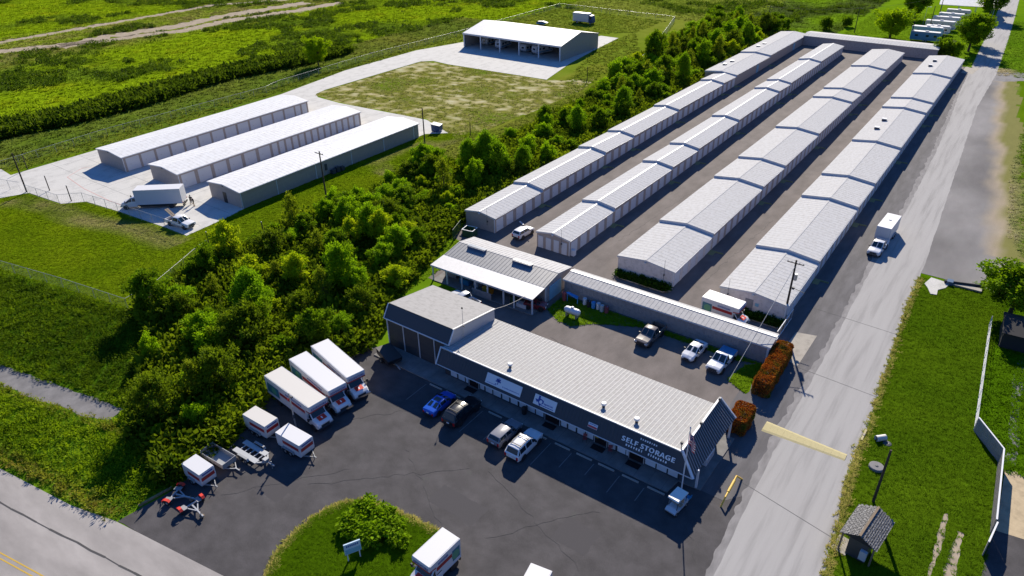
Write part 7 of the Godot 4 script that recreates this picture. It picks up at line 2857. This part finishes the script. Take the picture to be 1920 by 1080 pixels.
		tree("shrub" if is_shrub else "belt_tree", "%s %s" % [look, zone.call(p)], key, Vector3(p.x, 0, p.y), s, r.randf_range(0.7, 1.3), r.randf() * TAU, "%ss of the tree belt" % look, "shrub" if is_shrub else "tree")
	# single trees
	tree("field_tree", "lone bright tree standing in the field scrub", "broad_lime", Vector3(-184.5, 0, -151), 0.95, 1.15, 0.4, "")
	tree("shade_tree", "lime tinted round tree behind the yard's end wall", "broad_lime", Vector3(-44.5, 0, -288), 1.6, 0.75, 1.0, "")
	tree("shade_tree", "dark round tree beyond the lime tinted tree", "broad", Vector3(-44, 0, -330), 1.35, 0.95, 2.0, "")
	tree("shade_tree", "large dark tree between campers and side road", "broad", Vector3(-19.2, 0, -279), 1.4, 0.95, 3.0, "")
	tree("shade_tree", "dark tree behind the large one beside the campers", "broad", Vector3(-18.8, 0, -292), 1.05, 1.0, 4.2, "")
	tree("shade_tree", "dark tree at the far end of the camper line", "broad", Vector3(-20.5, 0, -345), 1.4, 1.0, 5.0, "")
	tree("shade_tree", "dark tree by the pavilion's left end", "broad", Vector3(-24, 0, -372), 1.3, 1.0, 0.7, "")
	tree("shade_tree", "shade tree over the dark hut at the right edge", "broad", Vector3(6.9, 0, -106.5), 1.2, 0.7, 1.9, "")
	tree("shrub", "dark shrub hiding the end wall's right corner", "shrub_dark", Vector3(-24.4, 0, -264.5), 1.9, 1.1, 0.2, "", "shrub")
	tree("shrub", "green shrub beside the end wall's right corner", "shrub", Vector3(-21.6, 0, -266.0), 1.7, 1.1, 2.2, "", "shrub")
	for i in 8:
		tree("field_bush", "dark bush in the far scrub, number %s counted away from the shade trees" % ["one", "two", "three", "four", "five", "six", "seven", "eight"][i], "shrub_dark", Vector3(-62 - i * 7.5 + 3 * sin(i * 2.0), 0, -292 - 9 * cos(i * 1.7)), 1.3 + 0.3 * sin(i * 1.3), 1.0, i * 1.1, "dark bushes along the far scrub strip", "shrub")
	# red hedge rows by the gate
	hedge("long clipped red hedge beside the shed's gate end", Vector3(-15.35, 0.02, -74.6), 9.8, 1.9, 2.1)
	hedge("short rounded red hedge at the office's back corner", Vector3(-15.3, 0.02, -63.6), 3.6, 2.0, 2.0)
	# bedding plants under the gables and the island's shrub
	var wm := weed(3, 46, 0.34, 0.1)
	var isl := PackedVector2Array([Vector2(-41.4, -28.5), Vector2(-41.6, -30.4), Vector2(-40.0, -31.8), Vector2(-37.6, -31.7), Vector2(-35.2, -31.2), Vector2(-35.0, -29.9), Vector2(-36.6, -28.2), Vector2(-38.2, -27.4), Vector2(-39.9, -27.4)])
	tree_kind("island_shrub", 21, 9, 0.15, 1.0, 0.75, 0.5, 300, 0.34, 0.13, Color(0.103, 0.172, 0.006), Color(0.248, 0.414, 0.012), 0.0, 0.04)
	r.seed = 5
	var k := 0
	while k < 13:
		var p := Vector2(r.randf_range(-41.6, -35), r.randf_range(-31.8, -27.4))
		if not inside(p, isl):
			continue
		tree("island_shrub", "glossy dark green shrub in the clump on the island", "island_shrub", Vector3(p.x, 0.1, p.y), r.randf_range(0.85, 1.25), 0.62, r.randf() * TAU, "glossy shrubs on the traffic island", "shrub")
		k += 1
	var bed := scatter(rect(-43.0, -34.3, -86.6, -85.2), 110, 4, [], yes)
	bed.append_array(scatter(rect(-23.4, -17.8, -86.5, -85.2), 70, 5, [], yes))
	stuff("bed_groundcover", wm, M.leaf, spots(bed, 6, 0.7, 1.2, 0.7, shade.call(Color(0.02, 0.06, 0.006), Color(0.06, 0.13, 0.01)), 0.15), "dark ground cover in the beds under the gables")
	# --- undergrowth of the belt and the roadside ditch
	var clear := [LOT, YARD, MAIN_ROAD, PATH, SLAB]
	var und := scatter(BELT, 40000, 8, clear, func(p: Vector2) -> bool: return not (p.x > -74 and p.y < -86))
	stuff("undergrowth", wm, M.leaf, spots(und, 9, 0.9, 2.8, 0.8, func(p: Vector2, q: RandomNumberGenerator) -> Color:
		var a := zone_noise.get_noise_2d(p.x * 4, p.y * 4) * 0.5 + 0.5
		return Color(0.05, 0.09, 0.006).lerp(Color(0.26, 0.34, 0.014), clampf(a * 0.9 + q.randf() * 0.5 - 0.35, 0, 1))), "leafy undergrowth filling the tree belt")
	var weeds := scatter(DITCH, 60000, 10, [LOT, MAIN_ROAD, PATH, LAWN], func(p: Vector2) -> bool: return p.x > -175)
	stuff("roadside_weeds", weed(4, 26, 0.32, 0.07), M.leaf, spots(weeds, 11, 0.45, 1.1, 0.75, func(p: Vector2, q: RandomNumberGenerator) -> Color:
		var dry := clampf(1.0 - absf(p.y - (-13.6 - (p.x + 70) * 0.17) + 1.2) / 1.8, 0, 1) if p.x > -120 else 0.0
		dry = maxf(dry, clampf(1.0 - absf(p.y - (-19.0 - (p.x + 92) * 0.2)) / 1.2, 0, 1) * 0.7)
		var a := zone_noise.get_noise_2d(p.x * 3, p.y * 3) * 0.5 + 0.5
		var low := clampf((-20.0 - (p.x + 96) * 0.2 - p.y) / 3.0, 0, 1) * clampf((-72.0 - p.x) / 6.0, 0, 1)
		a *= 1.0 - 0.62 * low
		return Color(0.08 - 0.035 * low, 0.15 - 0.06 * low, 0.006).lerp(Color(0.26, 0.37, 0.012), clampf(a * q.randf() * 2.2, 0, 1)).lerp(Color(0.3, 0.22, 0.06), dry * q.randf_range(0.3, 0.9))), "tall weeds and grass on the roadside bank")
	# --- mown grass
	var tuft := blades(2, 9, 0.5, 0.95)
	var green := func(c0: Color, c1: Color) -> Callable:
		return func(p: Vector2, q: RandomNumberGenerator) -> Color:
			var a := zone_fine.get_noise_2d(p.x, p.y) * 0.5 + 0.5
			return c0.lerp(c1, clampf(a * 0.7 + q.randf() * 0.5 - 0.1, 0, 1))
	var ground_like := func(p: Vector2, q: RandomNumberGenerator) -> Color:
		return zone_color(p.x, p.y) * q.randf_range(0.8, 1.25)
	var lawn := scatter(LAWN, 150000, 12, [SLAB], func(p: Vector2) -> bool: return true)
	stuff("lawn_grass", tuft, M.blade, spots(lawn, 13, 0.22, 0.42, 0.45, ground_like), "mown grass of the lawn by the concrete yard")
	var rl := scatter(RIGHT_LAWN, 60000, 14, [SIDE_ROAD, GRAVEL, poly([5.0, -62.5, 5.7, -62.8, 5.8, -58, 5.5, -53.4, 4.9, -53]), poly([6.4, -61, 7.3, -61, 7.2, -48, 6.8, -42, 6.1, -42, 6.2, -55])], yes)
	rl.append_array(scatter(rect(4.9, 7.4, -62.5, -42), 260, 43, [], yes))
	stuff("verge_grass", tuft, M.blade, spots(rl, 15, 0.2, 0.42, 0.5, ground_like), "rough grass of the right-hand lawn")
	var edge_pts := PackedVector2Array()
	r.seed = 91
	for seg in [[-2.2, -48.8, -2.6, -55.7], [-2.6, -55.7, -3.4, -61.8], [-3.4, -61.8, -3.5, -69.3], [-3.5, -69.3, -4.1, -82.7], [-4.1, -82.7, -4.9, -99.9], [-4.9, -99.9, -5.0, -110.7]]:
		for i in 160:
			var f := r.randf()
			edge_pts.append(Vector2(lerpf(seg[0], seg[2], f) + r.randfn() * 0.22 + 0.1, lerpf(seg[1], seg[3], f)))
	for i in ISLAND.size():
		var a := ISLAND[i]
		var c := ISLAND[(i + 1) % ISLAND.size()]
		for j in int(a.distance_to(c) * 26):
			edge_pts.append(a.lerp(c, r.randf()) + Vector2(r.randfn(), r.randfn()) * 0.2)
	stuff("dry_grass", tuft, M.blade, spots(edge_pts, 16, 0.3, 0.55, 0.5, shade.call(Color(0.16, 0.2, 0.02), Color(0.42, 0.34, 0.1)), 0.04), "straw coloured grass along the kerbless edges")
	var ig := scatter(ISLAND, 16000, 17, [], yes)
	stuff("island_grass", tuft, M.blade, spots(ig, 18, 0.16, 0.3, 0.5, green.call(Color(0.055, 0.12, 0.003), Color(0.09, 0.17, 0.004)), 0.1), "mown grass on the traffic island")
	var strip := scatter(rect(-76, -46, -92, -52), 22000, 19, [LOT, YARD, BELT, rect(-66, -46, -81, -52)], yes)
	strip.append_array(scatter(poly([-46, -76, -46, -71.5, -43, -69.8, -40.9, -69.9, -38.9, -72, -33, -75, -20, -75, -17, -76]), 9000, 20, [], yes))
	strip.append_array(scatter(poly([-19.4, -70.6, -18.6, -74.6, -16.8, -76, -16.8, -69.3]), 1500, 20, [], yes))
	stuff("strip_grass", tuft, M.blade, spots(strip, 21, 0.2, 0.4, 0.55, green.call(Color(0.1, 0.2, 0.006), Color(0.2, 0.31, 0.012)), 0.03), "bright grass strip beside the workshop")
	var rg := scatter(rect(-60, 26, -345, -250), 30000, 22, [SIDE_ROAD, GRAVEL, YARD], yes)
	rg.append_array(scatter(rect(2, 26, -250, -112), 16000, 23, [GRAVEL], yes))
	rg.append_array(scatter(rect(5.2, 26, -112, -72), 8000, 24, [RIGHT_LAWN], yes))
	stuff("far_grass", tuft, M.blade, spots(rg, 25, 0.4, 0.8, 0.4, ground_like), "grass round the camper line and gravel")
	# --- the open field: grass clumps and darker scrub
	var field := poly([-430, -60, -172, -40, -178, -280, -100, -282, -62, -275, -62, -420, -220, -470, -430, -260])
	var fg := scatter(field, 130000, 30, TRACKS, yes)
	stuff("field_grass", tuft, M.blade, spots(fg, 31, 0.7, 1.7, 0.45, func(p: Vector2, q: RandomNumberGenerator) -> Color:
		var c := zone_color(p.x, p.y)
		return c * q.randf_range(0.75, 1.3)), "rough grass of the open field")
	var fs := scatter(field, 90000, 32, TRACKS, func(p: Vector2) -> bool:
		var a := zone_noise.get_noise_2d(p.x, p.y) * 0.5 + 0.5
		var line := absf(p.x + 197.5 + 3.0 * sin(p.y * 0.09)) < 5.5 and p.y > -175
		var mid := p.x > -285 and p.x < -198 and p.y < -120 and p.y > -300
		return line or (a < (0.56 if mid else 0.45) and (p.x < -196 or p.y < -240)) and zone_fine.get_noise_2d(p.x * 0.6, p.y * 0.6) > -0.12)
	stuff("field_scrub", wm, M.leaf, spots(fs, 33, 0.8, 2.1, 0.6, func(p: Vector2, q: RandomNumberGenerator) -> Color:
		return Color(0.035, 0.075, 0.006).lerp(Color(0.13, 0.2, 0.014), q.randf())), "dark scrub growing in bands across the field")
	var band := scatter(poly([-208, -40, -190, -40, -190, -100, -189, -158, -182, -170, -203, -172, -204, -110]), 9000, 40, [], func(p: Vector2) -> bool: return absf(p.x + 197.0 + 2.5 * sin(p.y * 0.09)) < 6.0)
	stuff("hedgerow_scrub", wm, M.leaf, spots(band, 41, 1.3, 3.2, 0.85, shade.call(Color(0.03, 0.06, 0.006), Color(0.12, 0.18, 0.012))), "dense dark scrub band behind the three storage buildings")
	# scrub along the fences and the edge of the dirt lot
	var es := scatter(poly([-178, -50, -168, -52, -167, -70, -170, -123, -172, -150, -174, -185, -169, -203, -164, -222, -134, -240, -124, -250, -100, -208, -104, -190, -98, -160, -110, -180, -124, -222, -124, -276, -178, -280]), 26000, 34, [SLAB], yes)
	stuff("fence_weeds", tuft, M.blade, spots(es, 35, 0.5, 1.2, 0.5, green.call(Color(0.07, 0.13, 0.01), Color(0.24, 0.27, 0.03))), "weeds along the far fences and mown field")
	var bs := scatter(poly([-104, -126, -100, -128, -100, -186, -110, -215, -106, -232, -96, -225, -88, -165, -88, -105, -104, -105]), 16000, 38, [SLAB, DIRT_LOT], yes)
	stuff("belt_edge_grass", tuft, M.blade, spots(bs, 39, 0.4, 0.9, 0.45, ground_like), "rough grass between dirt lot and tree belt")
	var dt := scatter(DIRT_LOT, 16000, 36, [], func(p: Vector2) -> bool: return patch_color(p.x, p.y).r < 0.34)
	stuff("dirt_lot_grass", tuft, M.blade, spots(dt, 37, 0.3, 0.7, 0.4, func(p: Vector2, q: RandomNumberGenerator) -> Color: return Color(0.15, 0.19, 0.02).lerp(Color(0.36, 0.32, 0.12), q.randf())), "thin dry grass on the dirt lot")


func hedge(label: String, at: Vector3, ln: float, wd: float, h: float) -> void:
	var o := thing("red_hedge", label, "hedge", at, 0.03, "clipped red hedges by the side road")
	var r := RandomNumberGenerator.new()
	r.seed = int(ln * 10)
	var b := MB.new()
	var n := int((ln * wd + 2 * h * (ln + wd)) * 260)
	for i in n:
		# leaves on the rounded faces of a clipped block
		var p := Vector3(r.randf_range(-wd / 2, wd / 2), r.randf_range(0.05, h), r.randf_range(-ln / 2, ln / 2))
		var f := r.randf()
		var d := Vector3.UP
		var area := ln * wd + 2 * h * (ln + wd)
		if f < ln * wd / area:
			p.y = h
		elif f < (ln * wd + 2 * h * ln) / area:
			p.x = wd / 2 * (1.0 if r.randf() < 0.5 else -1.0)
			d = Vector3(signf(p.x), 0, 0)
		else:
			p.z = ln / 2 * (1.0 if r.randf() < 0.5 else -1.0)
			d = Vector3(0, 0, signf(p.z))
		var bulge := zone_fine.get_noise_3d(p.x * 9 + at.x, p.y * 9, p.z * 9 + at.z)
		p += d * (bulge * 0.28 - 0.12 * r.randf())
		# round the corners off
		var c := Vector3(clampf(p.x, -wd / 2 + 0.45, wd / 2 - 0.45), clampf(p.y, 0, h - 0.45), clampf(p.z, -ln / 2 + 0.45, ln / 2 - 0.45))
		var off := p - c
		if off.length() > 0.5:
			p = c + off.normalized() * 0.5
		var out := (d + Vector3(r.randfn(), r.randfn() + 0.3, r.randfn()) * 0.6).normalized()
		var side := out.cross(Vector3(r.randfn(), r.randfn(), r.randfn())).normalized()
		var m := zone_fine.get_noise_3d(p.x * 5 + 40, p.y * 5, p.z * 5) * 0.5 + 0.5
		b.col = Color(0.33, 0.05, 0.02).lerp(Color(0.42, 0.2, 0.03), r.randf()).lerp(Color(0.1, 0.14, 0.02), clampf((m - 0.5) * 4.0, 0, 0.85))
		leaf_quad(b, p, out, side, 0.17 * r.randf_range(0.7, 1.3), 0.06)
	part(o, "foliage", b.mesh(true), M.hedge_leaf)
	b = MB.new()
	b.span(-wd / 2 + 0.4, wd / 2 - 0.4, 0, h - 0.4, -ln / 2 + 0.4, ln / 2 - 0.4)
	put(o, "branch_core", b, M.bark)
